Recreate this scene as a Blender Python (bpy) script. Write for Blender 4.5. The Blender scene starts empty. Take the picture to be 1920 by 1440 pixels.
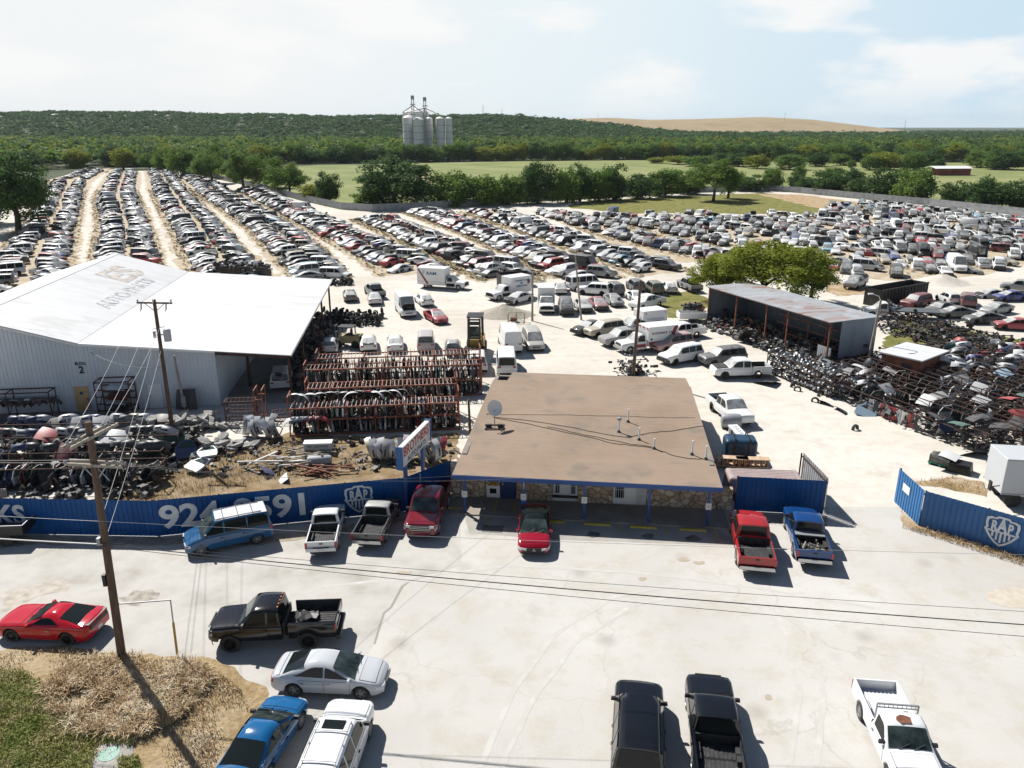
import bpy, math, random
import numpy as np
from mathutils import Vector, Matrix, noise as mnoise
R = math.radians
random.seed(7)
scene = bpy.context.scene
COL = scene.collection
PITCH = R(18.36); FOC = 1461.0; CAMH = 23.0

def G(px, py, z=0.0):
    """world point at height z seen at pixel (px,py) of the 1920x1440 photograph"""
    u = (px-960)/FOC; v = (720-py)/FOC
    d = (u, math.cos(PITCH)+v*math.sin(PITCH), -math.sin(PITCH)+v*math.cos(PITCH))
    t = (z-CAMH)/d[2]
    return Vector((d[0]*t, d[1]*t, z))

def link(o, parent=None):
    COL.objects.link(o)
    if parent is not None: o.parent = parent
    return o
def tag(o, label=None, cat=None, group=None, kind=None):
    if label: o['label'] = label
    if cat: o['category'] = cat
    if group: o['group'] = group
    if kind: o['kind'] = kind
    return o
def empty(name, loc=(0, 0, 0), rz=0.0, label=None, cat=None, group=None):
    o = bpy.data.objects.new(name, None); link(o)
    o.empty_display_size = 0.3
    o.location = loc; o.rotation_euler = (0, 0, rz)
    return tag(o, label, cat, group)
def dup(root, loc=None, rz=None, label=None, group=None, color=None, scale=None):
    r = root.copy(); link(r)
    if loc is not None: r.location = loc
    if rz is not None: r.rotation_euler = (0, 0, rz)
    if scale is not None: r.scale = scale
    if label: r['label'] = label
    if group: r['group'] = group
    if color is not None: r.color = color
    for ch in root.children:
        c = ch.copy(); link(c, r)
        if color is not None: c.color = color
        for g in ch.children:
            d = g.copy(); link(d, c)
            if color is not None: d.color = color
    return r

class MB:
    def __init__(self): self.v = []; self.f = []; self.m = []
    def vert(self, p): self.v.append(tuple(p)); return len(self.v)-1
    def face(self, idx, m=0): self.f.append(tuple(idx)); self.m.append(m)
    def poly(self, pts, m=0):
        n = len(self.v); self.v.extend(tuple(p) for p in pts); self.face(range(n, n+len(pts)), m)
    def grid(self, rows, m=0, closed=False, flip=False):
        n = len(self.v); w = len(rows[0])
        for r in rows: self.v.extend(tuple(p) for p in r)
        for i in range(len(rows)-1):
            for j in range(w if closed else w-1):
                a = n+i*w+j; b = n+i*w+(j+1) % w; c = b+w; d = a+w
                mm = m(i, j) if callable(m) else m
                self.face((d, c, b, a) if flip else (a, b, c, d), mm)
        return n
    def box(self, c, s, m=0, M=None, taper=1.0):
        x, y, z = s[0]/2, s[1]/2, s[2]/2
        p = [Vector((sx*x*(taper if sz > 0 else 1), sy*y*(taper if sz > 0 else 1), sz*z)) for sz in (-1, 1) for sy in (-1, 1) for sx in (-1, 1)]
        c = Vector(c)
        p = [(M @ q + c) if M is not None else q+c for q in p]
        n = len(self.v); self.v.extend(tuple(q) for q in p)
        for q in ((0, 2, 3, 1), (4, 5, 7, 6), (0, 1, 5, 4), (2, 6, 7, 3), (0, 4, 6, 2), (1, 3, 7, 5)):
            self.face([n+k for k in q], m)
    def bar(self, a, b, w, h=None, m=0):
        """square bar from a to b"""
        a = Vector(a); b = Vector(b); h = h or w
        d = (b-a); L = d.length
        if L < 1e-6: return
        d /= L
        up = Vector((0, 0, 1)) if abs(d.z) < 0.95 else Vector((0, 1, 0))
        s = d.cross(up).normalized(); u = s.cross(d)
        M = Matrix((s, d, u)).transposed()
        self.box((a+b)/2, (w, L, h), m, M)
    def tube(self, pts, r, n=6, m=0, cap=True):
        pts = [Vector(p) for p in pts]; rows = []
        rr = r if isinstance(r, (list, tuple)) else [r]*len(pts)
        for i, p in enumerate(pts):
            d = (pts[min(i+1, len(pts)-1)]-pts[max(i-1, 0)]).normalized()
            up = Vector((0, 0, 1)) if abs(d.z) < 0.9 else Vector((1, 0, 0))
            s = d.cross(up).normalized(); u = s.cross(d)
            rows.append([p+(s*math.cos(t)+u*math.sin(t))*rr[i] for t in [2*math.pi*k/n for k in range(n)]])
        n0 = self.grid(rows, m, closed=True, flip=True)
        if cap:
            self.face([n0+k for k in range(n)], m)
            self.face([n0+(len(pts)-1)*n+k for k in reversed(range(n))], m)
    def lathe(self, prof, n=16, m=0, axis='z', c=(0, 0, 0)):
        """prof: list of (r, h)"""
        rows = []
        for r, h in prof:
            row = []
            for k in range(n):
                t = 2*math.pi*k/n; a, b = r*math.cos(t), r*math.sin(t)
                row.append((c[0]+a, c[1]+b, c[2]+h) if axis == 'z' else ((c[0]+b, c[1]+h, c[2]+a) if axis == 'y' else (c[0]+h, c[1]+a, c[2]+b)))
            rows.append(row)
        return self.grid(rows, m, closed=True)
    def build(self, name, mats, parent=None, smooth=None, loc=None, rz=None):
        me = bpy.data.meshes.new(name)
        me.from_pydata(self.v, [], self.f)
        mats = mats if isinstance(mats, (list, tuple)) else [mats]
        for mt in mats: me.materials.append(mt)
        if len(mats) > 1: me.polygons.foreach_set('material_index', self.m)
        if smooth:
            me.polygons.foreach_set('use_smooth', [True]*len(self.f))
            me.set_sharp_from_angle(angle=R(smooth))
        me.update()
        o = bpy.data.objects.new(name, me); link(o, parent)
        if loc is not None: o.location = loc
        if rz is not None: o.rotation_euler = (0, 0, rz)
        return o

# ------------------------------------------------------------------ materials
def mat(name, col=(0.5, 0.5, 0.5), rough=0.6, metal=0.0, coat=0.0, spec=0.5):
    m = bpy.data.materials.new(name); m.use_nodes = True
    b = m.node_tree.nodes['Principled BSDF']
    b.inputs['Base Color'].default_value = (*col, 1); b.inputs['Roughness'].default_value = rough
    b.inputs['Metallic'].default_value = metal; b.inputs['Coat Weight'].default_value = coat
    b.inputs['Specular IOR Level'].default_value = spec
    return m
class NT:
    def __init__(self, m): self.m = m; self.t = m.node_tree; self.b = self.t.nodes.get('Principled BSDF')
    def n(self, typ, **kw):
        o = self.t.nodes.new(typ)
        for k, v in kw.items():
            if k.startswith('i_'):
                key = k[2:].replace('_', ' ')
                o.inputs[key].default_value = v
            else: setattr(o, k, v)
        return o
    def l(self, a, b): self.t.links.new(a, b)
    def coord(self, kind='Object', scale=(1, 1, 1), rot=(0, 0, 0)):
        c = self.n('ShaderNodeTexCoord'); mp = self.n('ShaderNodeMapping')
        mp.inputs['Scale'].default_value = scale; mp.inputs['Rotation'].default_value = rot
        self.l(c.outputs[kind], mp.inputs['Vector']); return mp.outputs[0]
    def noise(self, vec, scale=1.0, detail=6.0, rough=0.55):
        o = self.n('ShaderNodeTexNoise'); o.inputs['Scale'].default_value = scale
        o.inputs['Detail'].default_value = detail; o.inputs['Roughness'].default_value = rough
        self.l(vec, o.inputs['Vector']); return o.outputs['Fac']
    def ramp(self, fac, stops, interp='LINEAR'):
        o = self.n('ShaderNodeValToRGB'); o.color_ramp.interpolation = interp
        e = o.color_ramp.elements
        while len(e) < len(stops): e.new(0.5)
        for k, (p, c) in enumerate(stops):
            e[k].position = p; e[k].color = (*c, 1) if len(c) == 3 else c
        self.l(fac, o.inputs['Fac']); return o.outputs['Color']
    def mix(self, fac, a, b, mode='MIX'):
        o = self.n('ShaderNodeMix', data_type='RGBA', blend_type=mode)
        for sock, val in ((o.inputs[0], fac), (o.inputs[6], a), (o.inputs[7], b)):
            if hasattr(val, 'links') or hasattr(val, 'is_output'): self.l(val, sock)
            elif isinstance(val, (int, float)): sock.default_value = val
            else: sock.default_value = (*val, 1)
        return o.outputs[2]
    def math(self, op, a, b=0.0):
        o = self.n('ShaderNodeMath', operation=op)
        for s, v in ((o.inputs[0], a), (o.inputs[1], b)):
            if isinstance(v, (int, float)): s.default_value = v
            else: self.l(v, s)
        return o.outputs[0]
    def base(self, c): self.l(c, self.b.inputs['Base Color'])
    def bump(self, h, strength=0.3, dist=0.05):
        o = self.n('ShaderNodeBump'); o.inputs['Strength'].default_value = strength; o.inputs['Distance'].default_value = dist
        self.l(h, o.inputs['Height']); self.l(o.outputs[0], self.b.inputs['Normal'])
def noisy(name, stops, scale=1.0, rough=0.8, detail=6, metal=0.0, bump=0.0, kind='Object', sc=(1, 1, 1), dist=0.05):
    m = mat(name, rough=rough, metal=metal); t = NT(m); v = t.coord(kind, sc)
    f = t.noise(v, scale, detail); t.base(t.ramp(f, stops))
    if bump: t.bump(f, bump, dist)
    return m

M = {}
def paint(name, rough, dust, coat=0.6, flat=False):
    """paint in the object's own colour, with road dust lying on it"""
    m = mat(name, rough=rough, coat=coat); t = NT(m)
    oi = t.n('ShaderNodeObjectInfo'); v = t.coord('Object')
    c = oi.outputs['Color']
    if dust > 0:
        f = t.noise(v, 2.2, 5); r = t.ramp(f, [(0.30, (0, 0, 0)), (0.72, (1, 1, 1))])
        geo = t.n('ShaderNodeNewGeometry'); sx = t.n('ShaderNodeSeparateXYZ'); t.l(geo.outputs['Normal'], sx.inputs[0])
        up = t.math('MAXIMUM', sx.outputs[2], 0.12)
        fac = t.math('MULTIPLY', t.math('MULTIPLY', r, up), dust)
        c = t.mix(fac, c, (0.50, 0.47, 0.42))
        rr = t.math('ADD', t.math('MULTIPLY', fac, 0.5), rough); t.l(rr, t.b.inputs['Roughness'])
        t.b.inputs['Coat Weight'].default_value = coat*0.4
    t.base(c); t.b.inputs['Coat Roughness'].default_value = 0.06
    return m
M['paint'] = paint('car_paint', 0.12, 0.0, 0.35)
M['paint_part'] = paint('weathered_panel', 0.45, 0.22, 0.2)
M['paint_dusty'] = paint('dusty_paint', 0.34, 0.42, 0.35)
M['glass'] = mat('dark_glass', (0.010, 0.014, 0.014), 0.05, spec=0.28)
g = M['glass_dusty'] = mat('dusty_glass', (0.05, 0.06, 0.06), 0.2); t = NT(g)
f = t.noise(t.coord('Object'), 1.6, 4); geo = t.n('ShaderNodeNewGeometry'); sx = t.n('ShaderNodeSeparateXYZ'); t.l(geo.outputs['Normal'], sx.inputs[0])
d = t.math('MULTIPLY', t.math('MAXIMUM', t.math('SUBTRACT', sx.outputs[2], 0.12), 0.0), t.ramp(f, [(0.25, (0.35,)*3), (0.65, (1.5,)*3)]))
t.base(t.mix(d, (0.02, 0.026, 0.026), (0.46, 0.47, 0.46))); t.l(t.math('ADD', t.math('MULTIPLY', d, 0.6), 0.12), g.node_tree.nodes['Principled BSDF'].inputs['Roughness'])
M['windscreen'] = noisy('windscreen', [(0.35, (0.012, 0.018, 0.018)), (0.62, (0.055, 0.075, 0.072))], 1.4, 0.05, 3)  # paler blotches in the colour imitate dashboard reflections in the glass
M['black'] = mat('black_trim', (0.016, 0.016, 0.017), 0.5)
M['under'] = mat('dark_underbody', (0.012, 0.012, 0.012), 0.9)
M['rubber'] = noisy('tyre_rubber', [(0.3, (0.014, 0.014, 0.014)), (0.7, (0.05, 0.048, 0.045))], 3, 0.85)
M['alloy'] = mat('alloy_rim', (0.36, 0.365, 0.37), 0.42, 0.6)
M['darkrim'] = mat('dark_rim', (0.03, 0.03, 0.032), 0.35, 0.6)
M['chrome'] = mat('chrome', (0.42, 0.43, 0.44), 0.22, 1.0)
M['lamp'] = mat('headlamp_lens', (0.62, 0.64, 0.64), 0.12, 0.0, 0.5)
M['red_lens'] = mat('red_lamp_lens', (0.40, 0.012, 0.012), 0.2, coat=0.5)
M['amber'] = mat('amber_lens', (0.6, 0.2, 0.02), 0.2)
M['plate'] = mat('plate_white', (0.7, 0.7, 0.68), 0.5)
M['guts'] = noisy('engine_bay', [(0.35, (0.010, 0.010, 0.010)), (0.55, (0.05, 0.048, 0.045)), (0.75, (0.22, 0.21, 0.2))], 5, 0.8)
M['liner'] = noisy('bed_liner', [(0.35, (0.02, 0.02, 0.02)), (0.7, (0.05, 0.05, 0.05))], 4, 0.75)
M['seat'] = mat('seat_cloth', (0.15, 0.14, 0.13), 0.9)
M['rustspot'] = noisy('rust', [(0.3, (0.09, 0.03, 0.016)), (0.7, (0.26, 0.10, 0.05))], 4, 0.9)
# ------------------------------------------------------------------ vehicles (x forward, y left, z up, origin on the ground)
def interp(pts, x):
    if x <= pts[0][0]: return pts[0][1]
    for (a, b), (c, d) in zip(pts, pts[1:]):
        if x <= c: return b+(d-b)*(x-a)/(c-a) if c > a else d
    return pts[-1][1]
def lin(a, b, n): return [a+(b-a)*k/(n-1) for k in range(n)]

class Car:
    """lofted vehicle shell: lower body with wheel arches, greenhouse, glass, wheels"""
    def __init__(s, L, W, belt, H, top, gh, wheels, r, sill=0.27, wtop=0.74, nose=0.62, tail=0.72, hi=True, track=None,
                 flare=0.0, plan_f=(0.55, 0.74), plan_r=(0.40, 0.80), body_x0=None, crown=0.045, round_r=0.10, wbelt=0.95):
        s.L, s.W, s.belt, s.H, s.top, s.gh, s.wheels, s.r, s.sill, s.hi, s.lo = L, W, belt, H, top, gh, wheels, r, sill, hi is True, hi == 'lo'
        s.hw = W/2; s.wtop = wtop*W/2; s.wbelt = wbelt*W/2; s.nose, s.tail = nose, tail
        s.R = r+0.07; s.pf, s.pr = plan_f, plan_r; s.x0 = -L/2 if body_x0 is None else body_x0; s.crown = crown; s.rr = round_r
        s.flat_tail = body_x0 is not None
    def hwx(s, x):
        w = s.hw; xf = s.L/2; d, k = s.pf
        if x > xf-d: q = (x-(xf-d))/d; w *= 1-(1-k)*q*q
        if not s.flat_tail:
            d, k = s.pr
            if x < s.x0+d: q = ((s.x0+d)-x)/d; w *= 1-(1-k)*q*q
        return w
    def ztop(s, x): return interp(s.top, x)
    def zlow(s, x):
        z = s.sill; xf = s.L/2
        if x > xf-0.5: z += 0.10*((x-xf+0.5)/0.5)**2
        if not s.flat_tail and x < s.x0+0.5: z += 0.14*((s.x0+0.5-x)/0.5)**2
        for xw in s.wheels:
            d = abs(x-xw)
            if d < s.R: z = max(z, s.r+math.sqrt(max(s.R**2-d*d, 0)))
        return z
    def side_y(s, x, z):
        w = s.hwx(x); zt = s.ztop(x)
        t = (z-s.sill)/max(zt-s.sill, 0.1)
        return w*interp([(0, 0.955), (0.25, 0.985), (0.55, 1.0), (0.8, 0.985), (0.93, 0.955), (1.0, 0.90)], t)
    def stations(s):
        xs = {s.x0, s.L/2}
        n = 26 if s.hi else (3 if s.lo else 9)
        for k in range(n+1): xs.add(s.x0+(s.L/2-s.x0)*k/n)
        for e in (0.04, 0.1, 0.2, 0.32) if s.hi else (0.12,):
            xs.add(s.L/2-e)
            if not s.flat_tail: xs.add(s.x0+e)
        for xw in s.wheels:
            k = 12 if s.hi else (2 if s.lo else 4)
            for q in range(k+1):
                x = xw-s.R*math.cos(math.pi*q/k)
                if s.x0 < x < s.L/2: xs.add(x)
        for p in s.top:
            if s.x0 < p[0] < s.L/2: xs.add(p[0])
        out = []
        for x in sorted(xs):
            if not out or x-out[-1] > 0.012: out.append(x)
        return out
    def ring(s, x):
        zl = s.zlow(x); zt = s.ztop(x); w = s.hwx(x)
        P = [(s.hw-0.30, zl), (s.side_y(x, s.sill)-0.02, zl)]
        for t in ((0.02, 0.3, 0.6, 0.82, 0.94) if s.hi else ((0.6,) if s.lo else (0.02, 0.5, 0.88))):
            z = zl+(zt-zl)*t; P.append((s.side_y(x, z), z))
        P += [(w*0.90, zt-0.004), (w*0.5, zt+s.crown*0.75), (0, zt+s.crown)] if s.lo else [(w*0.90, zt-0.004), (w*0.72, zt+s.crown*0.45), (w*0.38, zt+s.crown*0.85), (0, zt+s.crown)]
        return P
    def body(s, mb, hoodcut=None):
        rows = []
        for x in s.stations():
            P = s.ring(x)
            rows.append([(x, -y, z) for y, z in P]+[(x, y, z) for y, z in reversed(P[:-1])])
        n = mb.grid(rows, 0)
        w = len(rows[0])
        mb.face([n+k for k in range(w)], 0)
        b = n+(len(rows)-1)*w; mb.face([b+k for k in reversed(range(w))], 0)
        # dark underbody
        mb.box((( s.x0+s.L/2)/2, 0, (s.sill+0.62)/2), (s.L/2-s.x0-0.3, s.W-0.62, 0.62-s.sill+0.06), 1)
    # greenhouse: gh = [(x_rear_base), (x_roof_rear), (x_roof_front), (x_wind_base)]
    def roof(s, x):
        a, b, c, d = s.gh
        zb0, zb1 = s.ztop(a), s.ztop(d)
        if x <= b: q = (x-a)/(b-a) if b > a else 1; return zb0+(s.H-s.hr(b)-zb0)*(q if q < 0.85 else q)
        if x >= c: q = (d-x)/(d-c); return zb1+(s.H-s.hr(c)-zb1)*q
        return s.H-s.hr(x)
    def hr(s, x):
        a, b, c, d = s.gh; m = (b+c)/2; h = max((c-b)/2, 0.1)
        return (0.085 if s.rr > 0.15 else 0.045)*((x-m)/h)**2
    def gy(s, x, z):
        q = (z-s.belt)/(s.H-s.belt); w = min(s.hwx(x)/s.hw, 1.0)
        return (s.wbelt*w*0.985)+(s.wtop-s.wbelt*w*0.985)*max(q, 0)
    def greenhouse(s, mb, m=0):
        a, b, c, d = s.gh
        k = 6 if s.hi else (2 if s.lo else 3)
        xs = lin(a, b, k) if b-a > 0.02 else [a, b+0.001]
        xs += lin(b, c, 7 if s.hi else (2 if s.lo else 3))[1:]+lin(c, d, k)[1:]
        rows = []
        for x in xs:
            zr = s.roof(x); zb = min(s.ztop(x)-0.02, zr-0.01); yr = s.gy(x, zr)
            e = min(s.rr, max(zr-zb, 0.01)*0.5)
            P = [(s.gy(x, zb), zb), (s.gy(x, zr-e), zr-e), (yr-e*0.25, zr-e*0.35), (yr-e*0.8, zr), (yr*0.5, zr+0.022), (0, zr+0.03)]
            rows.append([(x, -y, z) for y, z in P]+[(x, y, z) for y, z in reversed(P[:-1])])
        n = mb.grid(rows, m); w = len(rows[0])
        mb.face([n+q for q in range(w)], m); e = n+(len(rows)-1)*w; mb.face([e+q for q in reversed(range(w))], m)
    def sidewin(s, mb, x0, x1, side, off=0.012, zlo=0.03, top=0.085, lean0=0.0, lean1=0.0, m=0):
        a, b, c, d = s.gh; bot, tp = [], []
        for x in lin(x0, x1, 7 if s.hi else (3 if s.lo else 4)):
            zb = s.ztop(x)+zlo; xt = x
            zt = min(s.roof(xt)-top, s.H-top-0.02); zt = max(zt, zb+0.012)
            bot.append((x, side*(s.gy(x, zb)+off), zb)); tp.append((xt, side*(s.gy(xt, zt)+off), zt))
        q = (x1-x0)
        tp = [(p[0]+lean0*(1-(p[0]-x0)/q)+lean1*(p[0]-x0)/q, p[1], p[2]) for p in tp]
        mb.grid([bot, tp], m, flip=(side < 0))
        inn = [(p[0], p[1]-side*0.02, p[2]) for p in bot], [(p[0], p[1]-side*0.02, p[2]) for p in tp]
        mb.grid([tp, inn[1]], m, flip=(side < 0)); mb.grid([inn[0], bot], m, flip=(side < 0))
    def endglass(s, mb, front=True, t0=0.06, t1=0.94, k=0.90, off=0.016, m=0):
        a, b, c, d = s.gh
        xa, xb = (d, c) if front else (a, b)
        zb = s.ztop(xa); zt = s.H-s.hr(xb)
        nx, nz = (zt-zb), abs(xa-xb); l = math.hypot(nx, nz); nx, nz = nx/l*(1 if front else -1), nz/l
        rows = []
        for t in (t0, (t0+t1)/2, t1):
            x = xa+(xb-xa)*t; z = zb+(zt-zb)*t; y = s.gy(x, z)*k
            rows.append([(x+nx*off, u*y, z+nz*off+0.03*(1-u*u)*0.9) for u in (-1, -0.6, 0, 0.6, 1)])
        mb.grid(rows, m, flip=not front)
        # rim closing the pane to the shell
        e = [[(p[0]-nx*0.03, p[1], p[2]-nz*0.03) for p in r] for r in rows]
        mb.grid([e[0], rows[0]], m, flip=not front); mb.grid([rows[2], e[2]], m, flip=not front)
    def patch(s, mb, x0, x1, z0, z1, side, off, m=0, n=6, nz=4, curve=None):
        rows = []
        for z in lin(z0, z1, nz):
            rows.append([(x, side*(s.side_y(x, max(z, s.zlow(x)+0.03))+off), max(z, s.zlow(x)+0.03)) for x in lin(x0, x1, n)])
        mb.grid(rows, m, flip=(side < 0))

WHEELS = {}
def wheel_meshes(kind, r, w):
    key = (kind, round(r, 2), round(w, 2))
    if key in WHEELS: return WHEELS[key]
    n = 24 if kind != 'low' else 10
    t = MB(); a = r*0.66
    t.lathe([(a, -w/2), (r*0.93, -w/2), (r, -w/2+0.035), (r, w/2-0.035), (r*0.93, w/2), (a, w/2), (a, -w/2)], n, 0, 'y')
    m = bpy.data.meshes.new('tyre'); m.from_pydata(t.v, [], t.f); m.materials.append(M['rubber'])
    m.polygons.foreach_set('use_smooth', [True]*len(t.f)); m.set_sharp_from_angle(angle=R(40))
    k = MB(); a *= 1.0
    k.lathe([(a, w/2-0.01), (a*0.93, w/2+0.005), (a*0.86, w/2-0.05)], n, 0, 'y')
    k.lathe([(a*0.97, w/2-0.09), (0.01, w/2-0.09)], n, 1, 'y')
    if kind == 'low': k.lathe([(a*0.85, w/2-0.05), (0.01, w/2-0.02)], n, 0, 'y')
    elif kind in ('alloy', 'dark'):
        for q in range(5 if kind == 'alloy' else 6):
            th = 2*math.pi*q/(5 if kind == 'alloy' else 6)
            d = Vector((math.cos(th), 0, math.sin(th))); s_ = Vector((-math.sin(th), 0, math.cos(th)))
            for sg in (-1, 1):
                p0 = d*0.05+s_*sg*0.02; p1 = d*a*0.9+s_*sg*a*0.2
                k.bar(p0+Vector((0, w/2-0.03, 0)), p1+Vector((0, w/2-0.025, 0)), 0.035, 0.03, 0)
        k.lathe([(0.07, w/2-0.04), (0.06, w/2-0.005), (0.005, w/2-0.002)], 10, 0, 'y')
    else:
        k.lathe([(a*0.86, w/2-0.05), (a*0.62, w/2-0.02), (a*0.42, w/2-0.03), (a*0.3, w/2-0.0), (0.005, w/2+0.0)], n, 0, 'y')
    m2 = bpy.data.meshes.new('rim'); m2.from_pydata(k.v, [], k.f)
    m2.materials.append(M['darkrim'] if kind == 'dark' else M['alloy']); m2.materials.append(M['under'])
    m2.polygons.foreach_set('material_index', k.m); m2.polygons.foreach_set('use_smooth', [True]*len(k.f)); m2.set_sharp_from_angle(angle=R(35))
    WHEELS[key] = (m, m2); return m, m2
def add_wheels(root, car, kind='alloy', w=0.23, skip=(), turn=0.0, rims=True):
    tm, rm = wheel_meshes(kind, car.r, w)
    for i, xw in enumerate(car.wheels):
        for j, sg in enumerate((1, -1)):
            if (i, j) in skip: continue
            o = bpy.data.objects.new('wheel', tm); link(o, root)
            o.location = (xw, sg*(car.hw-w/2-0.025), car.r); o.rotation_euler = (0, 0, (0 if sg > 0 else math.pi)+(turn if xw > 0 else 0))
            if rims:
                k = bpy.data.objects.new('rim', rm); link(k, o)
def setcol(root, col):
    c = (*col, 1)
    for o in [root]+list(root.children_recursive): o.color = c

def mirror(root, x, y, z, m, side, s=1.0):
    b = MB(); b.box((0, side*0.13*s, 0.02), (0.11*s, 0.22*s, 0.14*s), 0, taper=0.85); b.box((0.0, side*0.02, -0.03), (0.05, 0.12, 0.05), 0)
    o = b.build('mirror', m, root, 30); o.location = (x, side*y, z); return o
def boxpart(root, name, c, s, m, taper=1.0, M_=None, label=None):
    b = MB(); b.box((0, 0, 0), s, 0, M_, taper); o = b.build(name, m, root); o.location = c
    if label: o['label'] = label
    return o

def lamp_patch(root, car, name, m, x0, x1, z0, z1, side, wrap=0.5, front=True):
    """a lamp that wraps round the corner of the body"""
    b = MB(); xe = car.L/2 if front else car.x0; sg = 1 if front else -1
    rows = []
    for z in (z0, z1):
        row = []
        for x in lin(x0, x1, 4): row.append((x, side*(car.side_y(x, z)+0.008), z))
        y1 = car.side_y(x1, z)
        for q in (0.75, wrap): row.append((xe+sg*0.012-(0 if q == wrap else sg*0.02), side*y1*q, z))
        rows.append(row)
    b.grid(rows, 0, flip=(side < 0) == front)
    back = [[(p[0]-sg*0.05, p[1]-side*0.05, p[2]) for p in r] for r in rows]
    b.grid([rows[1], back[1]], 0, flip=(side < 0) == front); b.grid([back[0], rows[0]], 0, flip=(side < 0) == front)
    return b.build(name, m, root)

def hero_car(name, car, col, pm, label, cat, loc, rz, wins, kind='alloy', rear=True, doors=(), roof_rails=False, sunroof=False,
             lights=True, trim='black', glassm='windscreen', wind_k=0.9, rear_k=0.88, rim_w=0.23, plate_f=False, plate_r=True, grille=None,
             mirrors=True, lampz=None, tailz=None, body_name='body', skip=(), turn=0.0, roof_mat=None, rear_t=(0.08, 0.92), badge=False, lamps_in=0.55):
    root = empty(name, loc, rz, label, cat)
    mb = MB(); car.body(mb)
    for (x0, x1) in doors:
        for sg in (1, -1): car.patch(mb, x0-0.012, x1+0.012, car.sill+0.12, car.belt-0.075, sg, 0.004, 1)
    lids = [('bonnet', car.gh[3]+0.14, car.L/2-0.34)]
    if not car.flat_tail and car.gh[0]-car.x0 > 0.35: lids.append(('boot_lid', car.x0+0.14, car.gh[0]-0.06))
    def lid(m2, x0, x1, k, off, m=0):
        m2.grid([[(x, y*car.hwx(x)*k, car.ztop(x)+car.crown*interp([(0, 1), (0.38, 0.85), (0.72, 0.45), (0.9, 0.0)], abs(y)*k)+off) for y in lin(-1, 1, 13)] for x in lin(x0, x1, 9)], m, flip=True)
    for nm, x0, x1 in lids: lid(mb, x0-0.02, x1+0.02, 0.835, 0.005, 1)
    mb.build(body_name, [pm, M['under']], root, 35)
    for nm, x0, x1 in lids:
        m2 = MB(); lid(m2, x0, x1, 0.815, 0.012); m2.build(nm, pm, root, 40)
    mb = MB(); car.greenhouse(mb); cab = mb.build('roof', roof_mat or pm, root, 38)
    for (x0, x1) in doors:
        for sg in (1, -1):
            mb = MB(); car.patch(mb, x0, x1, car.sill+0.13, car.belt-0.085, sg, 0.009)
            dd = mb.build('door', pm, root, 35)
            xh = x0+0.16; zz = car.belt-0.20
            h = MB(); h.box((xh, sg*(car.side_y(xh, zz)+0.025), zz), (0.16, 0.03, 0.035)); h.build('handle', M['black'] if trim == 'black' else M['chrome'], dd)
    for w in wins:
        for sg in (1, -1):
            mb = MB(); car.sidewin(mb, w[0], w[1], sg, lean0=w[2] if len(w) > 2 else 0, lean1=w[3] if len(w) > 3 else 0)
            mb.build('side_window', M['glass'], root, 30)
    mb = MB(); car.endglass(mb, True, k=wind_k); ws = mb.build('windshield', M[glassm], root, 30)
    wd = MB(); zz = car.ztop(car.gh[3])+0.05
    for yy in (0.12, -0.42):
        wd.bar((car.gh[3]+0.0, yy, zz+0.01), (car.gh[3]-0.16, yy+0.42, zz+0.14), 0.02)
    wd.build('wiper', M['black'], root)
    if rear:
        mb = MB(); car.endglass(mb, False, rear_t[0], rear_t[1], rear_k); mb.build('rear_window', M['glass'], root, 30)
    add_wheels(root, car, kind, rim_w, skip, turn)
    if mirrors:
        for sg in (1, -1): mirror(root, car.gh[3]-0.28, car.side_y(car.gh[3]-0.3, car.belt)-0.02, car.belt+(0.02 if car.rr > 0.15 else 0.08), pm if trim == 'paint' else M['black'], sg)
    if lights:
        lz = lampz or (car.ztop(car.L/2-0.1)-0.17, car.ztop(car.L/2-0.1)-0.02)
        tz = tailz or (car.ztop(car.x0+0.1)-0.24, car.ztop(car.x0+0.1)-0.06)
        for sg in (1, -1):
            lamp_patch(root, car, 'headlight', M['lamp'], car.L/2-0.30, car.L/2-0.03, lz[0], lz[1], sg, lamps_in)
            lamp_patch(root, car, 'taillight', M['red_lens'], car.x0+0.16, car.x0+0.02, tz[0], tz[1], sg, 0.62, False)
    if grille:
        z0, z1, ww, gm = grille
        b = MB(); xf = car.L/2
        b.box((xf+0.004, 0, (z0+z1)/2), (0.03, ww, z1-z0), 0)
        for k in range(3): b.box((xf+0.016, 0, z0+(z1-z0)*(k+0.5)/3), (0.03, ww*0.96, 0.02), 1)
        b.build('grille', [M['black'], gm], root)
    b = MB(); b.box((car.L/2-0.012, 0, car.sill+0.16), (0.03, car.W*0.62, 0.11)); b.build('air_intake', M['black'], root)
    if plate_r and not car.flat_tail: boxpart(root, 'licence_plate', (car.x0-0.012, 0, car.sill+0.30), (0.02, 0.32, 0.16), M['plate'])
    if plate_f: boxpart(root, 'licence_plate', (car.L/2+0.02, 0, car.sill+0.17), (0.02, 0.32, 0.16), M['plate'])
    if roof_rails:
        for sg in (1, -1):
            b = MB(); y = car.wtop*0.84; a, b2, c, d = car.gh
            b.tube([(x, sg*y, car.roof(min(max(x, b2), c))+0.07) for x in lin(b2+0.15, c-0.25, 6)], 0.018, 6)
            for x in lin(b2+0.15, c-0.25, 3): b.box((x, sg*y, car.roof(x)+0.035), (0.06, 0.03, 0.07))
            b.build('roof_rail', M['black'] if roof_rails == 'black' else M['chrome'], root)
    if sunroof:
        a, b2, c, d = car.gh
        boxpart(root, 'sunroof', (c-0.42, 0, car.roof(c-0.42)+0.032), (0.5, 0.82, 0.016), M['glass'])
    setcol(root, col)
    return root

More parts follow.
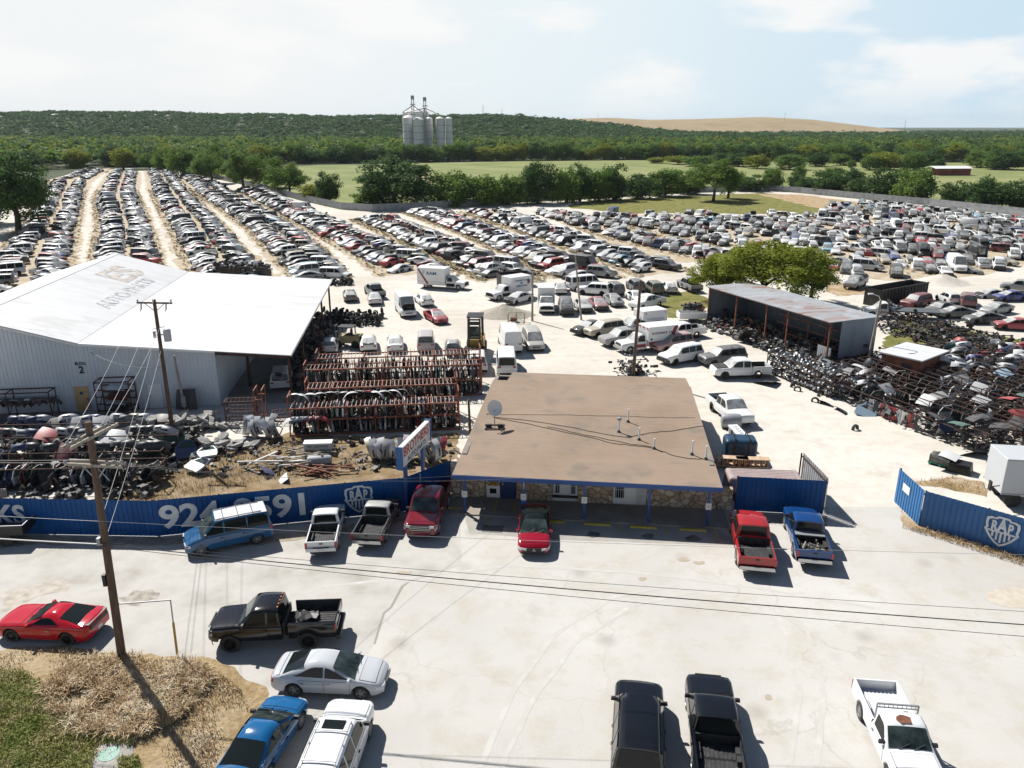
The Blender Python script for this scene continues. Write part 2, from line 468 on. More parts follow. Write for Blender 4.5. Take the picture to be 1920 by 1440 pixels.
def pickup_bed(root, car, xb, pm, liner, railz, floor=0.78, tailgate=True, width=None):
    """open cargo bed behind the cab, tail at -L/2"""
    hw = width or car.hw*0.985; x0 = -car.L/2; mb = MB(); rows = []; c2 = car
    xs = set(lin(x0, xb, 10))
    xw = car.wheels[0]
    for q in range(13): xs.add(xw-car.R*math.cos(math.pi*q/12))
    for x in sorted(xs):
        if x < x0 or x > xb: continue
        zl = car.sill+0.06; d = abs(x-xw)
        if d < car.R: zl = max(zl, car.r+math.sqrt(max(car.R**2-d*d, 0)))
        zl = min(zl, railz-0.15)
        P = [(hw-0.28, zl), (hw-0.03, zl), (hw-0.008, zl+(railz-zl)*0.3), (hw, zl+(railz-zl)*0.6), (hw-0.02, railz-0.05), (hw-0.045, railz), (hw-0.11, railz), (hw-0.13, railz-0.04), (hw-0.13, floor), (0, floor)]
        rows.append([(x, -y, z) for y, z in P]+[(x, y, z) for y, z in reversed(P[:-1])])
    w = len(rows[0])
    def mi(i, j): return 1 if 6 <= j < w-7 else 0
    mb.grid(rows, mi)
    mb.box((x0+0.03+(xb-x0)/2-0.03, 0, (car.sill+floor)/2+0.02), (xb-x0-0.08, hw*2-0.56, floor-car.sill-0.05), 2)
    mb.box((xb-0.03, 0, (floor+railz)/2-0.01), (0.06, hw*2-0.27, railz-floor-0.02), 1)
    for sg in (1, -1): mb.box((xw, sg*(hw-0.22), floor+0.09), (0.95, 0.19, 0.2), 1, taper=0.85)
    for k in range(9):
        mb.box(((x0+xb)/2, -hw+0.30+k*(2*hw-0.6)/8, floor+0.012), (xb-x0-0.2, 0.05, 0.02), 1)
    mb.build('cargo_bed', [pm, liner, M['under']], root, 35)
    if tailgate:
        b = MB(); b.box((x0-0.02, 0, (car.sill+0.33+railz)/2), (0.07, hw*2-0.06, railz-car.sill-0.33), 0, taper=0.985)
        tg = b.build('tailgate', pm, root)
        h = MB(); h.box((x0-0.065, 0, railz-0.13), (0.03, 0.2, 0.07)); h.build('handle', M['black'], tg)
    for sg in (1, -1): boxpart(root, 'taillight', (x0-0.03, sg*(hw-0.06), railz-0.24), (0.07, 0.13, 0.34), M['red_lens'])

def hero_truck(name, car, xb, col, pm, label, loc, rz, wins, doors, bumper='chrome', liner='liner', railz=1.22, kind='alloy', grille=None,
               roof_mat=None, cat='pickup truck', floor=0.78, tailgate=True, plate=True, rw=0.27, mcol='black', skip=(), turn=0.0, rear_k=0.8):
    root = hero_car(name, car, col, pm, label, cat, loc, rz, wins, kind, True, doors, lights=False, rim_w=rw, plate_r=False, grille=None,
                    trim=mcol, roof_mat=roof_mat, skip=skip, turn=turn, rear_t=(0.12, 0.88), rear_k=rear_k)
    pickup_bed(root, car, xb-0.03, pm, M[liner], railz, floor, tailgate)
    xf = car.L/2
    zt = car.ztop(xf-0.12)
    for sg in (1, -1): lamp_patch(root, car, 'headlight', M['lamp'], xf-0.22, xf-0.02, zt-0.30, zt-0.05, sg, 0.66)
    g = MB(); g.box((xf+0.01, 0, zt-0.2), (0.05, car.W*0.56, 0.34), 0)
    for k in range(3): g.box((xf+0.03, 0, zt-0.31+0.11*k), (0.03, car.W*0.54, 0.03), 1)
    g.build('grille', [M['black'], M['chrome'] if grille == 'chrome' else M['black']], root)
    bm = M['chrome'] if bumper == 'chrome' else (pm if bumper == 'paint' else M['black'])
    f = MB(); rows = []
    for z, o in ((0.42, 0.0), (0.5, 0.06), (0.66, 0.06), (0.70, 0.0)):
        rows.append([(xf-0.02+o-0.22*abs(u)**3, u*car.hw*0.97, z) for u in lin(-1, 1, 9)])
    f.grid(rows, 0); f.build('front_bumper', bm, root, 40)
    r = MB(); r.box((-xf-0.10, 0, 0.60), (0.2, car.W*0.93, 0.2), 0, taper=0.95); r.box((-xf-0.1, 0, 0.703), (0.17, car.W*0.5, 0.006), 1)
    r.build('rear_bumper', [bm, M['black']], root)
    if plate: boxpart(root, 'licence_plate', (-xf-0.21, 0, 0.6), (0.02, 0.32, 0.16), M['plate'])
    setcol(root, col); return root

# body plans --------------------------------------------------------------
def sedan(hi=True, L=4.85, W=1.83, H=1.45, belt=0.93, **k):
    h = L/2
    return Car(L, W, belt, H, [(-h, 0.76), (-h+0.05, 0.92), (-h+0.2, belt+0.03), (-h+0.8, belt+0.05), (h-1.5, belt+0.0), (h-1.0, belt-0.03), (h-0.5, belt-0.11), (h-0.2, belt-0.21), (h-0.05, belt-0.33), (h, belt-0.48)],
               (-h+0.46, -h+1.52, h-2.22, h-1.14), (-h+1.03, h-0.95), 0.34, hi=hi, wtop=0.67, crown=0.075, round_r=0.2, **k)
def coupe(hi=True):
    L = 4.78; h = L/2; b = 0.96
    return Car(L, 1.92, b, 1.38, [(-h, 0.86), (-h+0.05, 1.0), (-h+0.3, b+0.06), (-h+0.9, b+0.06), (h-2.0, b+0.01), (h-1.5, b-0.02), (h-0.5, b-0.10), (h-0.2, b-0.17), (h-0.04, b-0.26), (h, b-0.42)],
               (-h+0.45, -h+1.55, h-2.45, h-1.62), (-h+1.06, h-0.96), 0.35, sill=0.24, hi=hi, wtop=0.62, crown=0.075, round_r=0.2)
def suv(hi=True, L=5.0, W=1.98, H=1.86, belt=1.12, r=0.38, rear=0.22):
    h = L/2
    return Car(L, W, belt, H, [(-h, 0.95), (-h+0.06, belt-0.02), (-h+0.2, belt), (h-1.5, belt), (h-1.1, belt-0.02), (h-0.35, belt-0.08), (h-0.12, belt-0.14), (h-0.03, belt-0.24), (h, belt-0.42)],
               (-h+0.08, -h+0.08+rear, h-2.0, h-1.28), (-h+1.0, h-0.98), r, sill=0.34, hi=hi, wtop=0.76, round_r=0.15, crown=0.06, plan_f=(0.45, 0.80), plan_r=(0.25, 0.90))
def minivan(hi=True, L=4.8, W=1.92, H=1.9, belt=1.12):
    h = L/2
    return Car(L, W, belt, H, [(-h, 0.95), (-h+0.05, belt), (h-1.3, belt), (h-0.9, belt-0.06), (h-0.35, belt-0.22), (h-0.1, belt-0.32), (h, belt-0.5)],
               (-h+0.05, -h+0.22, h-1.75, h-0.86), (-h+0.95, h-0.82), 0.34, sill=0.3, hi=hi, wtop=0.80, plan_f=(0.35, 0.84), plan_r=(0.2, 0.93))
def truck(hi=True, L=5.6, W=2.0, H=1.88, belt=1.16, cab=1.75, xb=None, r=0.40, hood=1.35, wr=1.25, sill=0.4):
    h = L/2; xw = h-hood  # windshield base
    xb = xw-cab-0.25
    c = Car(L, W, belt, H, [(xb, belt-0.02), (xw-0.1, belt), (xw+0.2, belt-0.01), (h-0.4, belt-0.07), (h-0.12, belt-0.11), (h-0.03, belt-0.2), (h, belt-0.36)],
            (xb+0.02, xb+0.14, xw-0.68, xw), (-h+wr, h-0.95), r, sill=sill, hi=hi, wtop=0.80, plan_f=(0.42, 0.85), body_x0=xb)
    return c, xb
# ------------------------------------------------------------------ setting materials
def caliche():
    m = mat('caliche', rough=0.95, spec=0.2); t = NT(m); v = t.coord('Object')
    a = t.noise(v, 0.06, 5); b = t.noise(v, 0.9, 8, 0.65); c = t.noise(t.coord('Object', (0.10, 1.1, 1), (0, 0, R(-62))), 0.8, 6)
    d = t.noise(v, 9.0, 4, 0.7)
    x = t.ramp(a, [(0.32, (0.52, 0.48, 0.41)), (0.52, (0.61, 0.575, 0.51)), (0.7, (0.65, 0.62, 0.56))])
    x = t.mix(t.ramp(b, [(0.44, (0.0,)*3), (0.66, (0.5,)*3)]), x, (0.49, 0.43, 0.345))
    x = t.mix(t.ramp(c, [(0.48, (0.0,)*3), (0.70, (0.5,)*3)]), x, (0.68, 0.645, 0.575))
    x = t.mix(t.ramp(d, [(0.56, (0.0,)*3), (0.8, (0.55,)*3)]), x, (0.40, 0.365, 0.31))
    e = t.noise(v, 0.25, 9, 0.72); x = t.mix(t.ramp(e, [(0.56, (0.0,)*3), (0.66, (0.42,)*3)]), x, (0.40, 0.36, 0.30))
    t.base(x); t.bump(t.math('ADD', b, t.math('MULTIPLY', d, 0.4)), 0.35, 0.06); return m
M['caliche'] = caliche()
def lotmat():
    m = mat('worn_pavement', rough=0.92, spec=0.25); t = NT(m); v = t.coord('Object')
    a = t.noise(v, 0.09, 6); b = t.noise(v, 0.55, 9, 0.7); c = t.noise(v, 14, 5, 0.75); s = t.noise(t.coord('Object', (0.07, 0.8, 1), (0, 0, R(8))), 1.0, 7, 0.6)
    x = t.ramp(a, [(0.3, (0.46, 0.445, 0.415)), (0.55, (0.535, 0.52, 0.485)), (0.75, (0.59, 0.575, 0.545))])
    x = t.mix(t.ramp(s, [(0.45, (0.0,)*3), (0.7, (0.45,)*3)]), x, (0.50, 0.468, 0.42))
    x = t.mix(t.ramp(b, [(0.48, (0.0,)*3), (0.66, (0.6,)*3)]), x, (0.44, 0.395, 0.32))
    x = t.mix(t.ramp(c, [(0.55, (0.0,)*3), (0.75, (0.6,)*3)]), x, (0.36, 0.335, 0.29))
    vo = t.n('ShaderNodeTexVoronoi', feature='DISTANCE_TO_EDGE'); vo.inputs['Scale'].default_value = 0.13
    w = t.n('ShaderNodeTexNoise'); w.inputs['Scale'].default_value = 0.5; w.inputs['Detail'].default_value = 8; t.l(v, w.inputs['Vector'])
    vv = t.n('ShaderNodeVectorMath', operation='MULTIPLY_ADD'); vv.inputs[1].default_value = (4, 4, 0); t.l(w.outputs['Color'], vv.inputs[0]); t.l(v, vv.inputs[2])
    t.l(vv.outputs[0], vo.inputs['Vector'])
    x = t.mix(t.math('MULTIPLY', t.ramp(vo.outputs['Distance'], [(0.0, (0.3,)*3), (0.008, (0,)*3)]), t.ramp(a, [(0.4, (0.0,)*3), (0.55, (1,)*3)])), x, (0.27, 0.24, 0.20))
    sp = t.n('ShaderNodeTexVoronoi'); sp.inputs['Scale'].default_value = 0.30; t.l(v, sp.inputs['Vector'])
    x = t.mix(t.ramp(sp.outputs['Distance'], [(0.05, (0.45,)*3), (0.20, (0.0,)*3)]), x, (0.28, 0.25, 0.215))
    t.base(x); t.bump(t.math('ADD', b, t.math('MULTIPLY', c, 0.5)), 0.3, 0.04); return m
M['lot'] = lotmat()
def drygrass_ground(name, cols, scale=0.5):
    m = mat(name, rough=1.0, spec=0.1); t = NT(m); v = t.coord('Object')
    a = t.noise(v, scale, 8, 0.65); b = t.noise(v, scale*12, 6, 0.7)
    x = t.ramp(a, cols); x = t.mix(t.ramp(b, [(0.42, (0.0,)*3), (0.7, (0.6,)*3)]), x, (0.15, 0.10, 0.05))
    t.base(x); t.bump(b, 0.7, 0.15); return m
M['drydirt'] = drygrass_ground('dry_grass_ground', [(0.30, (0.24, 0.18, 0.085)), (0.45, (0.42, 0.30, 0.17)), (0.58, (0.50, 0.39, 0.26)), (0.70, (0.60, 0.53, 0.42))])
M['olive'] = drygrass_ground('olive_grass_ground', [(0.32, (0.10, 0.13, 0.03)), (0.5, (0.19, 0.20, 0.06)), (0.68, (0.32, 0.27, 0.12))])
M['verge'] = drygrass_ground('verge_ground', [(0.28, (0.20, 0.15, 0.07)), (0.42, (0.36, 0.26, 0.14)), (0.58, (0.46, 0.36, 0.23)), (0.72, (0.54, 0.47, 0.36))], 0.35)
M['meadow'] = noisy('meadow_grass', [(0.3, (0.12, 0.165, 0.04)), (0.5, (0.19, 0.215, 0.065)), (0.7, (0.27, 0.255, 0.105))], 0.035, 1.0, 8)
M['woodfloor'] = noisy('wood_floor', [(0.3, (0.02, 0.03, 0.01)), (0.7, (0.06, 0.075, 0.02))], 0.02, 1.0, 8)
M['track'] = noisy('tyre_track', [(0.35, (0.53, 0.515, 0.48)), (0.5, (0.49, 0.47, 0.43)), (0.65, (0.555, 0.54, 0.505))], 0.8, 0.95, 8)
M['stain'] = noisy('oil_stain', [(0.35, (0.20, 0.18, 0.16)), (0.65, (0.09, 0.085, 0.08))], 1.2, 0.8)
M['concrete'] = noisy('concrete', [(0.3, (0.30, 0.285, 0.255)), (0.7, (0.42, 0.40, 0.36))], 0.8, 0.9, 8)
M['walk'] = noisy('walkway_concrete', [(0.3, (0.26, 0.22, 0.18)), (0.7, (0.37, 0.33, 0.28))], 0.7, 0.9, 8)
M['yellow'] = noisy('yellow_paint', [(0.35, (0.42, 0.33, 0.05)), (0.6, (0.55, 0.44, 0.07)), (0.75, (0.4, 0.36, 0.22))], 3, 0.8)
M['blue'] = noisy('blue_metal', [(0.3, (0.003, 0.055, 0.195)), (0.6, (0.005, 0.072, 0.25)), (0.78, (0.02, 0.09, 0.25))], 0.9, 0.42)
M['blue'].node_tree.nodes['Principled BSDF'].inputs['Specular IOR Level'].default_value = 0.2
M['bluepost'] = mat('blue_post', (0.008, 0.06, 0.22), 0.45)
M['white'] = mat('white_paint', (0.74, 0.75, 0.75), 0.5)
M['letter'] = noisy('lettering_paint', [(0.3, (0.50, 0.54, 0.58)), (0.7, (0.66, 0.69, 0.72))], 2.0, 0.6)
M['wmetal'] = noisy('white_sheet_metal', [(0.3, (0.52, 0.57, 0.62)), (0.6, (0.62, 0.66, 0.70)), (0.75, (0.50, 0.53, 0.55))], 0.35, 0.5, 8, sc=(1, 1, 0.25))
M['rust'] = noisy('rusty_steel', [(0.3, (0.10, 0.032, 0.016)), (0.55, (0.20, 0.07, 0.035)), (0.75, (0.28, 0.13, 0.08))], 2.5, 0.8)
M['orange'] = noisy('red_oxide_steel', [(0.3, (0.16, 0.045, 0.022)), (0.55, (0.28, 0.080, 0.040)), (0.75, (0.36, 0.16, 0.10))], 1.8, 0.7)
M['darkrust'] = noisy('dark_rusty_steel', [(0.3, (0.035, 0.018, 0.014)), (0.7, (0.11, 0.055, 0.04))], 2.5, 0.85)
M['wood'] = noisy('weathered_wood', [(0.3, (0.06, 0.038, 0.026)), (0.7, (0.15, 0.10, 0.07))], 2.0, 0.9, 8, sc=(6, 6, 0.6))
M['greywood'] = noisy('grey_wood', [(0.3, (0.20, 0.175, 0.14)), (0.7, (0.40, 0.36, 0.30))], 2.0, 0.9, 8, sc=(4, 4, 0.8))
M['ply'] = noisy('plywood', [(0.3, (0.48, 0.30, 0.13)), (0.7, (0.62, 0.43, 0.22))], 1.5, 0.8)
M['wire'] = mat('wire', (0.05, 0.05, 0.05), 0.6)
M['wirelight'] = mat('aluminium_cable', (0.42, 0.42, 0.41), 0.5)
M['grey'] = mat('grey_metal', (0.30, 0.31, 0.32), 0.5, 0.3)
M['galv'] = noisy('galvanised', [(0.3, (0.22, 0.23, 0.24)), (0.6, (0.36, 0.375, 0.39)), (0.78, (0.24, 0.13, 0.08))], 0.9, 0.5, 8)

def sheet(name, px, z, m, kind='structure', world=False, ragged=0.0, sub=1, label=None):
    pts = [Vector((p[0], p[1], z)) if world else G(*p)+Vector((0, 0, z)) for p in px]
    if ragged:
        rnd = random.Random(len(px)+int(abs(pts[0].x)*10)); out = []
        for a, b in zip(pts, pts[1:]+pts[:1]):
            L = (b-a).length; n = max(2, min(int(L/ragged), 60))
            nrm = Vector((-(b-a).y, (b-a).x, 0)).normalized()
            for k in range(n): out.append(a+(b-a)*k/n+nrm*rnd.uniform(-0.45, 0.45)*ragged)
        pts = out
    mb = MB(); mb.poly(pts)
    o = mb.build(name, m); tag(o, kind=kind, label=label)
    if o.data.polygons[0].normal.z < 0: o.data.flip_normals()
    return o

# ground -----------------------------------------------------------------
mb = MB(); mb.poly([(-6000, -200, 0), (6000, -200, 0), (6000, 9000, 0), (-6000, 9000, 0)])
tag(mb.build('ground', M['woodfloor']), kind='structure')
sheet('meadow', [(-130, 215), (-44, 222), (0, 247), (62, 284), (95, 294), (137, 209), (400, 100), (620, 330), (420, 520), (194, 530), (119, 569), (0, 545), (-116, 492), (-180, 430)], 0.004, M['meadow'], world=True)
sheet('yard', [(-140, 170), (-165, 260), (-200, 345), (-215, 400), (-196, 434), (-185, 434), (-158, 405), (-99.5, 310), (-69, 258), (-49, 228), (-39, 222.4), (-24.7, 229.8), (0, 249.4), (24.6, 262.5), (61, 286), (93.4, 298), (103, 286), (113, 264.5), (126, 241), (136.9, 211.5), (300, 120), (300, 39.5), (31, 39.5), (24.6, 43.2), (-30, 43.2), (-140, 43.2)], 0.008, M['caliche'], world=True)
sheet('lot', [(-120, -60), (120, -60), (120, 39.3), (31, 39.5), (25, 44.5), (-30, 44.5), (-120, 40)], 0.012, M['lot'], world=True)
# darker concrete by the office and patches of wear
sheet('parking_pad', [(868, 958), (1335, 985), (1390, 1024), (1040, 1012), (880, 1000)], 0.016, M['concrete'])
for px in ([(905, 985), (945, 986), (942, 1000), (903, 998)],):
    sheet('repair_patch', px, 0.020, mat('asphalt_patch', (0.16, 0.155, 0.145), 0.9))
for cx, cy, rx, ry in ((1112, 1003, 15, 7), (1215, 1006, 14, 6), (1300, 1010, 15, 6), (1280, 1050, 14, 4), (1310, 1056, 12, 4), (755, 1075, 20, 5), (1205, 1086, 9, 4), (1440, 1308, 9, 5)):
    sheet('oil_stain', [(cx+rx*math.cos(q*0.5236)*random.uniform(0.6, 1.2), cy+ry*math.sin(q*0.5236)*random.uniform(0.6, 1.2)) for q in range(12)], 0.020, M['stain'] if cy < 1020 else mat('faint_stain', (0.40, 0.34, 0.26), 0.9))
sheet('old_pavement', [(-300, 1016), (300, 1012), (520, 1000), (765, 968), (862, 958), (866, 1060), (768, 1092), (757, 1100), (735, 1140), (722, 1150), (702, 1208), (640, 1300), (560, 1500), (-300, 1500)], 0.014, noisy('old_pavement', [(0.28, (0.33, 0.305, 0.265)), (0.42, (0.43, 0.41, 0.37)), (0.58, (0.49, 0.47, 0.435)), (0.75, (0.42, 0.39, 0.34))], 0.45, 0.93, 9, bump=0.3))
for fy, pa in ((0.0, [(-30, 1030), (60, 1022), (300, 1022), (470, 1024), (640, 1004), (762, 978), (770, 968), (640, 988), (500, 1004), (300, 1008), (-30, 1006)]), (1, [(1380, 978), (1550, 988), (1552, 972), (1380, 960)])):
    sheet('dirt_strip', pa, 0.018, noisy('fence_dirt', [(0.3, (0.24, 0.20, 0.15)), (0.7, (0.42, 0.37, 0.30))], 1.2, 0.95, 8), ragged=0.35)
for pts in ([(900, 1440), (960, 1300), (1040, 1190), (1150, 1120), (1300, 1090)], [(940, 1440), (1000, 1310), (1080, 1205), (1185, 1135), (1330, 1104)], [(1480, 1440), (1500, 1300), (1470, 1180), (1400, 1120)], [(1530, 1440), (1545, 1300), (1512, 1180), (1435, 1118)], [(600, 1100), (760, 1085), (960, 1060), (1200, 1075), (1400, 1100), (1700, 1150)]):
    P_a = []; P_b = []
    for a, c in zip(pts, pts[1:]):
        for q in range(5):
            g0 = G(a[0]+(c[0]-a[0])*q/5, a[1]+(c[1]-a[1])*q/5); dd = (G(*c)-G(*a)).normalized(); nn = Vector((-dd.y, dd.x, 0)); P_a.append(g0+nn*random.uniform(0.07, 0.15)); P_b.append(g0-nn*random.uniform(0.07, 0.15))
    b = MB(); b.grid([[p+Vector((0, 0, 0.0165)) for p in P_a], [p+Vector((0, 0, 0.0165)) for p in P_b]]); o = b.build('tyre_track', M['track']); tag(o, kind='structure')
    if o.data.polygons[0].normal.z < 0: o.data.flip_normals()
# a seam where newer paving meets old, and a worn hole
sheet('paving_seam', [(700, 1208), (704, 1208), (722, 1150), (735, 1140), (757, 1100), (768, 1092), (764, 1092), (752, 1099), (731, 1139), (718, 1149)], 0.017, mat('seam', (0.30, 0.27, 0.23), 0.9))
sheet('worn_patch', [(222, 1122), (250, 1110), (285, 1105), (302, 1112), (290, 1122), (275, 1130), (262, 1138), (230, 1137)], 0.017, noisy('worn_hole', [(0.35, (0.24, 0.215, 0.18)), (0.6, (0.42, 0.385, 0.33))], 3, 0.95, 8), ragged=0.4)
sheet('worn_patch', [(0, 1112), (60, 1098), (120, 1085), (135, 1092), (128, 1108), (70, 1118), (20, 1140), (0, 1150)], 0.017, noisy('worn_dirt', [(0.35, (0.36, 0.32, 0.26)), (0.6, (0.50, 0.46, 0.40))], 2, 0.95, 8), ragged=0.5)
sheet('worn_patch', [(1850, 1108), (1900, 1102), (1960, 1110), (1980, 1130), (1930, 1145), (1880, 1138), (1843, 1122)], 0.017, noisy('sandy_dirt', [(0.35, (0.46, 0.40, 0.31)), (0.6, (0.55, 0.50, 0.42))], 2, 0.95, 8), ragged=0.3)
# grassy verge in the near corner
sheet('verge', [(-160, 1222), (0, 1218), (140, 1208), (230, 1232), (330, 1228), (400, 1240), (455, 1262), (510, 1300), (505, 1335), (470, 1365), (440, 1400), (410, 1480), (380, 1600), (-300, 1600), (-300, 1300)], 0.020, M['verge'], ragged=0.5)
# dry grass inside the left fence, under the rows and round the racks
sheet('dry_grass_ground', [(195, 935), (215, 880), (330, 845), (450, 835), (540, 812), (700, 820), (860, 812), (862, 862), (770, 895), (640, 912), (520, 932), (300, 972), (200, 965)], 0.014, M['drydirt'], ragged=0.6).data.materials[0] = drygrass_ground('dull_dry_grass', [(0.30, (0.16, 0.125, 0.065)), (0.45, (0.30, 0.215, 0.12)), (0.58, (0.38, 0.29, 0.18)), (0.70, (0.47, 0.41, 0.33))], 0.8)
sheet('dry_grass_ground', [(0, 770), (170, 772), (240, 775), (250, 800), (150, 815), (0, 800)], 0.014, noisy('bare_dirt', [(0.3, (0.16, 0.13, 0.10)), (0.7, (0.30, 0.26, 0.21))], 1.2, 0.95, 8), ragged=0.5)
sheet('dry_grass_ground', [(1690, 985), (1720, 995), (1800, 1020), (1935, 1060), (1935, 1048), (1800, 1005), (1725, 985), (1690, 955)], 0.016, M['drydirt'], ragged=0.3)
sheet('dry_grass_ground', [(1700, 905), (1790, 895), (1850, 905), (1850, 930), (1760, 915)], 0.016, M['drydirt'], ragged=0.4)
sheet('dry_grass_ground', [(1655, 640), (1690, 600), (1760, 610), (1930, 640), (1930, 760), (1800, 720), (1660, 660)], 0.014, M['olive'], ragged=0.6)
sheet('dry_grass_ground', [(1230, 560), (1290, 545), (1330, 560), (1320, 600), (1250, 595)], 0.014, M['olive'], ragged=0.7)
sheet('dry_grass_ground', [(1560, 525), (1620, 540), (1630, 552), (1570, 555), (1545, 545)], 0.014, M['drydirt'], ragged=0.6)
mb = MB(); c = G(205, 1418)
mb.lathe([(0.02, 0.09), (0.42, 0.09), (0.44, 0.06)], 24, 0); mb.box((0, 0, 0.04), (1.5, 1.3, 0.05), 1)
root = empty('manhole', c, 0.2, 'round pale green manhole cover set in a concrete collar in the grass', 'manhole')
b = MB(); b.lathe([(0.0, 0.12), (0.38, 0.12), (0.40, 0.10)], 24); b.lathe([(0.30, 0.124), (0.27, 0.124)], 24); b.build('cover', noisy('green_iron', [(0.3, (0.20, 0.36, 0.30)), (0.7, (0.34, 0.50, 0.42))], 4, 0.7), root, 40)
b = MB(); b.lathe([(0.40, 0.11), (0.62, 0.10), (0.85, 0.03), (0.95, 0.0)], 20); b.build('collar', M['concrete'], root, 40)

# text on real surfaces --------------------------------------------------
def text_mesh(s, size, mt, name, parent=None, bold=0.02, extrude=0.004, sx=1.0, space=1.0):
    cu = bpy.data.curves.new('t', 'FONT'); cu.body = s; cu.size = size; cu.extrude = extrude; cu.offset = bold*size
    cu.align_x = 'CENTER'; cu.align_y = 'CENTER'; cu.space_character = space; cu.resolution_u = 4
    o = bpy.data.objects.new('t', cu); COL.objects.link(o)
    dg = bpy.context.evaluated_depsgraph_get(); dg.update()
    me = bpy.data.meshes.new_from_object(o.evaluated_get(dg)); bpy.data.objects.remove(o); bpy.data.curves.remove(cu)
    me.materials.clear(); me.materials.append(mt); me.name = name
    if sx != 1.0: me.transform(Matrix.Diagonal((sx, 1, 1, 1)))
    o = bpy.data.objects.new(name, me); link(o, parent); return o
def on_wall(o, p, yaw, parent_inv=None):
    """stand a text upright: its normal faces -Y turned by yaw"""
    o.location = p; o.rotation_euler = (R(90), 0, yaw); return o

# blue sheet-metal fences ------------------------------------------------
def ribbed(a, b, z0, z1, pitch=0.3, depth=0.035, both=True):
    """corrugated sheet between two ground points; local coordinates of the world"""
    a = Vector(a); b = Vector(b); d = b-a; L = d.length; d.normalize(); n = Vector((d.y, -d.x, 0))
    prof = []; x = 0.0
    while x < L-0.001:
        for q, h in ((0, 0), (0.72, 0), (0.80, 1), (0.92, 1)):
            if x+q*pitch <= L: prof.append((x+q*pitch, h*depth))
        x += pitch
    prof.append((L, 0)); mb = MB()
    lo = [a+d*s+n*h for s, h in prof]; top = [p for p in lo]
    def zz(z, s): return z[0]+(z[1]-z[0])*s/L if isinstance(z, tuple) else z
    mb.grid([[Vector((p.x, p.y, zz(z0, s))) for p, (s, h) in zip(lo, prof)], [Vector((p.x, p.y, zz(z1, s))) for p, (s, h) in zip(lo, prof)]], 0)
    return mb
FZ = 2.35
F0, F1, F2, F3 = Vector((-62, 42.2, 0)), G(296, 1006), G(762, 959), Vector((-3.9, 46.6, 0))
def fence(name, a, b, label, posts=3.0, z1=FZ, mt=None, group=None):
    root = empty(name, a, 0, label, 'fence', group); off = -Vector(a)
    mb = ribbed(Vector(a)+off, Vector(b)+off, 0.03, z1); mb.build('panel', mt or M['blue'], root)
    d = (Vector(b)-Vector(a)); L = d.length; d.normalize(); n = Vector((d.y, -d.x, 0))
    z = z1 if not isinstance(z1, tuple) else min(z1)
    for h in (0.35, z-0.25):
        m2 = MB(); m2.bar(-n*0.05+Vector((0, 0, h)), d*L-n*0.05+Vector((0, 0, h)), 0.05, 0.08); m2.build('rail', M['darkrust'], root)
    k = max(2, int(L/posts)+1)
    for q in range(k):
        m2 = MB(); m2.bar(d*L*q/(k-1)-n*0.12, d*L*q/(k-1)-n*0.12+Vector((0, 0, z-0.02)), 0.08); m2.build('post', M['darkrust'], root)
    return root, d, n
fa, d0, n0 = fence('blue_fence', F0, F1, 'long blue sheet metal fence lettered KS in front of the junk racks')
fb, d1, n1 = fence('blue_fence', F1, F2, 'blue sheet metal fence painted with a white phone number and shield')
fc, d2, n2 = fence('blue_fence', F2+Vector((0.05, 0.05, 0)), F3, 'short blue fence behind the sign posts beside the office')
def fence_text(root, s, size, at, d, n, z, sx=1.0, mt=None, name='lettering', bold=0.03):
    o = text_mesh(s, size, mt or M['letter'], name, root, bold, 0.003, sx)
    on_wall(o, d*at+n*0.042+Vector((0, 0, z)), math.atan2(d.y, d.x)); return o
def along(a, d, px, z):
    """distance along a wall of the point seen at a pixel column"""
    g = G(px, 985, z); u = (px-960)/FOC
    t = (u*(a.y*math.cos(PITCH)-(z-CAMH)*math.sin(PITCH))-a.x)/(d.x-u*d.y*math.cos(PITCH)); return t
o = fence_text(fa, 'KS', 1.75, along(F0, d0, 20, 1.2), d0, n0, 1.22, 0.95)
LT = M['letter']
L1 = (F2-F1).length
o = fence_text(fb, '924-8591', 2.0, (along(F1, d1, 306, 1.1)+along(F1, d1, 578, 1.1))/2, d1, n1, 1.15, 1.0)
want = along(F1, d1, 578, 1.1)-along(F1, d1, 306, 1.1); o.scale.x = want/o.dimensions.x

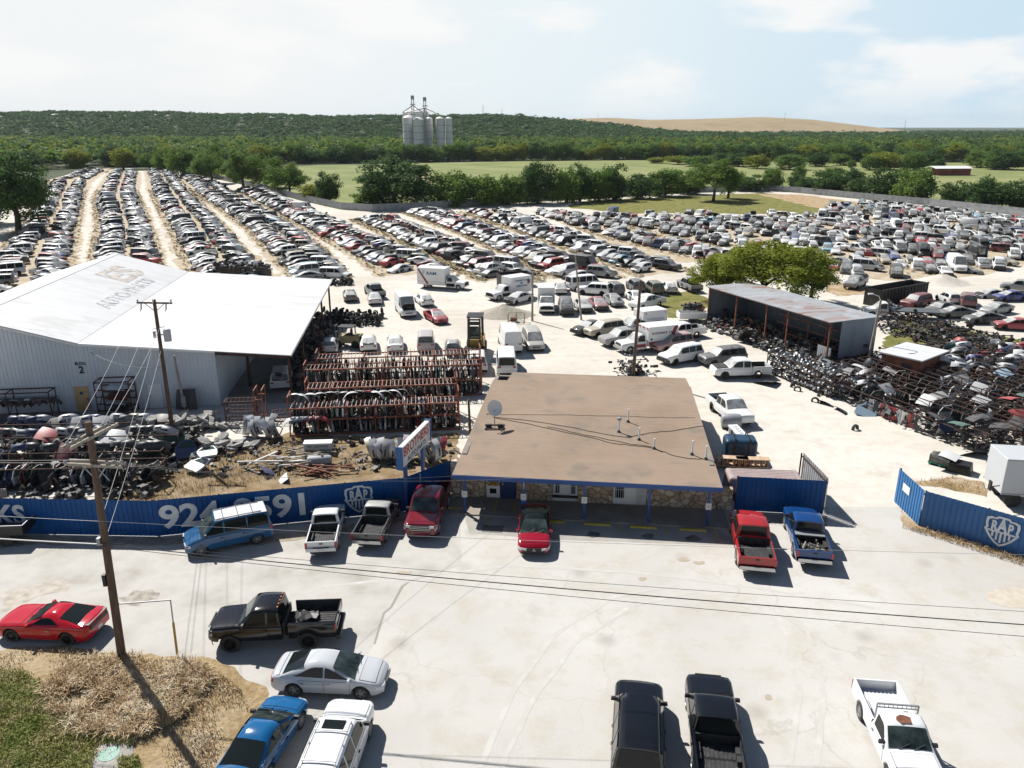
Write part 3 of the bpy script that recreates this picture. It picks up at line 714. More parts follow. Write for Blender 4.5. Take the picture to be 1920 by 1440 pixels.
def emblem(root, at, d, n, zc, size):
    """shield badge: ring outline, three letters on a band, vertical bars below"""
    out = [(-0.02, 1.0), (0.28, 0.93), (0.42, 0.80), (0.62, 0.82), (0.86, 0.72), (0.90, 0.42), (0.84, 0.10), (0.92, -0.02), (0.80, -0.22), (0.60, -0.52), (0.30, -0.82), (0.0, -1.0)]
    out = out[1:]; full = [(x, y) for x, y in out]+[(-x, y) for x, y in reversed(out[:-1])]
    inn = [(x*0.84, y*0.86) for x, y in full]
    mb = MB(); k = len(full); n0_ = len(mb.v)
    P3 = lambda p, o=0.0: d*(at+p[0]*size)+n*(0.046+o)+Vector((0, 0, zc+p[1]*size))
    mb.v += [tuple(P3(p)) for p in full]+[tuple(P3(p)) for p in inn]
    for q in range(k): mb.face((q, (q+1) % k, k+(q+1) % k, k+q))
    for (x0, x1, y0, y1) in ((-0.78, 0.78, -0.13, -0.02),):
        mb.poly([P3((x0, y0)), P3((x1, y0)), P3((x1, y1)), P3((x0, y1))])
    for x, y in ((-0.44, -0.44), (-0.22, -0.62), (0.0, -0.76), (0.22, -0.62), (0.44, -0.44)):
        mb.poly([P3((x-0.055, y)), P3((x+0.055, y)), P3((x+0.055, -0.13)), P3((x-0.055, -0.13))])
    o = mb.build('shield_emblem', LT, root)
    yaw = math.atan2(d.y, d.x)
    for s, x, h, zz in (('R', -0.42, 0.66, 0.24), ('A', 0.0, 0.86, 0.32), ('P', 0.42, 0.66, 0.24)):
        t_ = text_mesh(s, size*h*1.32, LT, 'letter', o, 0.045, 0.002, 0.62)
        on_wall(t_, P3((x, zz)), yaw)
emblem(fb, (along(F1, d1, 673, 1.2)), d1, n1, 1.22, 0.95)
# gate fence and right-hand fence
ga, gb = G(1378, 957), G(1541, 966)
gf, dg_, ng_ = fence('blue_fence', ga, gb, 'blue fence panel between the stone wall and the yard entrance')
gc = G(1549, 950); gl = G(1497, 898)
root, d_, n_ = fence('open_gate', gb+Vector((0.25, 0.3, 0)), G(1499, 909), 'sheet metal gate leaf swung open into the yard behind the blue panel', mt=M['galv'])
root['category'] = 'gate'
ra, rb, rc = G(1676, 940), G(1722, 986), Vector((34.5, 33.0, 0))
rf, dr, nr = fence('blue_fence', ra, rb, 'angled end of the blue fence with a blank white notice at the yard entrance', mt=mat('light_blue_metal', (0.025, 0.16, 0.40), 0.4))
b = MB(); b.box((0, 0, 0), (0.85, 0.02, 0.5)); o = b.build('notice', M['white'], rf); o.location = dr*1.3+nr*0.055+Vector((0, 0, 1.5)); o.rotation_euler = (0, 0, math.atan2(dr.y, dr.x))
rg, dr2, nr2 = fence('blue_fence', rb+Vector((0.05, -0.03, 0)), rc, 'blue fence with the white shield right of the yard entrance', mt=noisy('mid_blue_metal', [(0.3, (0.008, 0.085, 0.25)), (0.7, (0.014, 0.11, 0.31))], 0.9, 0.45))
emblem(rg, along(rb, dr2, 1876, 1.2), dr2, nr2, 1.2, 0.95)

# office -----------------------------------------------------------------
OY = R(-6.45); OF = Vector((-3.65, 43.42, 0)); ux = Vector((math.cos(OY), math.sin(OY), 0)); uy = Vector((-math.sin(OY), math.cos(OY), 0))
def stonemat():
    m = mat('flagstone_wall', rough=0.9); t = NT(m); v = t.coord('Object', (1, 0.35, 1.15))
    w = t.n('ShaderNodeTexNoise'); w.inputs['Scale'].default_value = 1.6; w.inputs['Detail'].default_value = 3; t.l(v, w.inputs['Vector'])
    vv = t.n('ShaderNodeVectorMath', operation='MULTIPLY_ADD'); vv.inputs[1].default_value = (0.25, 0, 0.25); t.l(w.outputs['Color'], vv.inputs[0]); t.l(v, vv.inputs[2])
    a = t.n('ShaderNodeTexVoronoi', feature='DISTANCE_TO_EDGE'); a.inputs['Scale'].default_value = 2.3; t.l(vv.outputs[0], a.inputs['Vector'])
    c = t.n('ShaderNodeTexVoronoi'); c.inputs['Scale'].default_value = 2.3; t.l(vv.outputs[0], c.inputs['Vector'])
    sp = t.n('ShaderNodeSeparateColor'); t.l(c.outputs['Color'], sp.inputs[0])
    col = t.ramp(sp.outputs[0], [(0.0, (0.42, 0.30, 0.20)), (0.3, (0.56, 0.45, 0.33)), (0.6, (0.48, 0.33, 0.24)), (0.8, (0.62, 0.54, 0.42)), (1.0, (0.38, 0.30, 0.22))], 'CONSTANT')
    col = t.mix(t.ramp(t.noise(v, 9, 5), [(0.4, (0,)*3), (0.7, (0.4,)*3)]), col, (0.30, 0.24, 0.17))
    e = t.ramp(a.outputs['Distance'], [(0.03, (0.85,)*3), (0.06, (0,)*3)])
    t.base(t.mix(e, col, (0.13, 0.105, 0.08))); t.bump(t.ramp(a.outputs['Distance'], [(0.0, (0,)*3), (0.12, (1,)*3)]), 0.8, 0.05); return m
M['stone'] = stonemat()
def roofmat():
    m = mat('rolled_roofing', rough=0.95); t = NT(m); v = t.coord('Object')
    a = t.noise(v, 0.22, 6); b = t.noise(t.coord('Object', (0.25, 5.0, 1)), 1.5, 7, 0.7); c = t.noise(v, 12, 4, 0.7)
    x = t.ramp(a, [(0.3, (0.23, 0.165, 0.115)), (0.55, (0.29, 0.215, 0.155)), (0.75, (0.25, 0.19, 0.145))])
    x = t.mix(t.ramp(b, [(0.55, (0,)*3), (0.78, (0.7,)*3)]), x, (0.15, 0.115, 0.09))
    x = t.mix(t.ramp(c, [(0.5, (0,)*3), (0.8, (0.4,)*3)]), x, (0.34, 0.27, 0.21))
    d = t.noise(v, 0.45, 5, 0.6); x = t.mix(t.ramp(d, [(0.52, (0,)*3), (0.70, (0.65,)*3)]), x, (0.165, 0.14, 0.112))
    w = t.n('ShaderNodeTexWave', wave_type='BANDS', bands_direction='Y'); w.inputs['Scale'].default_value = 0.17; w.inputs['Distortion'].default_value = 0.35; t.l(v, w.inputs['Vector'])
    x = t.mix(t.ramp(w.outputs['Fac'], [(0.0, (0.12,)*3), (0.03, (0,)*3)]), x, (0.13, 0.10, 0.08))
    t.base(x); t.bump(b, 0.3, 0.03); return m
M['roofing'] = roofmat()
off = empty('office_building', OF, OY, 'low stone office with a flat brown roof and blue trimmed porch', 'building')
RW, RD, WT = 16.15, 17.4, 2.45
def quadslab(mb, pts, th, m=0, mside=0):
    """slab from four top corners, thickness down"""
    lo = [Vector(p)-Vector((0, 0, th)) for p in pts]; n = len(pts)
    mb.poly(pts, m); mb.poly(list(reversed(lo)), mside)
    for k in range(n): mb.poly([lo[k], lo[(k+1) % n], pts[(k+1) % n], pts[k]], mside)
b = MB(); quadslab(b, [(0, 0, 2.76), (RW, 0, 2.76), (RW-0.1, RD, 3.22), (-0.1+0.25, RD, 3.22)], 0.10, 0, 0)
quadslab(b, [(1.3, RD+0.02, 3.18), (RW-0.15, RD+0.02, 3.18), (RW-0.25, 20.0, 3.10), (1.45, 20.0, 3.10)], 0.12)
roof = b.build('roof', M['roofing'], off)
b = MB(); b.box((RW/2, -0.03, 2.61), (RW+0.06, 0.05, 0.27)); b.box((-0.01, 1.25, 2.62), (0.05, 2.5, 0.26)); b.box((RW+0.01, 1.25, 2.62), (0.05, 2.5, 0.26)); b.build('fascia', M['bluepost'], off)
b = MB(); b.box((RW/2, 1.2, 2.58), (RW-0.1, 2.3, 0.04)); b.build('soffit', M['white'], off)
def ws(zx):   # wall coordinate along the front from the enlarged view's x
    px = 840+zx*0.29167; a = OF+uy*WT; return along(a, ux, px, 1.0)
S = {k: ws(k) for k in (30, 240, 335, 440, 672, 835, 1060, 1280, 1835)}
b = MB()
for x0, x1 in ((ws(20), S[240]), (S[440], S[672]), (S[835], S[1060]), (S[1280], RW+0.15)):
    b.box(((x0+x1)/2, WT+0.2, 1.28), (x1-x0, 0.4, 2.54)); b.build('stone_wall', M['stone'], off); b = MB()
b.box((RW+0.15+(S[1835]-RW)/2-0.07, WT+0.35, 0.72), (S[1835]-RW-0.2, 0.4, 1.44))
b.build('stone_wall', M['stone'], off)
b = MB(); x0, x1 = 0.1, RW-0.15
b.box((x0+0.15, (WT+19.9)/2+0.25, 1.45), (0.3, 19.9-WT-0.5, 2.9)); b.box((x1-0.1, (WT+19.7)/2+0.25, 1.45), (0.3, 19.7-WT-0.5, 2.9)); b.box(((x0+x1)/2, 19.6, 1.45), (x1-x0-0.4, 0.3, 2.9))
b.build('side_wall', noisy('dark_block', [(0.3, (0.16, 0.14, 0.12)), (0.7, (0.28, 0.25, 0.21))], 1, 0.9), off)
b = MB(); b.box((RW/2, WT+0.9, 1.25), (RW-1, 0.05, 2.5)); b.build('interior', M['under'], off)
# entrance: white door with notices, blue door
def panel(name, x0, x1, z0, z1, mt, t=0.10, depth=0.05, parent=None):
    b = MB(); b.box(((x0+x1)/2, WT+t, (z0+z1)/2), (x1-x0, depth, z1-z0)); return b.build(name, mt, parent or off)
fr = MB(); 
dw = panel('white_door', S[240]+0.06, S[335]-0.03, 0.05, 2.35, M['white'])
panel('glazing', S[240]+0.28, S[335]-0.25, 0.38, 0.72, M['glass'], 0.07, 0.02, dw)
panel('handle', S[335]-0.18, S[335]-0.10, 1.0, 1.15, M['grey'], 0.05, 0.05, dw)
os_ = panel('open_sign', S[240]+0.2, S[335]-0.05, 0.92, 1.42, mat('sign_orange', (0.62, 0.33, 0.02), 0.5), 0.055, 0.03)
tx = text_mesh('OPEN', 0.42, M['black'], 'lettering', os_, 0.03, 0.003, 0.82); on_wall(tx, ((S[240]+S[335])/2+0.07, WT+0.035, 1.10), 0)
tx = text_mesh('YES, WE ARE', 0.13, M['black'], 'lettering', os_, 0.02, 0.003); on_wall(tx, ((S[240]+S[335])/2+0.07, WT+0.035, 1.33), 0)
panel('notice_sheet', S[240]+0.2, S[335]-0.35, 0.75, 0.9, M['plate'], 0.06, 0.015)
bd = panel('blue_door', S[335]+0.03, S[440]-0.03, 0.04, 2.4, mat('door_blue', (0.012, 0.03, 0.13), 0.4))
panel('handle', S[335]+0.12, S[335]+0.2, 1.0, 1.2, M['grey'], 0.05, 0.05, bd)
def window(x0, x1, z0, z1, parent):
    f = MB()
    for bx in ((x0, x0+0.07, z0, z1), (x1-0.07, x1, z0, z1), (x0+0.07, x1-0.07, z0, z0+0.07), (x0+0.07, x1-0.07, z1-0.07, z1)):
        f.box(((bx[0]+bx[1])/2, WT+0.07, (bx[2]+bx[3])/2), (bx[1]-bx[0], 0.07, bx[3]-bx[2]))
    w = f.build('window', M['white'], parent)
    g_ = MB(); g_.box(((x0+x1)/2, WT+0.10, (z0+z1)/2), (x1-x0-0.14, 0.02, z1-z0-0.14)); g_.build('pane', M['glass'], w)
    bars = MB(); n = max(4, int((x1-x0)/0.13))
    for k in range(1, n): bars.box((x0+(x1-x0)*k/n, WT+0.045, (z0+z1)/2), (0.02, 0.02, z1-z0-0.1))
    for k in range(1, 3): bars.box(((x0+x1)/2, WT+0.044, z0+(z1-z0)*k/3), (x1-x0-0.1, 0.016, 0.02))
    bars.build('security_bars', M['white'], w); return w
panel('window_surround', S[672]+0.02, S[835]-0.02, 0.04, 2.5, M['white'], 0.16, 0.1)
xm = (S[672]+S[835])/2
window(S[672]+0.08, xm-0.28, 0.55, 2.4, off); window(xm+0.28, S[835]-0.08, 0.55, 2.4, off)
panel('counter_shelf', S[672]-0.02, S[835]+0.02, 0.40, 0.50, M['black'], -0.04, 0.22)
panel('door_surround', S[1060]+0.02, S[1280]-0.02, 0.02, 2.5, M['white'], 0.16, 0.1)
window(S[1060]+0.08, S[1060]+0.78, 0.45, 2.4, off)
gd = panel('screen_door', S[1060]+1.5, S[1280]-0.12, 0.05, 2.4, noisy('screen_door', [(0.3, (0.45, 0.44, 0.42)), (0.7, (0.6, 0.59, 0.57))], 2, 0.7), 0.08, 0.05)
for zz in (0.85, 1.45, 1.75): panel('door_bar', S[1060]+1.55, S[1280]-0.17, zz, zz+0.05, M['white'], 0.045, 0.02, gd)
for k, zx in enumerate((108, 487, 876, 1292, 1672)):
    x = along(OF+uy*0.3, ux, 840+zx*0.29167, 1.2)
    b = MB(); b.box((x, 0.3, 1.28), (0.15, 0.15, 2.35)); p = b.build('porch_post', M['bluepost'], off)
    if zx != 1292:
        q = MB(); q.box((x, 0.21, 1.38), (0.34, 0.02, 0.42)); sg_ = q.build('post_sign', M['plate'], p)
        if zx == 487:
            q = MB(); q.box((x, 0.205, 1.05), (0.26, 0.02, 0.26)); q.build('parking_symbol', mat('sign_blue', (0.02, 0.12, 0.5), 0.5), p)
            for i, c_ in enumerate('2401'):
                tx = text_mesh(c_, 0.26, M['white'], 'house_number', p, 0.02, 0.003); on_wall(tx, (x, 0.22, 2.36-i*0.13), 0); tx.scale = (0.62, 0.55, 1)
        for zz, ln in ((1.48, 0.2), (1.40, 0.24), (1.32, 0.18)):
            q = MB(); q.box((x, 0.196, zz), (ln, 0.006, 0.025)); q.build('print', M['grey'], p)
b = MB(); b.box((RW/2+0.2, (WT+0.05)/2+0.0, 0.05), (RW+0.9, WT-0.02, 0.10)); b.build('walkway', M['walk'], off)
# wheel stops and bay lines
for x0, x1 in ((1.15, 2.3), (4.55, 5.7)): pass
for k, (px, py) in enumerate(((702, 1098), (960, 1114), (1258, 1133), (1576, 1150), (45, 1012))):
    p = G(840+px*0.29167, 660+py*0.29167)
    b = MB(); b.box((0, 0, 0.07), (1.65 if k not in (0, 4) else 0.9, 0.17, 0.13), 0, taper=0.92)
    o = b.build('wheel_stop', M['yellow'], None, loc=p, rz=OY)
    tag(o, ('yellow concrete wheel stop just right of the red sports sedan', 'yellow concrete wheel stop second from left before the porch', 'yellow wheel stop between the two porch oil stains', 'yellow wheel stop nearest the red pickup by the porch', 'faded wheel stop beside the front of the porch near the maroon pickup')[k], 'wheel stop', 'wheel stops along the porch')
for (a, c) in (((318, 962), (290, 1050)), ((441, 965), (418, 1040)), ((1102, 1080), (1104, 1165)), ((1400, 1095), (1412, 1170)), ((1708, 1115), (1740, 1200)), ((800, 1062), (800, 1100)), ((250, 1030), (244, 1130))):
    a3 = G(840+a[0]*0.29167, 660+a[1]*0.29167); c3 = G(840+c[0]*0.29167, 660+c[1]*0.29167)
    b = MB(); dd = (c3-a3); nn = Vector((-dd.y, dd.x, 0)).normalized()*0.05
    zz = Vector((0, 0, 0.107 if a[1] < 1000 else 0.020)); b.poly([a3+nn+zz, a3-nn+zz, c3-nn+zz, c3+nn+zz]); tag(b.build('bay_line', M['yellow']), kind='structure')
# roof fittings: dish, vents, cables
def roofz(t): return 2.76+0.46*t/RD
def rp(zx, zy):
    """roof point seen at the enlarged view's pixel"""
    z = 2.95
    for _ in range(6):
        p = G(840+zx*0.29167, 660+zy*0.29167, z); t = (p-OF).dot(uy); z = roofz(t)
    return p
for k, (x, y0, y1) in enumerate(((1157, 450, 372), (1098, 515, 432), (1228, 565, 492), (1324, 622, 560), (1568, 660, 575), (1657, 690, 607))):
    p = rp(x, y0); h = (y0-y1)*0.29167*math.hypot(p.y, 20)/FOC/0.88
    b = MB(); b.tube([(0, 0, -0.02), (0, 0, h)], 0.055, 10)
    root = empty('vent_pipe', p, 0, ('white vent pipe farthest back on the brown roof', 'capped white vent pipe left of the other roof vents', 'white vent pipe where the roof cables fork', 'white vent pipe standing beside the lower roof cable', 'white vent pipe second from the right roof edge', 'white vent pipe closest to the right roof edge')[k], 'vent pipe', 'vent pipes on the office roof')
    b.build('pipe', M['white'], root, 40)
    b = MB(); b.lathe([(0.17, 0.0), (0.09, 0.07), (0.06, 0.16)], 12); b.build('boot', M['black'], root, 40)
    if k == 1:
        b = MB(); b.lathe([(0.13, h-0.12), (0.15, h-0.1), (0.15, h+0.06), (0.0, h+0.1)], 12); b.build('cap', M['grey'], root, 40)
for k, run in enumerate(([(240, 405), (500, 402), (800, 408), (1010, 412), (1300, 420), (1590, 425)], [(290, 420), (460, 437), (640, 460), (860, 500), (1010, 530), (1165, 552), (1290, 522), (1450, 508), (1650, 476)],
                         [(300, 425), (470, 455), (690, 505), (860, 540), (1060, 588), (1210, 605), (1330, 622), (1460, 672), (1590, 690), (1650, 690), (1735, 715)], [(640, 480), (840, 525), (1000, 560), (1150, 590), (1310, 612)])):
    b = MB(); pts = []
    for (x, y), (x2, y2) in zip(run, run[1:]):
        for q in range(4):
            pts.append(rp(x+(x2-x)*q/4+random.uniform(-4, 4), y+(y2-y)*q/4+random.uniform(-2.5, 2.5))+Vector((0, 0, 0.03)))
    pts.append(rp(*run[-1])+Vector((0, 0, 0.03)))
    b.tube(pts, 0.018 if k else 0.013, 5)
    tag(b.build('roof_cable', M['black']), ('straight thin cable lying across the back of the brown roof', 'dark cable that sags from the dish and climbs to the right roof edge', 'long dark cable from the dish to the front right roof corner', 'short dark cable lying just behind the longest roof cable')[k], 'cable', 'cables on the office roof')
p = rp(300, 490)
root = empty('satellite_dish', p, R(0), 'grey satellite dish on a weighted mount at the left of the brown roof', 'satellite dish')
b = MB(); rows = []
for r in (0.0, 0.2, 0.4, 0.6, 0.72):
    rows.append([(r*math.cos(q*math.pi/10), r*math.sin(q*math.pi/10)*0.92, 0.28*r*r) for q in range(20)])
b.grid(rows, 0, closed=True); o = b.build('dish', mat('dish_grey', (0.68, 0.68, 0.67), 0.5), root, 60); o.rotation_euler = (R(64), 0, R(38)); o.scale = (0.86,)*3; o.location = (-0.05, 0.35, 1.35)
b = MB(); b.tube([(0, 0.1, 0.05), (0, 0.1, 0.85), (0, 0.3, 1.25)], 0.035, 8); b.build('mast', M['grey'], root)
b = MB(); b.bar((-0.7, -0.3, 0.06), (0.7, -0.3, 0.06), 0.07); b.bar((-0.7, 0.5, 0.06), (0.7, 0.5, 0.06), 0.07); b.bar((-0.6, -0.3, 0.06), (-0.6, 0.5, 0.06), 0.07); b.bar((0.6, -0.3, 0.06), (0.6, 0.5, 0.06), 0.07)
for xx in (-0.4, 0.4): b.box((xx, 0.1, 0.16), (0.4, 0.2, 0.2))
b.build('mount', M['black'], root)
b = MB(); b.tube([(-0.05, 0.30, 1.05), (-0.45, -0.12, 1.15)], 0.02, 6); b.box((-0.47, -0.14, 1.17), (0.08, 0.12, 0.08)); b.build('feed_arm', M['grey'], root)
# ------------------------------------------------------------------ the cars on the front lot
def by_wheels(rear_px, front_px, near, W):
    """centre and heading from the ground contact of the near rear and front wheels"""
    a = G(*rear_px); b = G(*front_px); h = (b-a).normalized(); lf = Vector((-h.y, h.x, 0))
    return a, b, h, (lf if near == 'R' else -lf)*(W/2-0.12)
def spot(car, rear_px, front_px, near):
    a, b, h, o = by_wheels(rear_px, front_px, near, car.W); c = (a+b)/2+o-h*(car.wheels[0]+car.wheels[1])/2
    return c, math.atan2(h.y, h.x)
def spot_axis(car, rear, front, at, offs):
    """rear, front: (px,py,z) on the centre line; at: (px,py,z) of a point lying offs ahead of the car's centre"""
    a = G(*rear); b = G(*front); h = (b-a); h.z = 0; h.normalize(); p = G(*at); c = Vector((p.x, p.y, 0))-h*offs
    return c, math.atan2(h.y, h.x)
P_, PD = M['paint'], M['paint_dusty']
c = coupe(); loc, rz = spot(c, (131.7, 1209), (25, 1202), 'L')
t = hero_car('sports_coupe', c, (0.46, 0.010, 0.022), P_, 'bright red sports coupe parked along the grass verge left of the tall pole', 'car', loc, rz, [(-0.95, 0.55, 0.25, -0.1)], 'dark', True, [(-0.62, 0.68)], trim='paint', grille=(0.45, 0.62, 1.2, M['black']), rim_w=0.25)
b = MB(); b.box((-2.395, 0, 0.83), (0.03, 1.35, 0.17)); b.build('rear_panel', M['black'], t)
boxpart(t, 'spoiler', (-2.30, 0, 1.035), (0.16, 1.45, 0.03), M['black'])
c, xb = truck(L=5.75, W=2.02, H=2.06, belt=1.34, cab=1.75, hood=1.35, r=0.46, sill=0.58); 
loc, rz = spot(c, (584, 1216), (430, 1222), 'L')
t = hero_truck('pickup_truck', c, xb, (0.006, 0.006, 0.007), P_, 'lifted black pickup with an open bed beside the grassy corner', loc, rz, [(xb+0.16, xb+0.62, 0.05, 0.0), (xb+0.72, 1.20, 0.0, -0.02)], [(xb+0.62, 1.45)], 'black', railz=1.42, kind='dark', floor=0.95, rw=0.3)
b = MB()
for k in range(5): b.box((c.gh[1]+0.06, -0.55+k*0.275, c.roof(c.gh[1]+0.06)+0.05), (0.06, 0.08, 0.035))
b.build('roof_lamp', M['amber'], t)
b = MB()
for k in range(14): b.box((random.uniform(-1.9, -1.1), random.uniform(-0.4, 0.3), 1.0+random.uniform(0, 0.12)), (0.35, 0.28, 0.15), 0, Matrix.Rotation(random.uniform(0, 3), 3, 'Z') @ Matrix.Rotation(random.uniform(-0.5, 0.5), 3, 'X'))
o = b.build('tarp_bundle', M['black'], None, loc=loc, rz=rz); tag(o, 'crumpled black tarp lying in the lifted black pickup bed', 'tarp')
c = sedan(L=4.85, W=1.82, H=1.5, belt=0.96); loc, rz = spot(c, (554, 1305), (678, 1311), 'R')
hero_car('sedan', c, (0.52, 0.54, 0.56), P_, 'silver four door sedan nosing out from the grass corner', 'car', loc, rz, [(-1.42, -0.12, 0.28, 0.0), (-0.05, 0.95, 0.0, -0.02)], 'alloy', True, [(-1.18, -0.12), (-0.06, 1.0)], grille=(0.52, 0.66, 0.8, M['chrome']), trim='paint', wind_k=0.93)
c = sedan(L=4.7, W=1.8, H=1.44, belt=0.92)
loc, rz = spot_axis(c, (457, 1404, 1.4), (495, 1348, 1.4), (495, 1348, 1.4), 0.15)
hero_car('sedan', c, (0.006, 0.10, 0.26), P_, 'metallic blue sedan parked nose up beside the white sport utility', 'car', loc, rz, [(-1.35, -0.12, 0.28, 0.0), (-0.05, 0.92, 0.0, -0.02)], 'alloy', True, [(-1.15, -0.12), (-0.06, 1.0)], rear_t=(0.04, 0.96), rear_k=0.93, wind_k=0.93)
c = suv(L=4.95, W=1.94, H=1.84); loc, rz = spot_axis(c, (597, 1430, 1.85), (633, 1341, 1.85), (633, 1341, 1.85), 0.55)
t = hero_car('sport_utility', c, (0.76, 0.77, 0.77), P_, 'white sport utility with a dark sunroof and roof rails near the bottom edge', 'car', loc, rz, [(-2.15, -1.35, 0.12, 0.0), (-1.25, -0.42), (-0.34, 0.72, 0.0, -0.02)], 'alloy', True, [(-1.2, -0.38), (-0.34, 0.85)], roof_rails='white', sunroof=True)
b = MB(); b.box((0, 0, 0), (0.05, 1.25, 0.04)); 
for x in (-0.3, -1.75): o = b.build('roof_bar', M['white'], t); o.location = (x, 0, 1.93)
setcol(t, (0.76, 0.77, 0.77))
c = suv(L=5.15, W=2.0, H=1.93); loc, rz = spot_axis(c, (1199, 1385, 1.9), (1200, 1302, 1.9), (1200, 1302, 1.9), 0.57)
t = hero_car('sport_utility', c, (0.006, 0.007, 0.009), P_, 'black sport utility at the bottom edge left of a black pickup', 'car', loc, rz, [(-2.25, -1.4, 0.12, 0.0), (-1.3, -0.42), (-0.34, 0.75, 0.0, -0.02)], 'alloy', True, [(-1.25, -0.38), (-0.34, 0.9)])
b = MB()
for k in range(5): b.box((-0.8, -0.5+k*0.25, 1.925+0.008), (2.1, 0.03, 0.02))
b.build('roof_rib', P_, t); setcol(t, (0.006, 0.007, 0.009))
c, xb = truck(L=5.5, W=1.92, H=1.82, cab=1.9, hood=1.42); loc, rz = spot_axis(c, (1346, 1359, 1.8), (1341, 1302, 1.8), (1341, 1302, 1.8), 0.60)
hero_truck('pickup_truck', c, xb, (0.007, 0.008, 0.010), P_, 'black pickup with its ribbed bed towards the bottom edge', loc, rz+0.04, [(xb+0.16, xb+0.8), (xb+0.9, 1.0, 0, -0.02)], [(xb+0.85, 1.3)], 'black', railz=1.2)
c, xb = truck(L=5.3, W=1.86, H=1.66, belt=1.06, cab=1.25, hood=1.45, r=0.36, sill=0.34, wr=1.05)
loc, rz = spot_axis(c, (1640, 1276, 1.1), (1712, 1400, 1.5), (1690, 1340, 1.66), 0.0)
t = hero_truck('pickup_truck', c, xb, (0.74, 0.75, 0.76), P_, 'white single cab pickup with a rusty roof patch and headache rack', loc, rz, [(xb+0.2, 0.85, 0, -0.02)], [(xb+0.12, 1.1)], 'chrome', liner='white', railz=1.1, floor=0.68)
b = MB(); x = c.gh[1]+0.02; zz = c.roof(x)+0.045
for q in range(9): b.poly([(0.12+0.0, 0.05, 0)]*0 or [(x+0.42+0.27*math.cos(q*0.7)*random.uniform(0.7, 1.1), 0.33*math.sin(q*0.7)*random.uniform(0.7, 1.1), zz+0.03) for q in range(9)]) if q == 0 else None
b.build('rust_patch', M['rustspot'], t)
b = MB(); y = c.wtop+0.02; xr = xb-0.10
for sg in (1, -1): b.bar((xr, sg*y, 1.1), (xr, sg*y, 1.78), 0.05)
b.bar((xr, -y, 1.78), (xr, y, 1.78), 0.06); b.bar((xr, -y, 1.62), (xr, y, 1.62), 0.04)
for k in range(9): b.bar((xr, -y+0.1+k*(2*y-0.2)/8, 1.62), (xr, -y+0.1+k*(2*y-0.2)/8, 1.78), 0.02)
b.build('headache_rack', M['grey'], t)
c = minivan(L=4.8, W=1.95, H=1.92); loc, rz = spot(c, (481.7, 1020), (380, 1041.7), 'L')
t = hero_car('minivan', c, (0.020, 0.10, 0.23), P_, 'blue minivan with a faded white roof parked by the blue fence', 'van', loc, rz, [(-2.2, -1.05, 0.05, 0.0), (-0.98, 0.2), (0.28, 1.25, 0.0, -0.02)], 'alloy', True, [(-0.95, 0.24), (0.28, 1.3)], roof_rails=False)
b = MB(); b.grid([[(x, u*c.wtop*0.93, c.roof(x)+0.03*(1-u*u*1.1)+0.012) for u in lin(-1, 1, 9)] for x in lin(c.gh[1]+0.02, c.gh[2]-0.02, 8)], 0, flip=True); b.build('roof_panel', M['paint_dusty'], t, 40).color = (0.55, 0.58, 0.60, 1)  # pale panel laid over the blue roof
for x in (-1.4, -0.6, 0.2): boxpart(t, 'roof_bar', (x, 0, 1.96), (0.05, 1.35, 0.05), M['chrome'])
for sg in (1, -1): boxpart(t, 'roof_rail', (-0.6, sg*0.62, 1.94), (2.5, 0.04, 0.05), M['chrome'])
b = MB()
for sg in (1, -1): b.box((0.1, sg*0.955, 0.62), (3.9, 0.02, 0.22))
b.build('lower_band', M['paint'], t).color = (0.012, 0.05, 0.13, 1)
def truck_spot(c, rear_top, front_top, z):
    a = G(*rear_top, z); b_ = G(*front_top, z); h = b_-a; h.z = 0; h.normalize()
    return Vector((a.x, a.y, 0))+h*c.L/2, math.atan2(h.y, h.x)
c, xb = truck(L=5.0, W=1.78, H=1.6, belt=1.02, cab=1.35, hood=1.3, r=0.35, sill=0.34, wr=1.05); loc, rz = truck_spot(c, (601, 1015), (612, 972), 1.05)
hero_truck('pickup_truck', c, xb, (0.74, 0.75, 0.75), P_, 'small white pickup backed out from the fence beside the blue minivan', loc, rz, [(xb+0.2, 0.75, 0, -0.02)], [(xb+0.12, 1.05)], 'paint', railz=1.05, floor=0.62)
c, xb = truck(L=5.1, W=1.82, H=1.62, belt=1.04, cab=1.35, hood=1.35, r=0.36, sill=0.36, wr=1.05); loc, rz = truck_spot(c, (687, 1000), (709, 959), 1.08)
t = hero_truck('pickup_truck', c, xb, (0.10, 0.10, 0.10), P_, 'dark grey pickup with a pale dusty roof between white and maroon pickups', loc, rz, [(xb+0.2, 0.75, 0, -0.02)], [(xb+0.12, 1.05)], 'chrome', railz=1.08, floor=0.64, roof_mat=PD)
for o in t.children:
    if o.name.startswith('roof'): o.color = (0.30, 0.30, 0.29, 1)
c, xb = truck(L=5.75, W=2.02, H=1.9, belt=1.18, cab=2.15, hood=1.42, r=0.42); a = G(819, 908, 1.25); h = (G(787, 998, 1.05)-a); h.z = 0; h.normalize(); f = G(788, 1016)
hero_truck('pickup_truck', c, xb, (0.17, 0.012, 0.022), P_, 'dark red crew cab pickup facing out under the tall business sign', Vector((f.x, f.y, 0))-h*c.L/2, math.atan2(h.y, h.x), [(xb+0.18, xb+1.0), (xb+1.1, 1.1, 0, -0.02)], [(xb+0.2, xb+1.02), (xb+1.06, 1.35)], 'paint', railz=1.25, grille='chrome')
c = sedan(L=4.85, W=1.86, H=1.40, belt=0.92); f = G(1001, 1047); a = G(1003, 952, 0.95); h = (G(1001, 1040, 0.6)-a); h.z = 0; h.normalize()
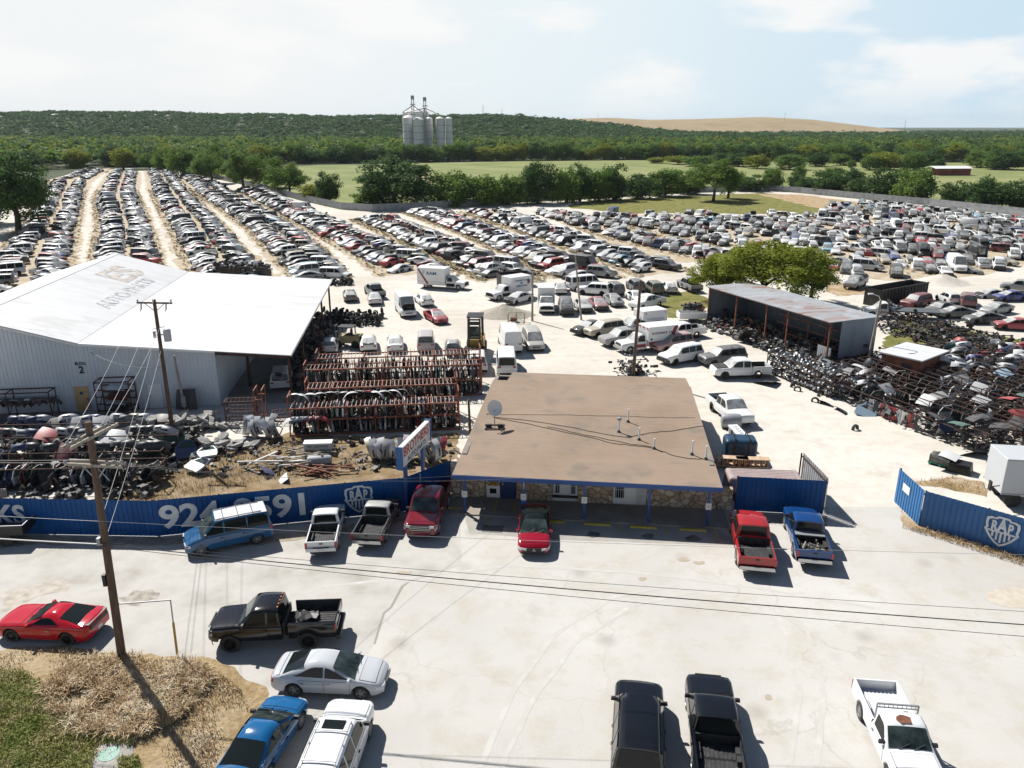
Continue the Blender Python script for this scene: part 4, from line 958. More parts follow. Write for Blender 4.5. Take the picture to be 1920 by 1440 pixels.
t = hero_car('sedan', c, (0.30, 0.004, 0.018), P_, 'glossy red sports sedan with a black roof parked before the porch', 'car', Vector((f.x, f.y, 0))-h*c.L/2, math.atan2(h.y, h.x), [(-1.35, -0.12, 0.28, 0.0), (-0.05, 0.92, 0.0, -0.02)], 'dark', True, [(-1.15, -0.12), (-0.06, 1.0)], trim='paint', roof_mat=M['glass'], grille=(0.40, 0.62, 0.85, M['black']), wind_k=0.95, lamps_in=0.6)
b = MB(); zf = 0.52
for q in range(3):
    th = math.pi/2+q*2*math.pi/3; cx, cz = 0.055*math.cos(th), 0.055*math.sin(th)
    b.poly([(2.46, cx+0.05*math.cos(th), zf+cz+0.05*math.sin(th)), (2.46, cx-0.03*math.sin(th), zf+cz+0.03*math.cos(th)), (2.46, cx-0.05*math.cos(th), zf+cz-0.05*math.sin(th)), (2.46, cx+0.03*math.sin(th), zf+cz-0.03*math.cos(th))])
b.build('emblem', M['chrome'], t)
for sg in (1, -1): boxpart(t, 'bonnet_vent', (1.45, sg*0.28, 0.86), (0.3, 0.05, 0.02), M['black'], M_=Matrix.Rotation(0.1, 3, 'Y'))
c, xb = truck(L=5.7, W=2.02, H=1.9, belt=1.18, cab=1.85, hood=1.42, r=0.42); loc, rz = truck_spot(c, (1421.5, 1045), (1413.5, 1011), 1.2)
hero_truck('pickup_truck', c, xb, (0.36, 0.022, 0.022), P_, 'bright red pickup with its tailgate towards the road right of the porch', loc, rz, [(xb+0.18, xb+0.75), (xb+0.85, 1.1, 0, -0.02)], [(xb+0.8, 1.35)], 'chrome', railz=1.2)
c, xb = truck(L=5.5, W=1.94, H=1.8, belt=1.12, cab=1.8, hood=1.4, r=0.40); loc, rz = truck_spot(c, (1529.5, 1033), (1518.5, 1002), 1.15)
t = hero_truck('pickup_truck', c, xb, (0.006, 0.045, 0.17), P_, 'blue pickup with junk in its bed in front of the blue fence panel', loc, rz, [(xb+0.18, xb+0.7), (xb+0.8, 1.05, 0, -0.02)], [(xb+0.75, 1.3)], 'chrome', railz=1.15)
b = MB(); b.box((-0.85, 0, 1.16), (0.5, 1.6, 0.05)); o = b.build('toolbox', M['grey'], t)
b = MB()
for k in range(7): b.bar((random.uniform(-2.4, -1.2), random.uniform(-0.6, 0.6), random.uniform(0.8, 1.1)), (random.uniform(-2.4, -1.2), random.uniform(-0.6, 0.6), random.uniform(0.8, 1.15)), 0.06)
b.build('load', M['greywood'], t)
# ------------------------------------------------------------------ junkyard vehicles: prototypes copied about the yard
def junk_car(kind, hi):
    if kind == 'sedan': c = sedan(hi); w = [(-1.42, -0.12, 0.28, 0.0), (-0.05, 0.95, 0.0, -0.02)]; xb = None
    elif kind == 'hatchback': c = sedan(hi, L=4.2, W=1.74, H=1.5, belt=0.95); c.gh = (-2.02, -1.75, -0.1, 0.85); c.top = [(-2.1, 0.85), (-2.05, 0.97), (0.8, 0.95), (1.5, 0.83), (1.95, 0.66), (2.06, 0.56), (2.1, 0.45)]; w = [(-1.9, -0.62, 0.1, 0.0), (-0.55, 0.55, 0.0, -0.02)]; xb = None
    elif kind == 'suv': c = suv(hi, L=4.85, W=1.92, H=1.78); w = [(-2.1, -1.3, 0.12, 0.0), (-1.22, -0.4), (-0.34, 0.7, 0.0, -0.02)]; xb = None
    elif kind == 'minivan': c = minivan(hi); w = [(-2.2, -1.05, 0.05, 0.0), (-0.98, 0.2), (0.28, 1.25, 0.0, -0.02)]; xb = None
    elif kind == 'cargo_van':
        h = 2.95; c = Car(5.9, 2.0, 1.35, 2.55, [(-h, 1.1), (-h+0.05, 1.35), (h-1.35, 1.35), (h-0.75, 1.2), (h-0.2, 1.02), (h-0.05, 0.85), (h, 0.65)], (-h+0.03, -h+0.12, h-1.7, h-0.9), (-h+1.1, h-0.95), 0.36, sill=0.35, hi=hi, wtop=0.86, plan_r=(0.2, 0.95))
        w = [(0.95, 1.85, 0.0, -0.02)]; xb = None
    elif kind == 'passenger_van':
        h = 2.8; c = Car(5.6, 2.0, 1.25, 2.1, [(-h, 1.0), (-h+0.05, 1.25), (h-1.2, 1.25), (h-0.8, 1.15), (h-0.15, 1.02), (h-0.04, 0.9), (h, 0.65)], (-h+0.03, -h+0.15, h-1.45, h-0.75), (-h+1.1, h-0.95), 0.37, sill=0.38, hi=hi, wtop=0.82, plan_r=(0.2, 0.95))
        w = [(-2.5, -1.4, 0.05, 0.0), (-1.3, -0.25), (-0.15, 0.8), (0.95, 1.85, 0.0, -0.02)]; xb = None
    else: c, xb = truck(hi, L=5.5, W=1.95, H=1.82, cab=1.9, hood=1.42); w = [(xb+0.16, xb+0.8), (xb+0.9, 1.0, 0, -0.02)]
    return c, w, xb
JCAT = {'sedan': 'car', 'hatchback': 'car', 'suv': 'car', 'minivan': 'van', 'cargo_van': 'van', 'passenger_van': 'van', 'pickup': 'pickup truck'}
JNAME = {'sedan': 'sedan', 'hatchback': 'hatchback', 'suv': 'sport_utility', 'minivan': 'minivan', 'cargo_van': 'cargo_van', 'passenger_van': 'passenger_van', 'pickup': 'pickup_truck'}
def junk_proto(kind, feat='', hi=False, joined=False):
    """feat letters: h no bonnet, u bonnet up, w no wheels, d side door gone, f front stripped, b boot open"""
    rnd = random.Random(kind+feat); c, wins, xb = junk_car(kind, hi); pm = PD
    root = empty(JNAME[kind], (0, 0, -500)); low = 0.26 if 'w' in feat else 0.0; dz = Vector((0, 0, -low))
    parts = []
    mb = MB(); c.body(mb)
    xf = c.L/2; xw = c.gh[3]
    if 'h' in feat or 'u' in feat:
        rows = []
        for x in lin(xw+0.12, xf-0.16, 4 if hi == 'lo' else 7):
            rows.append([(x, y*c.hwx(x)*0.78, c.ztop(x)+c.crown*(1-0.8*y*y)+0.012+rnd.uniform(0, 0.075)) for y in lin(-1, 1, 4 if hi == 'lo' else 6)])
        mb.grid(rows, 2, flip=True)
    if 'f' in feat:
        mb.box((xf+0.0, 0, c.sill+0.3), (0.1, c.W*0.8, 0.4), 2); mb.box((xf-0.12, 0, c.sill+0.2), (0.3, c.W*0.92, 0.3), 2)
    if 'd' in feat:
        for sg in (1, -1): c.patch(mb, -0.05, 0.85, c.sill+0.1, c.belt-0.02, sg, 0.012, 2, 4, 3)
    if 'b' in feat: mb.box((c.x0+0.25, 0, c.ztop(c.x0+0.3)+0.05), (0.5, c.W*0.66, 0.05), 1)
    parts.append(('body', mb, [pm, M['under'], M['guts']], 35))
    if xb is None or True:
        mb = MB(); c.greenhouse(mb); parts.append(('roof', mb, pm, 38))
    mb = MB(); c.endglass(mb, True); parts.append(('windshield', mb, M['glass_dusty'], 30))
    for sg in (1, -1):
        mb = MB()
        for w in wins: c.sidewin(mb, w[0], w[1], sg, lean0=w[2] if len(w) > 2 else 0, lean1=w[3] if len(w) > 3 else 0)
        parts.append(('side_window', mb, M['glass'], 30))
    if kind != 'cargo_van':
        mb = MB(); c.endglass(mb, False, 0.1, 0.9, 0.85); parts.append(('rear_window', mb, M['glass_dusty'], 30))
    if 'u' in feat:
        mb = MB(); z0 = c.ztop(xw)+0.06; L = xf-xw-0.25
        mb.grid([[(xw+0.12+L*0.55*t, y*c.hwx(xw+L*t)*0.8, z0+L*0.8*t+0.06*(1-y*y)) for y in (-1, -0.5, 0, 0.5, 1)] for t in (0, 0.5, 1)], 0)
        mb.grid([[(xw+0.15+L*0.55*t, y*c.hwx(xw+L*t)*0.8, z0-0.03+L*0.8*t+0.06*(1-y*y)) for y in (-1, 0, 1)] for t in (0, 1)], 1, flip=True)
        parts.append(('bonnet', mb, [pm, M['under']], 40))
    if xb is not None:
        hw = c.hw*0.98; x0 = -c.L/2; rz_ = 1.2; mb = MB(); rows = []
        xs = sorted(set([x0, xb-0.03]+[c.wheels[0]-c.R*math.cos(math.pi*q/4) for q in range(5)]))
        for x in xs:
            zl = 0.46; d = abs(x-c.wheels[0])
            if d < c.R: zl = max(zl, c.r+math.sqrt(max(c.R**2-d*d, 0)))
            P = [(hw-0.28, zl), (hw-0.02, zl), (hw, (zl+rz_)/2), (hw-0.05, rz_), (hw-0.12, rz_), (hw-0.13, 0.75), (0, 0.75)]
            rows.append([(x, -y, z) for y, z in P]+[(x, y, z) for y, z in reversed(P[:-1])])
        wd_ = len(rows[0]); mb.grid(rows, lambda i, j: 1 if 4 <= j < wd_-5 else 0)
        mb.box((x0, 0, 0.86), (0.07, hw*2-0.06, 0.66), 0); mb.box((xb-0.06, 0, 0.95), (0.06, hw*2-0.28, 0.46), 1); mb.box((x0-0.08, 0, 0.6), (0.16, c.W*0.9, 0.18), 1)
        parts.append(('cargo_bed', mb, [pm, M['liner']], 35))
    else:
        mb = MB()
        for sg in (1, -1): mb.box((c.x0+0.03, sg*(c.hw*0.72), c.belt-0.15), (0.12, 0.28, 0.14), 0)
        if 'f' not in feat:
            for sg in (1, -1): mb.box((xf-0.14, sg*c.hw*0.62, c.ztop(xf-0.1)-0.1), (0.2, 0.34, 0.12), 1)
            mb.box((xf-0.03, 0, c.ztop(xf-0.05)-0.13), (0.08, c.W*0.42, 0.13), 2)
        if hi != 'lo': parts.append(('lamp_cluster', mb, [M['red_lens'], M['lamp'], M['black']], None))
    if joined:
        out = MB(); mats = []
        for nm, b, ms, sm in parts:
            ms = ms if isinstance(ms, list) else [ms]
            ix = []
            for q in ms:
                if q not in mats: mats.append(q)
                ix.append(mats.index(q))
            n = len(out.v); out.v += [(p[0], p[1], p[2]-low) for p in b.v]
            out.f += [tuple(n+k for k in f) for f in b.f]; out.m += [ix[k] for k in b.m]
        if 'w' not in feat:
            if M['rubber'] not in mats: mats.append(M['rubber'])
            k = mats.index(M['rubber'])
            for xw_ in c.wheels:
                for sg in (1, -1):
                    out.lathe([(0.01, -0.1), (c.r, -0.1), (c.r, 0.1), (0.01, 0.1)], 8, k, 'y', (xw_, sg*(c.hw-0.14), c.r))
        bpy.data.objects.remove(root)
        o = out.build(JNAME[kind], mats, None, 35); o['_c'] = 0
        return o, c
    for nm, b, ms, sm in parts:
        o = b.build(nm, ms, root, sm); o.location = dz
    if 'w' not in feat: add_wheels(root, c, 'low', 0.21, rims=False)
    return root, c
PROTO = {}
USED = set()
def get_proto(kind, feat='', joined=False):
    k = (kind, feat, joined)
    if k not in PROTO: PROTO[k] = junk_proto(kind, feat, False, joined)
    return PROTO[k]
def place_junk(kind, feat, loc, rz, col, label, group=None, joined=False, scale=None):
    r, c = get_proto(kind, feat, joined); k = (kind, feat, joined)
    if k not in USED: USED.add(k); o = r
    else: o = dup(r) if not joined else link(r.copy())
    if '_c' in o.keys(): del o['_c']
    o.location = loc; o.rotation_euler = (0, 0, rz)
    if scale: o.scale = scale
    o['label'] = label; o['category'] = JCAT[kind]
    if group: o['group'] = group
    elif 'group' in o.keys(): del o['group']
    setcol(o, col); return o
WHT, SIL, GRY, DGR, BLK, RED, MAR, BLU, OLV, TAN, LBL = (0.74, 0.75, 0.74), (0.52, 0.53, 0.54), (0.22, 0.23, 0.235), (0.09, 0.095, 0.10), (0.02, 0.02, 0.022), (0.38, 0.03, 0.035), (0.17, 0.025, 0.035), (0.03, 0.06, 0.20), (0.13, 0.135, 0.10), (0.42, 0.37, 0.28), (0.20, 0.40, 0.50)
MG = 'vehicles waiting in the middle of the yard'
def junk_at(kind, feat, col, label, rear, front, near=None, group=MG):
    c, w, xb = junk_car(kind, False)
    if near: loc, rz = spot(c, rear, front, near)
    else:
        a, b = G(*rear), G(*front); h = (b-a).normalized(); loc, rz = (a+b)/2, math.atan2(h.y, h.x)
    return place_junk(kind, feat, loc, rz, col, label, group)
J = junk_at
J('pickup', '', WHT, 'white pickup with muddy bumper parked just behind the office roof', (1331, 768), (1371, 801), 'R')
J('pickup', 'h', WHT, 'white crew cab pickup with a crumpled open front by the wheel racks', (1424, 710), (1355, 712), 'L')
J('suv', '', DGR, 'dusty black sport utility between a white wagon and a crashed white pickup', (1396, 683), (1326, 690), 'L')
J('suv', 'f', WHT, 'long white sport utility with its front grille missing facing the pole', (1311, 677), (1260, 687), 'L')
J('suv', '', (0.45, 0.27, 0.25), 'faded pink dusty sport utility squeezed between ambulance and white wagon', (1294, 655), (1241, 664), 'L')
J('pickup', '', WHT, 'white pickup with empty dark bed behind the red striped ambulance', (1307, 634), (1258, 640), 'L')
J('pickup', '', (0.30, 0.30, 0.29), 'black and pale pickup just left of the red striped ambulance', (1196, 646), (1150, 652), 'L')
J('suv', '', TAN, 'sand dusted sport utility left of the black and pale pickup', (1160, 629), (1120, 635), 'L')
J('sedan', 'hf', BLK, 'black wrecked sedan with its nose torn off at the end of the ambulance row', (1132, 622), (1097, 630), 'L')
J('sedan', 'u', WHT, 'white sedan with raised bonnet between the two ambulances', (1252, 622), (1208, 628), None)
J('passenger_van', '', WHT, 'white passenger van with long dark windows behind a leaning pole', (1077, 546), (1126, 541), 'R')
J('suv', '', WHT, 'white wagon with a taped rear quarter beside the passenger van', (1129, 556), (1092, 553), 'L')
J('suv', '', DGR, 'dark grey sport utility with a black tailgate beside the white wagon', (1160, 556), (1141, 545), None)
J('suv', '', OLV, 'olive sport utility with a black rear end behind the open shed yard', (1236, 556), (1214, 541), None)
J('sedan', 'b', WHT, 'white hatch with open boot beside the olive sport utility', (1262, 555), (1247, 538), None)
J('pickup', 'd', GRY, 'grey extended pickup with missing doors beside the tall shade tree', (1310, 552), (1274, 535), None)
J('suv', 'hf', DGR, 'gutted dark sport utility with its bonnet gone right of the box truck', (1058, 575), (1064, 598), None)
J('sedan', 'f', SIL, 'silver sedan with missing front bumper right of the gutted dark wagon', (1083, 570), (1103, 592), None)
J('sedan', 'f', (0.33, 0.13, 0.14), 'faded red sedan with a wrecked front next to the silver sedan', (1110, 567), (1134, 588), None)
J('sedan', '', GRY, 'grey wagon with loose tyres lying on its bonnet', (1136, 560), (1166, 582), None)
J('sedan', 'd', WHT, 'white coupe stripped of its door behind the brown pole', (1178, 556), (1206, 574), None)
J('pickup', '', WHT, 'white pickup with dark bed behind the farther ambulance', (1236, 572), (1188, 582), None)
J('sedan', 'hf', SIL, 'crushed silver car lying before the boxy white ambulance', (990, 562), (953, 572), None)
J('sedan', '', (0.33, 0.025, 0.04), 'dusty red sedan parked alone beside the white delivery van', (796, 597), (817, 610), 'R')
J('cargo_van', 'u', WHT, 'white delivery van with raised bonnet and black side door', (748, 572), (774, 606), None)
J('sedan', 'b', WHT, 'white wreck with a black open boot behind the white delivery van', (805, 578), (786, 562), None)
J('sedan', '', SIL, 'silver coupe seen from behind just beyond the stacked tyres', (706, 582), (699, 553), None)
J('sedan', 'b', DGR, 'white topped car with a black rear end beyond the tyre pile', (660, 576), (653, 548), None)
J('cargo_van', '', WHT, 'tall white cargo van parked beside a silver minivan', (966, 672), (946, 634), None)
J('minivan', '', (0.40, 0.39, 0.36), 'dusty silver minivan facing the office beside the tall white van', (989, 634), (1010, 668), None)
J('passenger_van', '', WHT, 'white van with a yellow and red rear strip next to the office roof', (951, 716), (948, 672), None)
J('suv', '', WHT, 'white sport utility with red tail lamps beside the orange racks', (897, 712), (893, 668), None)
J('sedan', 'b', WHT, 'white sedan with dusty glass behind the left end of the orange racks', (692, 664), (690, 640), None)
J('sedan', '', WHT, 'white sedan with red lamps second from left behind the racks', (741, 666), (741, 640), None)
J('minivan', '', (0.42, 0.38, 0.38), 'dusty pale minivan with maroon lamps behind the orange racks', (799, 670), (799, 636), None)
J('hatchback', 'b', (0.30, 0.31, 0.31), 'silver car with a black gaping boot just left of the loader', (849, 672), (849, 648), None)
J('suv', 'b', (0.62, 0.64, 0.65), 'white sport utility stripped of its bumper under the warehouse carport', (526, 744), (532, 700), None)
J('hatchback', '', (0.65, 0.66, 0.66), 'white tarp coloured car behind the far left end of the racks', (618, 668), (622, 645), None)
J('pickup', '', GRY, 'dark grey pickup parked nose out beside the shade tree', (1617, 533), (1588, 545), None)
J('suv', 'd', MAR, 'maroon sport utility between the black skip and a tan flatbed', (1737, 572), (1694, 580), None)
J('sedan', 'd', (0.10, 0.11, 0.10), 'dark green sedan with a yellow door edge beside the maroon wagon', (1780, 582), (1740, 591), None)
J('suv', '', (0.16, 0.07, 0.08), 'dark maroon wagon seen from behind near the grey sedan', (1816, 580), (1809, 565), None)
J('sedan', '', (0.15, 0.15, 0.145), 'grey sedan with dark windows parked on the right lane', (1815, 597), (1777, 598), 'L')
J('sedan', 'd', (0.07, 0.075, 0.08), 'dark sedan with light seats in front of the red wreck', (1870, 608), (1831, 609), 'L')
J('sedan', '', (0.25, 0.26, 0.26), 'grey dusty coupe behind the dark sedan with light seats', (1884, 585), (1850, 590), None)
J('sedan', 'f', (0.30, 0.02, 0.035), 'red sedan with no front bumper at the right edge of the lane', (1930, 622), (1884, 620), 'L')
J('sedan', 'fd', (0.02, 0.04, 0.22), 'blue sedan with missing door at the right edge by a silver shell', (1925, 565), (1873, 567), 'L')
J('sedan', 'hfw', SIL, 'silver stripped shell without wheels beside the blue sedan', (1878, 556), (1832, 558), None)
J('hatchback', 'b', (0.6, 0.6, 0.6), 'white and orange wrecked hatchback behind the dark green sedan', (1786, 571), (1764, 562), None)
J('suv', '', GRY, 'grey wagon at the right frame edge beside the blue sedan', (1925, 548), (1895, 545), None)
J('pickup', 'h', GRY, 'dark wreck with raised front behind the silver delivery coupe', (712, 562), (694, 548), None)
J('suv', 'd', DGR, 'black hatch parked with its tailgate towards the white wagon', (1200, 552), (1182, 538), None)
J('sedan', '', (0.5, 0.5, 0.5), 'white car half hidden behind the boxy ambulance truck', (1052, 556), (1050, 540), None)

# trucks with boxes: ambulances and box trucks
def box_truck(label, cat, name, L, boxL, boxH, loc, rz, W=2.2, z0=0.75, cabfeat='', stripe=None):
    c, xb = truck(False, L=L, W=2.0, H=1.95, belt=1.22, cab=1.25, hood=1.4, r=0.42, wr=1.3)
    root = empty(name, loc, rz, label, cat, MG)
    mb = MB(); c.body(mb)
    if 'd' in cabfeat:
        for sg in (1, -1): c.patch(mb, xb+0.1, c.gh[3]-0.1, c.sill+0.1, c.belt-0.02, sg, 0.012, 1, 4, 3)
    if 'f' in cabfeat: mb.box((L/2, 0, 0.8), (0.12, 1.6, 0.5), 1)
    mb.build('cab', [PD, M['under']], root, 35)
    mb = MB(); c.greenhouse(mb); mb.build('cab_roof', PD, root, 38)
    mb = MB(); c.endglass(mb, True); mb.build('windshield', M['glass_dusty'], root, 30)
    for sg in (1, -1):
        mb = MB(); c.sidewin(mb, xb+0.2, c.gh[3]-0.45, sg, lean1=-0.02); mb.build('side_window', M['glass'], root, 30)
    xe = xb-0.06; x0 = -L/2
    xs0 = max(x0, xe-boxL)
    b = MB(); b.box(((xs0+xe)/2, 0, (z0+boxH)/2), (xe-xs0, W, boxH-z0), 0)
    bx = b.build('cargo_box', PD, root)
    mod = bx.modifiers.new('b', 'BEVEL'); mod.width = 0.05; mod.segments = 2
    b = MB(); b.box(((x0+xb)/2, 0, 0.62), (xb-x0, 0.9, 0.2), 0); b.build('chassis', M['under'], root)
    b = MB()
    for sg in (1, -1): b.box((xs0-0.012, sg*W*0.24, (z0+boxH)/2), (0.02, W*0.44, boxH-z0-0.25), 0)
    b.build('rear_doors', PD, root)
    b = MB()
    for sg in (1, -1): b.box((L/2-0.02, sg*0.72, 0.98), (0.1, 0.3, 0.18), 0)
    b.box((L/2+0.0, 0, 0.98), (0.06, 1.0, 0.24), 1); b.build('lamp_cluster', [M['lamp'], M['black']], root)
    b = MB(); b.box((L/2+0.05, 0, 0.58), (0.14, 1.9, 0.2)); b.build('front_bumper', M['chrome'], root)
    add_wheels(root, c, 'low', 0.26)
    setcol(root, WHT); return root, c, (xs0, xe, W, z0, boxH)
def side_text(root, s, size, x, y, z, sg, mt, sx=1.0):
    t = text_mesh(s, size, mt, 'lettering', root, 0.03, 0.003, sx); t.location = (x, sg*(y+0.012), z); t.rotation_euler = (R(90), 0, 0 if sg < 0 else math.pi); return t
REDP = mat('red_stripe', (0.22, 0.015, 0.03), 0.4); BLUP = mat('blue_print', (0.02, 0.10, 0.25), 0.5); PURP = mat('wine_print', (0.16, 0.02, 0.09), 0.5); LGR = mat('pale_print', (0.42, 0.48, 0.55), 0.5)
def stripe(root, pts, y, sg, m, name='stripe'):
    b = MB(); P = [(x, sg*y, z) for x, z in pts]; b.poly(P if sg > 0 else list(reversed(P))); return b.build(name, m, root)
cc, xx = truck(False, L=6.6, W=2.0); loc, rz = spot(cc, (1252, 656), (1178, 664), 'L')
t, c, (a0, a1, W_b, z0, bh) = box_truck('white ambulance with dark red stripes behind the brown pole', 'ambulance', 'ambulance', 6.6, 3.6, 2.75, loc, rz, 2.25)
for sg in (1, -1):
    y = W_b/2+0.012
    side_text(t, 'ALLEGIANCE  CARE', 0.36, (a0+a1)/2, W_b/2, 2.05, sg, PURP, 0.9)
    stripe(t, [(a0+0.05, 2.7), (a0+0.5, 2.7), (a0+1.1, 1.25), (a0+0.6, 1.25)], y, sg, REDP)
    stripe(t, [(a0+0.3, 1.18), (a1-0.05, 1.18), (a1-0.05, 0.8), (a0+0.3, 0.8)], y, sg, REDP)
    stripe(t, [(a1-0.5, 1.3), (a1-0.25, 1.3), (a1-0.25, 1.55), (a1-0.5, 1.55)], y+0.001, sg, BLUP)
    b = MB(); c.patch(b, a1+0.2, c.gh[3]-0.05, 0.62, 0.98, sg, 0.013, 0, 5, 3); b.build('stripe', REDP, t)
for k in range(3):
    b = MB(); b.box((a1+0.02, -0.8+k*0.8, 2.55), (0.1, 0.3, 0.14)); b.build('beacon', M['red_lens'], t)
b = MB(); b.bar((a1+0.4, -0.7, 2.02), (a1+0.4, 0.7, 2.02), 0.2, 0.12); b.build('light_bar', M['chrome'], t)
c2 = G(1196, 628); h = (G(1157, 626)-G(1240, 616)).normalized()
t, c, (a0, a1, W_b, z0, bh) = box_truck('white ambulance behind the red striped one lettered in pale blue', 'ambulance', 'ambulance', 6.3, 3.3, 2.7, Vector((c2.x, c2.y, 0))+Vector((0.3, 1.2, 0)), math.atan2(h.y, h.x), 2.2)
for sg in (1, -1):
    side_text(t, 'ALLEGIANCE CARE', 0.3, (a0+a1)/2, W_b/2, 1.75, sg, LGR, 0.9); stripe(t, [(a1+0.2, 1.12), (a1+1.3, 1.12), (a1+1.3, 1.0), (a1+0.2, 1.0)], 1.02, sg, BLUP)
    for x in (a0+0.35, a1-0.35): stripe(t, [(x-0.08, 2.35), (x+0.08, 2.35), (x+0.08, 2.5), (x-0.08, 2.5)], W_b/2+0.012, sg, M['red_lens'], 'beacon')
b = MB()
for k in range(4): b.bar((2.0+k*0.25, -0.7, 1.32-k*0.05), (2.0+k*0.25, 0.7, 1.32-k*0.05), 0.04)
for sg in (1, -1): b.bar((2.0, sg*0.7, 1.32), (2.8, sg*0.7, 1.15), 0.05)
b.build('bonnet_frame', M['black'], t)
loc, rz = spot(cc, (806, 541), (852, 544), 'R')
t, c, (a0, a1, W_b, z0, bh) = box_truck('white box truck with blue lettering and a red slash by the rows', 'box truck', 'box_truck', 7.4, 4.9, 3.1, loc, rz, 2.3, 0.6, 'df')
for sg in (1, -1):
    side_text(t, 'RAM', 0.62, (a0+a1)/2+0.1, W_b/2, 2.3, sg, BLUP, 1.25)
    stripe(t, [(a0+0.1, 2.9), (a0+0.35, 2.9), (a0+1.9, 0.75), (a0+1.5, 0.75)] , W_b/2+0.012, sg, REDP)
    stripe(t, [(a0+0.02, 1.12), (a1-0.02, 1.12), (a1-0.02, 1.08), (a0+0.02, 1.08)], W_b/2+0.008, sg, M['grey'])
    stripe(t, [(a0+0.9, 2.75), (a0+1.25, 2.75), (a0+1.2, 2.15), (a0+0.95, 2.15)], W_b/2+0.012, sg, LGR)
loc, rz = spot(cc, (985, 556), (932, 565), 'L')
t, c, (a0, a1, W_b, z0, bh) = box_truck('boxy white ambulance missing its cab door beside the gravel heap', 'ambulance', 'ambulance', 6.6, 3.9, 3.0, loc, rz, 2.3, 0.7, 'df')
for sg in (1, -1):
    side_text(t, 'CONNECT CARE', 0.34, (a0+a1)/2, W_b/2, 2.45, sg, BLUP); side_text(t, 'EMS', 0.3, (a0+a1)/2, W_b/2, 2.08, sg, BLUP); side_text(t, 'AMBULANCE', 0.34, (a0+a1)/2, W_b/2, 1.7, sg, BLUP)
    for k in range(3):
        th = k*math.pi/3; b = MB(); M3 = Matrix.Rotation(th, 3, 'Y'); b.box((a0+0.55, sg*(W_b/2+0.01), 2.2), (0.16, 0.02, 0.75), 0, M3); b.build('star', REDP if k else BLUP, t)
h = (G(1025, 604)-G(1020, 555)).normalized(); c2 = G(1024, 580)
t, c, (a0, a1, W_b, z0, bh) = box_truck('white box truck nosing out beside the grey utility pole', 'box truck', 'box_truck', 6.2, 3.6, 2.9, Vector((c2.x, c2.y, 0)), math.atan2(h.y, h.x), 2.2, 0.7, 'f')
# flatbed lorry by the axle heaps
h = (G(1652, 588)-G(1698, 590)).normalized(); c2 = G(1678, 595)
root = empty('flatbed_truck', Vector((c2.x+0.6, c2.y, 0)), math.atan2(h.y, h.x), 'white cab flatbed truck with a black steel deck beside the axle heap', 'truck', MG)
c, xb = truck(False, L=9.0, W=2.0, H=1.9, cab=1.3, hood=1.3, wr=2.2)
mb = MB(); c.body(mb); mb.build('cab', [PD, M['under']], root, 35); mb = MB(); c.greenhouse(mb); mb.build('cab_roof', PD, root, 38)
mb = MB(); c.endglass(mb, True); mb.build('windshield', M['glass_dusty'], root)
for sg in (1, -1): mb = MB(); c.sidewin(mb, xb+0.2, c.gh[3]-0.45, sg); mb.build('side_window', M['glass'], root)
b = MB(); b.box((xb/2-2.25-0.1, 0, 0.98), (xb+4.5-0.2, 2.5, 0.16)); b.build('deck', mat('dark_deck', (0.10, 0.11, 0.12), 0.6), root)
b = MB(); b.bar((xb-0.2, -1.1, 1.0), (xb-0.2, -1.1, 2.1), 0.08); b.bar((xb-0.2, 1.1, 1.0), (xb-0.2, 1.1, 2.1), 0.08)
for k in range(4): b.bar((xb-0.2, -1.1, 1.3+k*0.26), (xb-0.2, 1.1, 1.3+k*0.26), 0.08)
b.build('headboard', M['black'], root); add_wheels(root, c, 'low', 0.26); setcol(root, WHT)
# semi trailer at the right edge, trailer bed at the left edge
p = G(1868, 955)
root = empty('box_trailer', Vector((p.x+0.2, p.y+0.2, 0)), R(-8), 'large white box trailer at the right edge behind the blue fence', 'trailer')
b = MB(); b.box((3.6, 1.25, 2.15), (7.2, 2.5, 2.4)); o = b.build('cargo_box', mat('trailer_white', (0.50, 0.52, 0.54), 0.5), root); md = o.modifiers.new('b', 'BEVEL'); md.width = 0.05; md.segments = 2
for sg, yy in ((-1, -0.012), (1, 2.512)):
    b = MB()
    for zz in (0.98, 3.3): b.box((3.6, yy, zz), (7.2, 0.03, 0.09))
    b.build('side_rail', M['grey'], root)
for x in (0.9, 5.8):
    for y in (0.35, 2.15):
        b = MB(); b.lathe([(0.01, -0.15), (0.5, -0.15), (0.5, 0.15), (0.01, 0.15)], 16, 0, 'y', (x, y, 0.5)); b.build('wheel', M['rubber'], root, 40)
b = MB(); b.box((3.6, 1.25, 0.8), (6.8, 1.0, 0.25)); b.build('chassis', M['under'], root)
b = MB(); b.bar((-0.1, 0.1, 1.5), (-0.75, -0.15, 1.5), 0.05); b.box((-0.8, -0.17, 1.6), (0.1, 0.3, 0.62)); b.build('mirror', M['black'], root)
p = G(45, 1024); root = empty('flat_trailer', Vector((p.x, p.y, 0)), R(4), 'black steel trailer bed poking in from the left edge by the fence', 'trailer')
b = MB(); b.box((-1.8, 1.1, 0.75), (3.8, 2.2, 0.08), 1); b.box((-1.8, 0.02, 1.0), (3.8, 0.06, 0.55)); b.box((-1.8, 2.18, 1.0), (3.8, 0.06, 0.55)); b.box((0.08, 1.1, 1.0), (0.06, 2.2, 0.55)); b.build('deck', [M['black'], M['liner']], root)
for y in (0.1, 2.1):
    b = MB(); b.lathe([(0.01, -0.12), (0.38, -0.12), (0.38, 0.12), (0.01, 0.12)], 16, 0, 'y', (-0.9, y, 0.38)); b.build('wheel', M['rubber'], root, 40)
b = MB(); b.bar((0.1, 0.05, 1.29), (0.1, 2.15, 1.29), 0.05); b.bar((0.1, 0.05, 1.29), (-3.6, 0.05, 1.29), 0.05); b.build('top_rail', M['grey'], root)
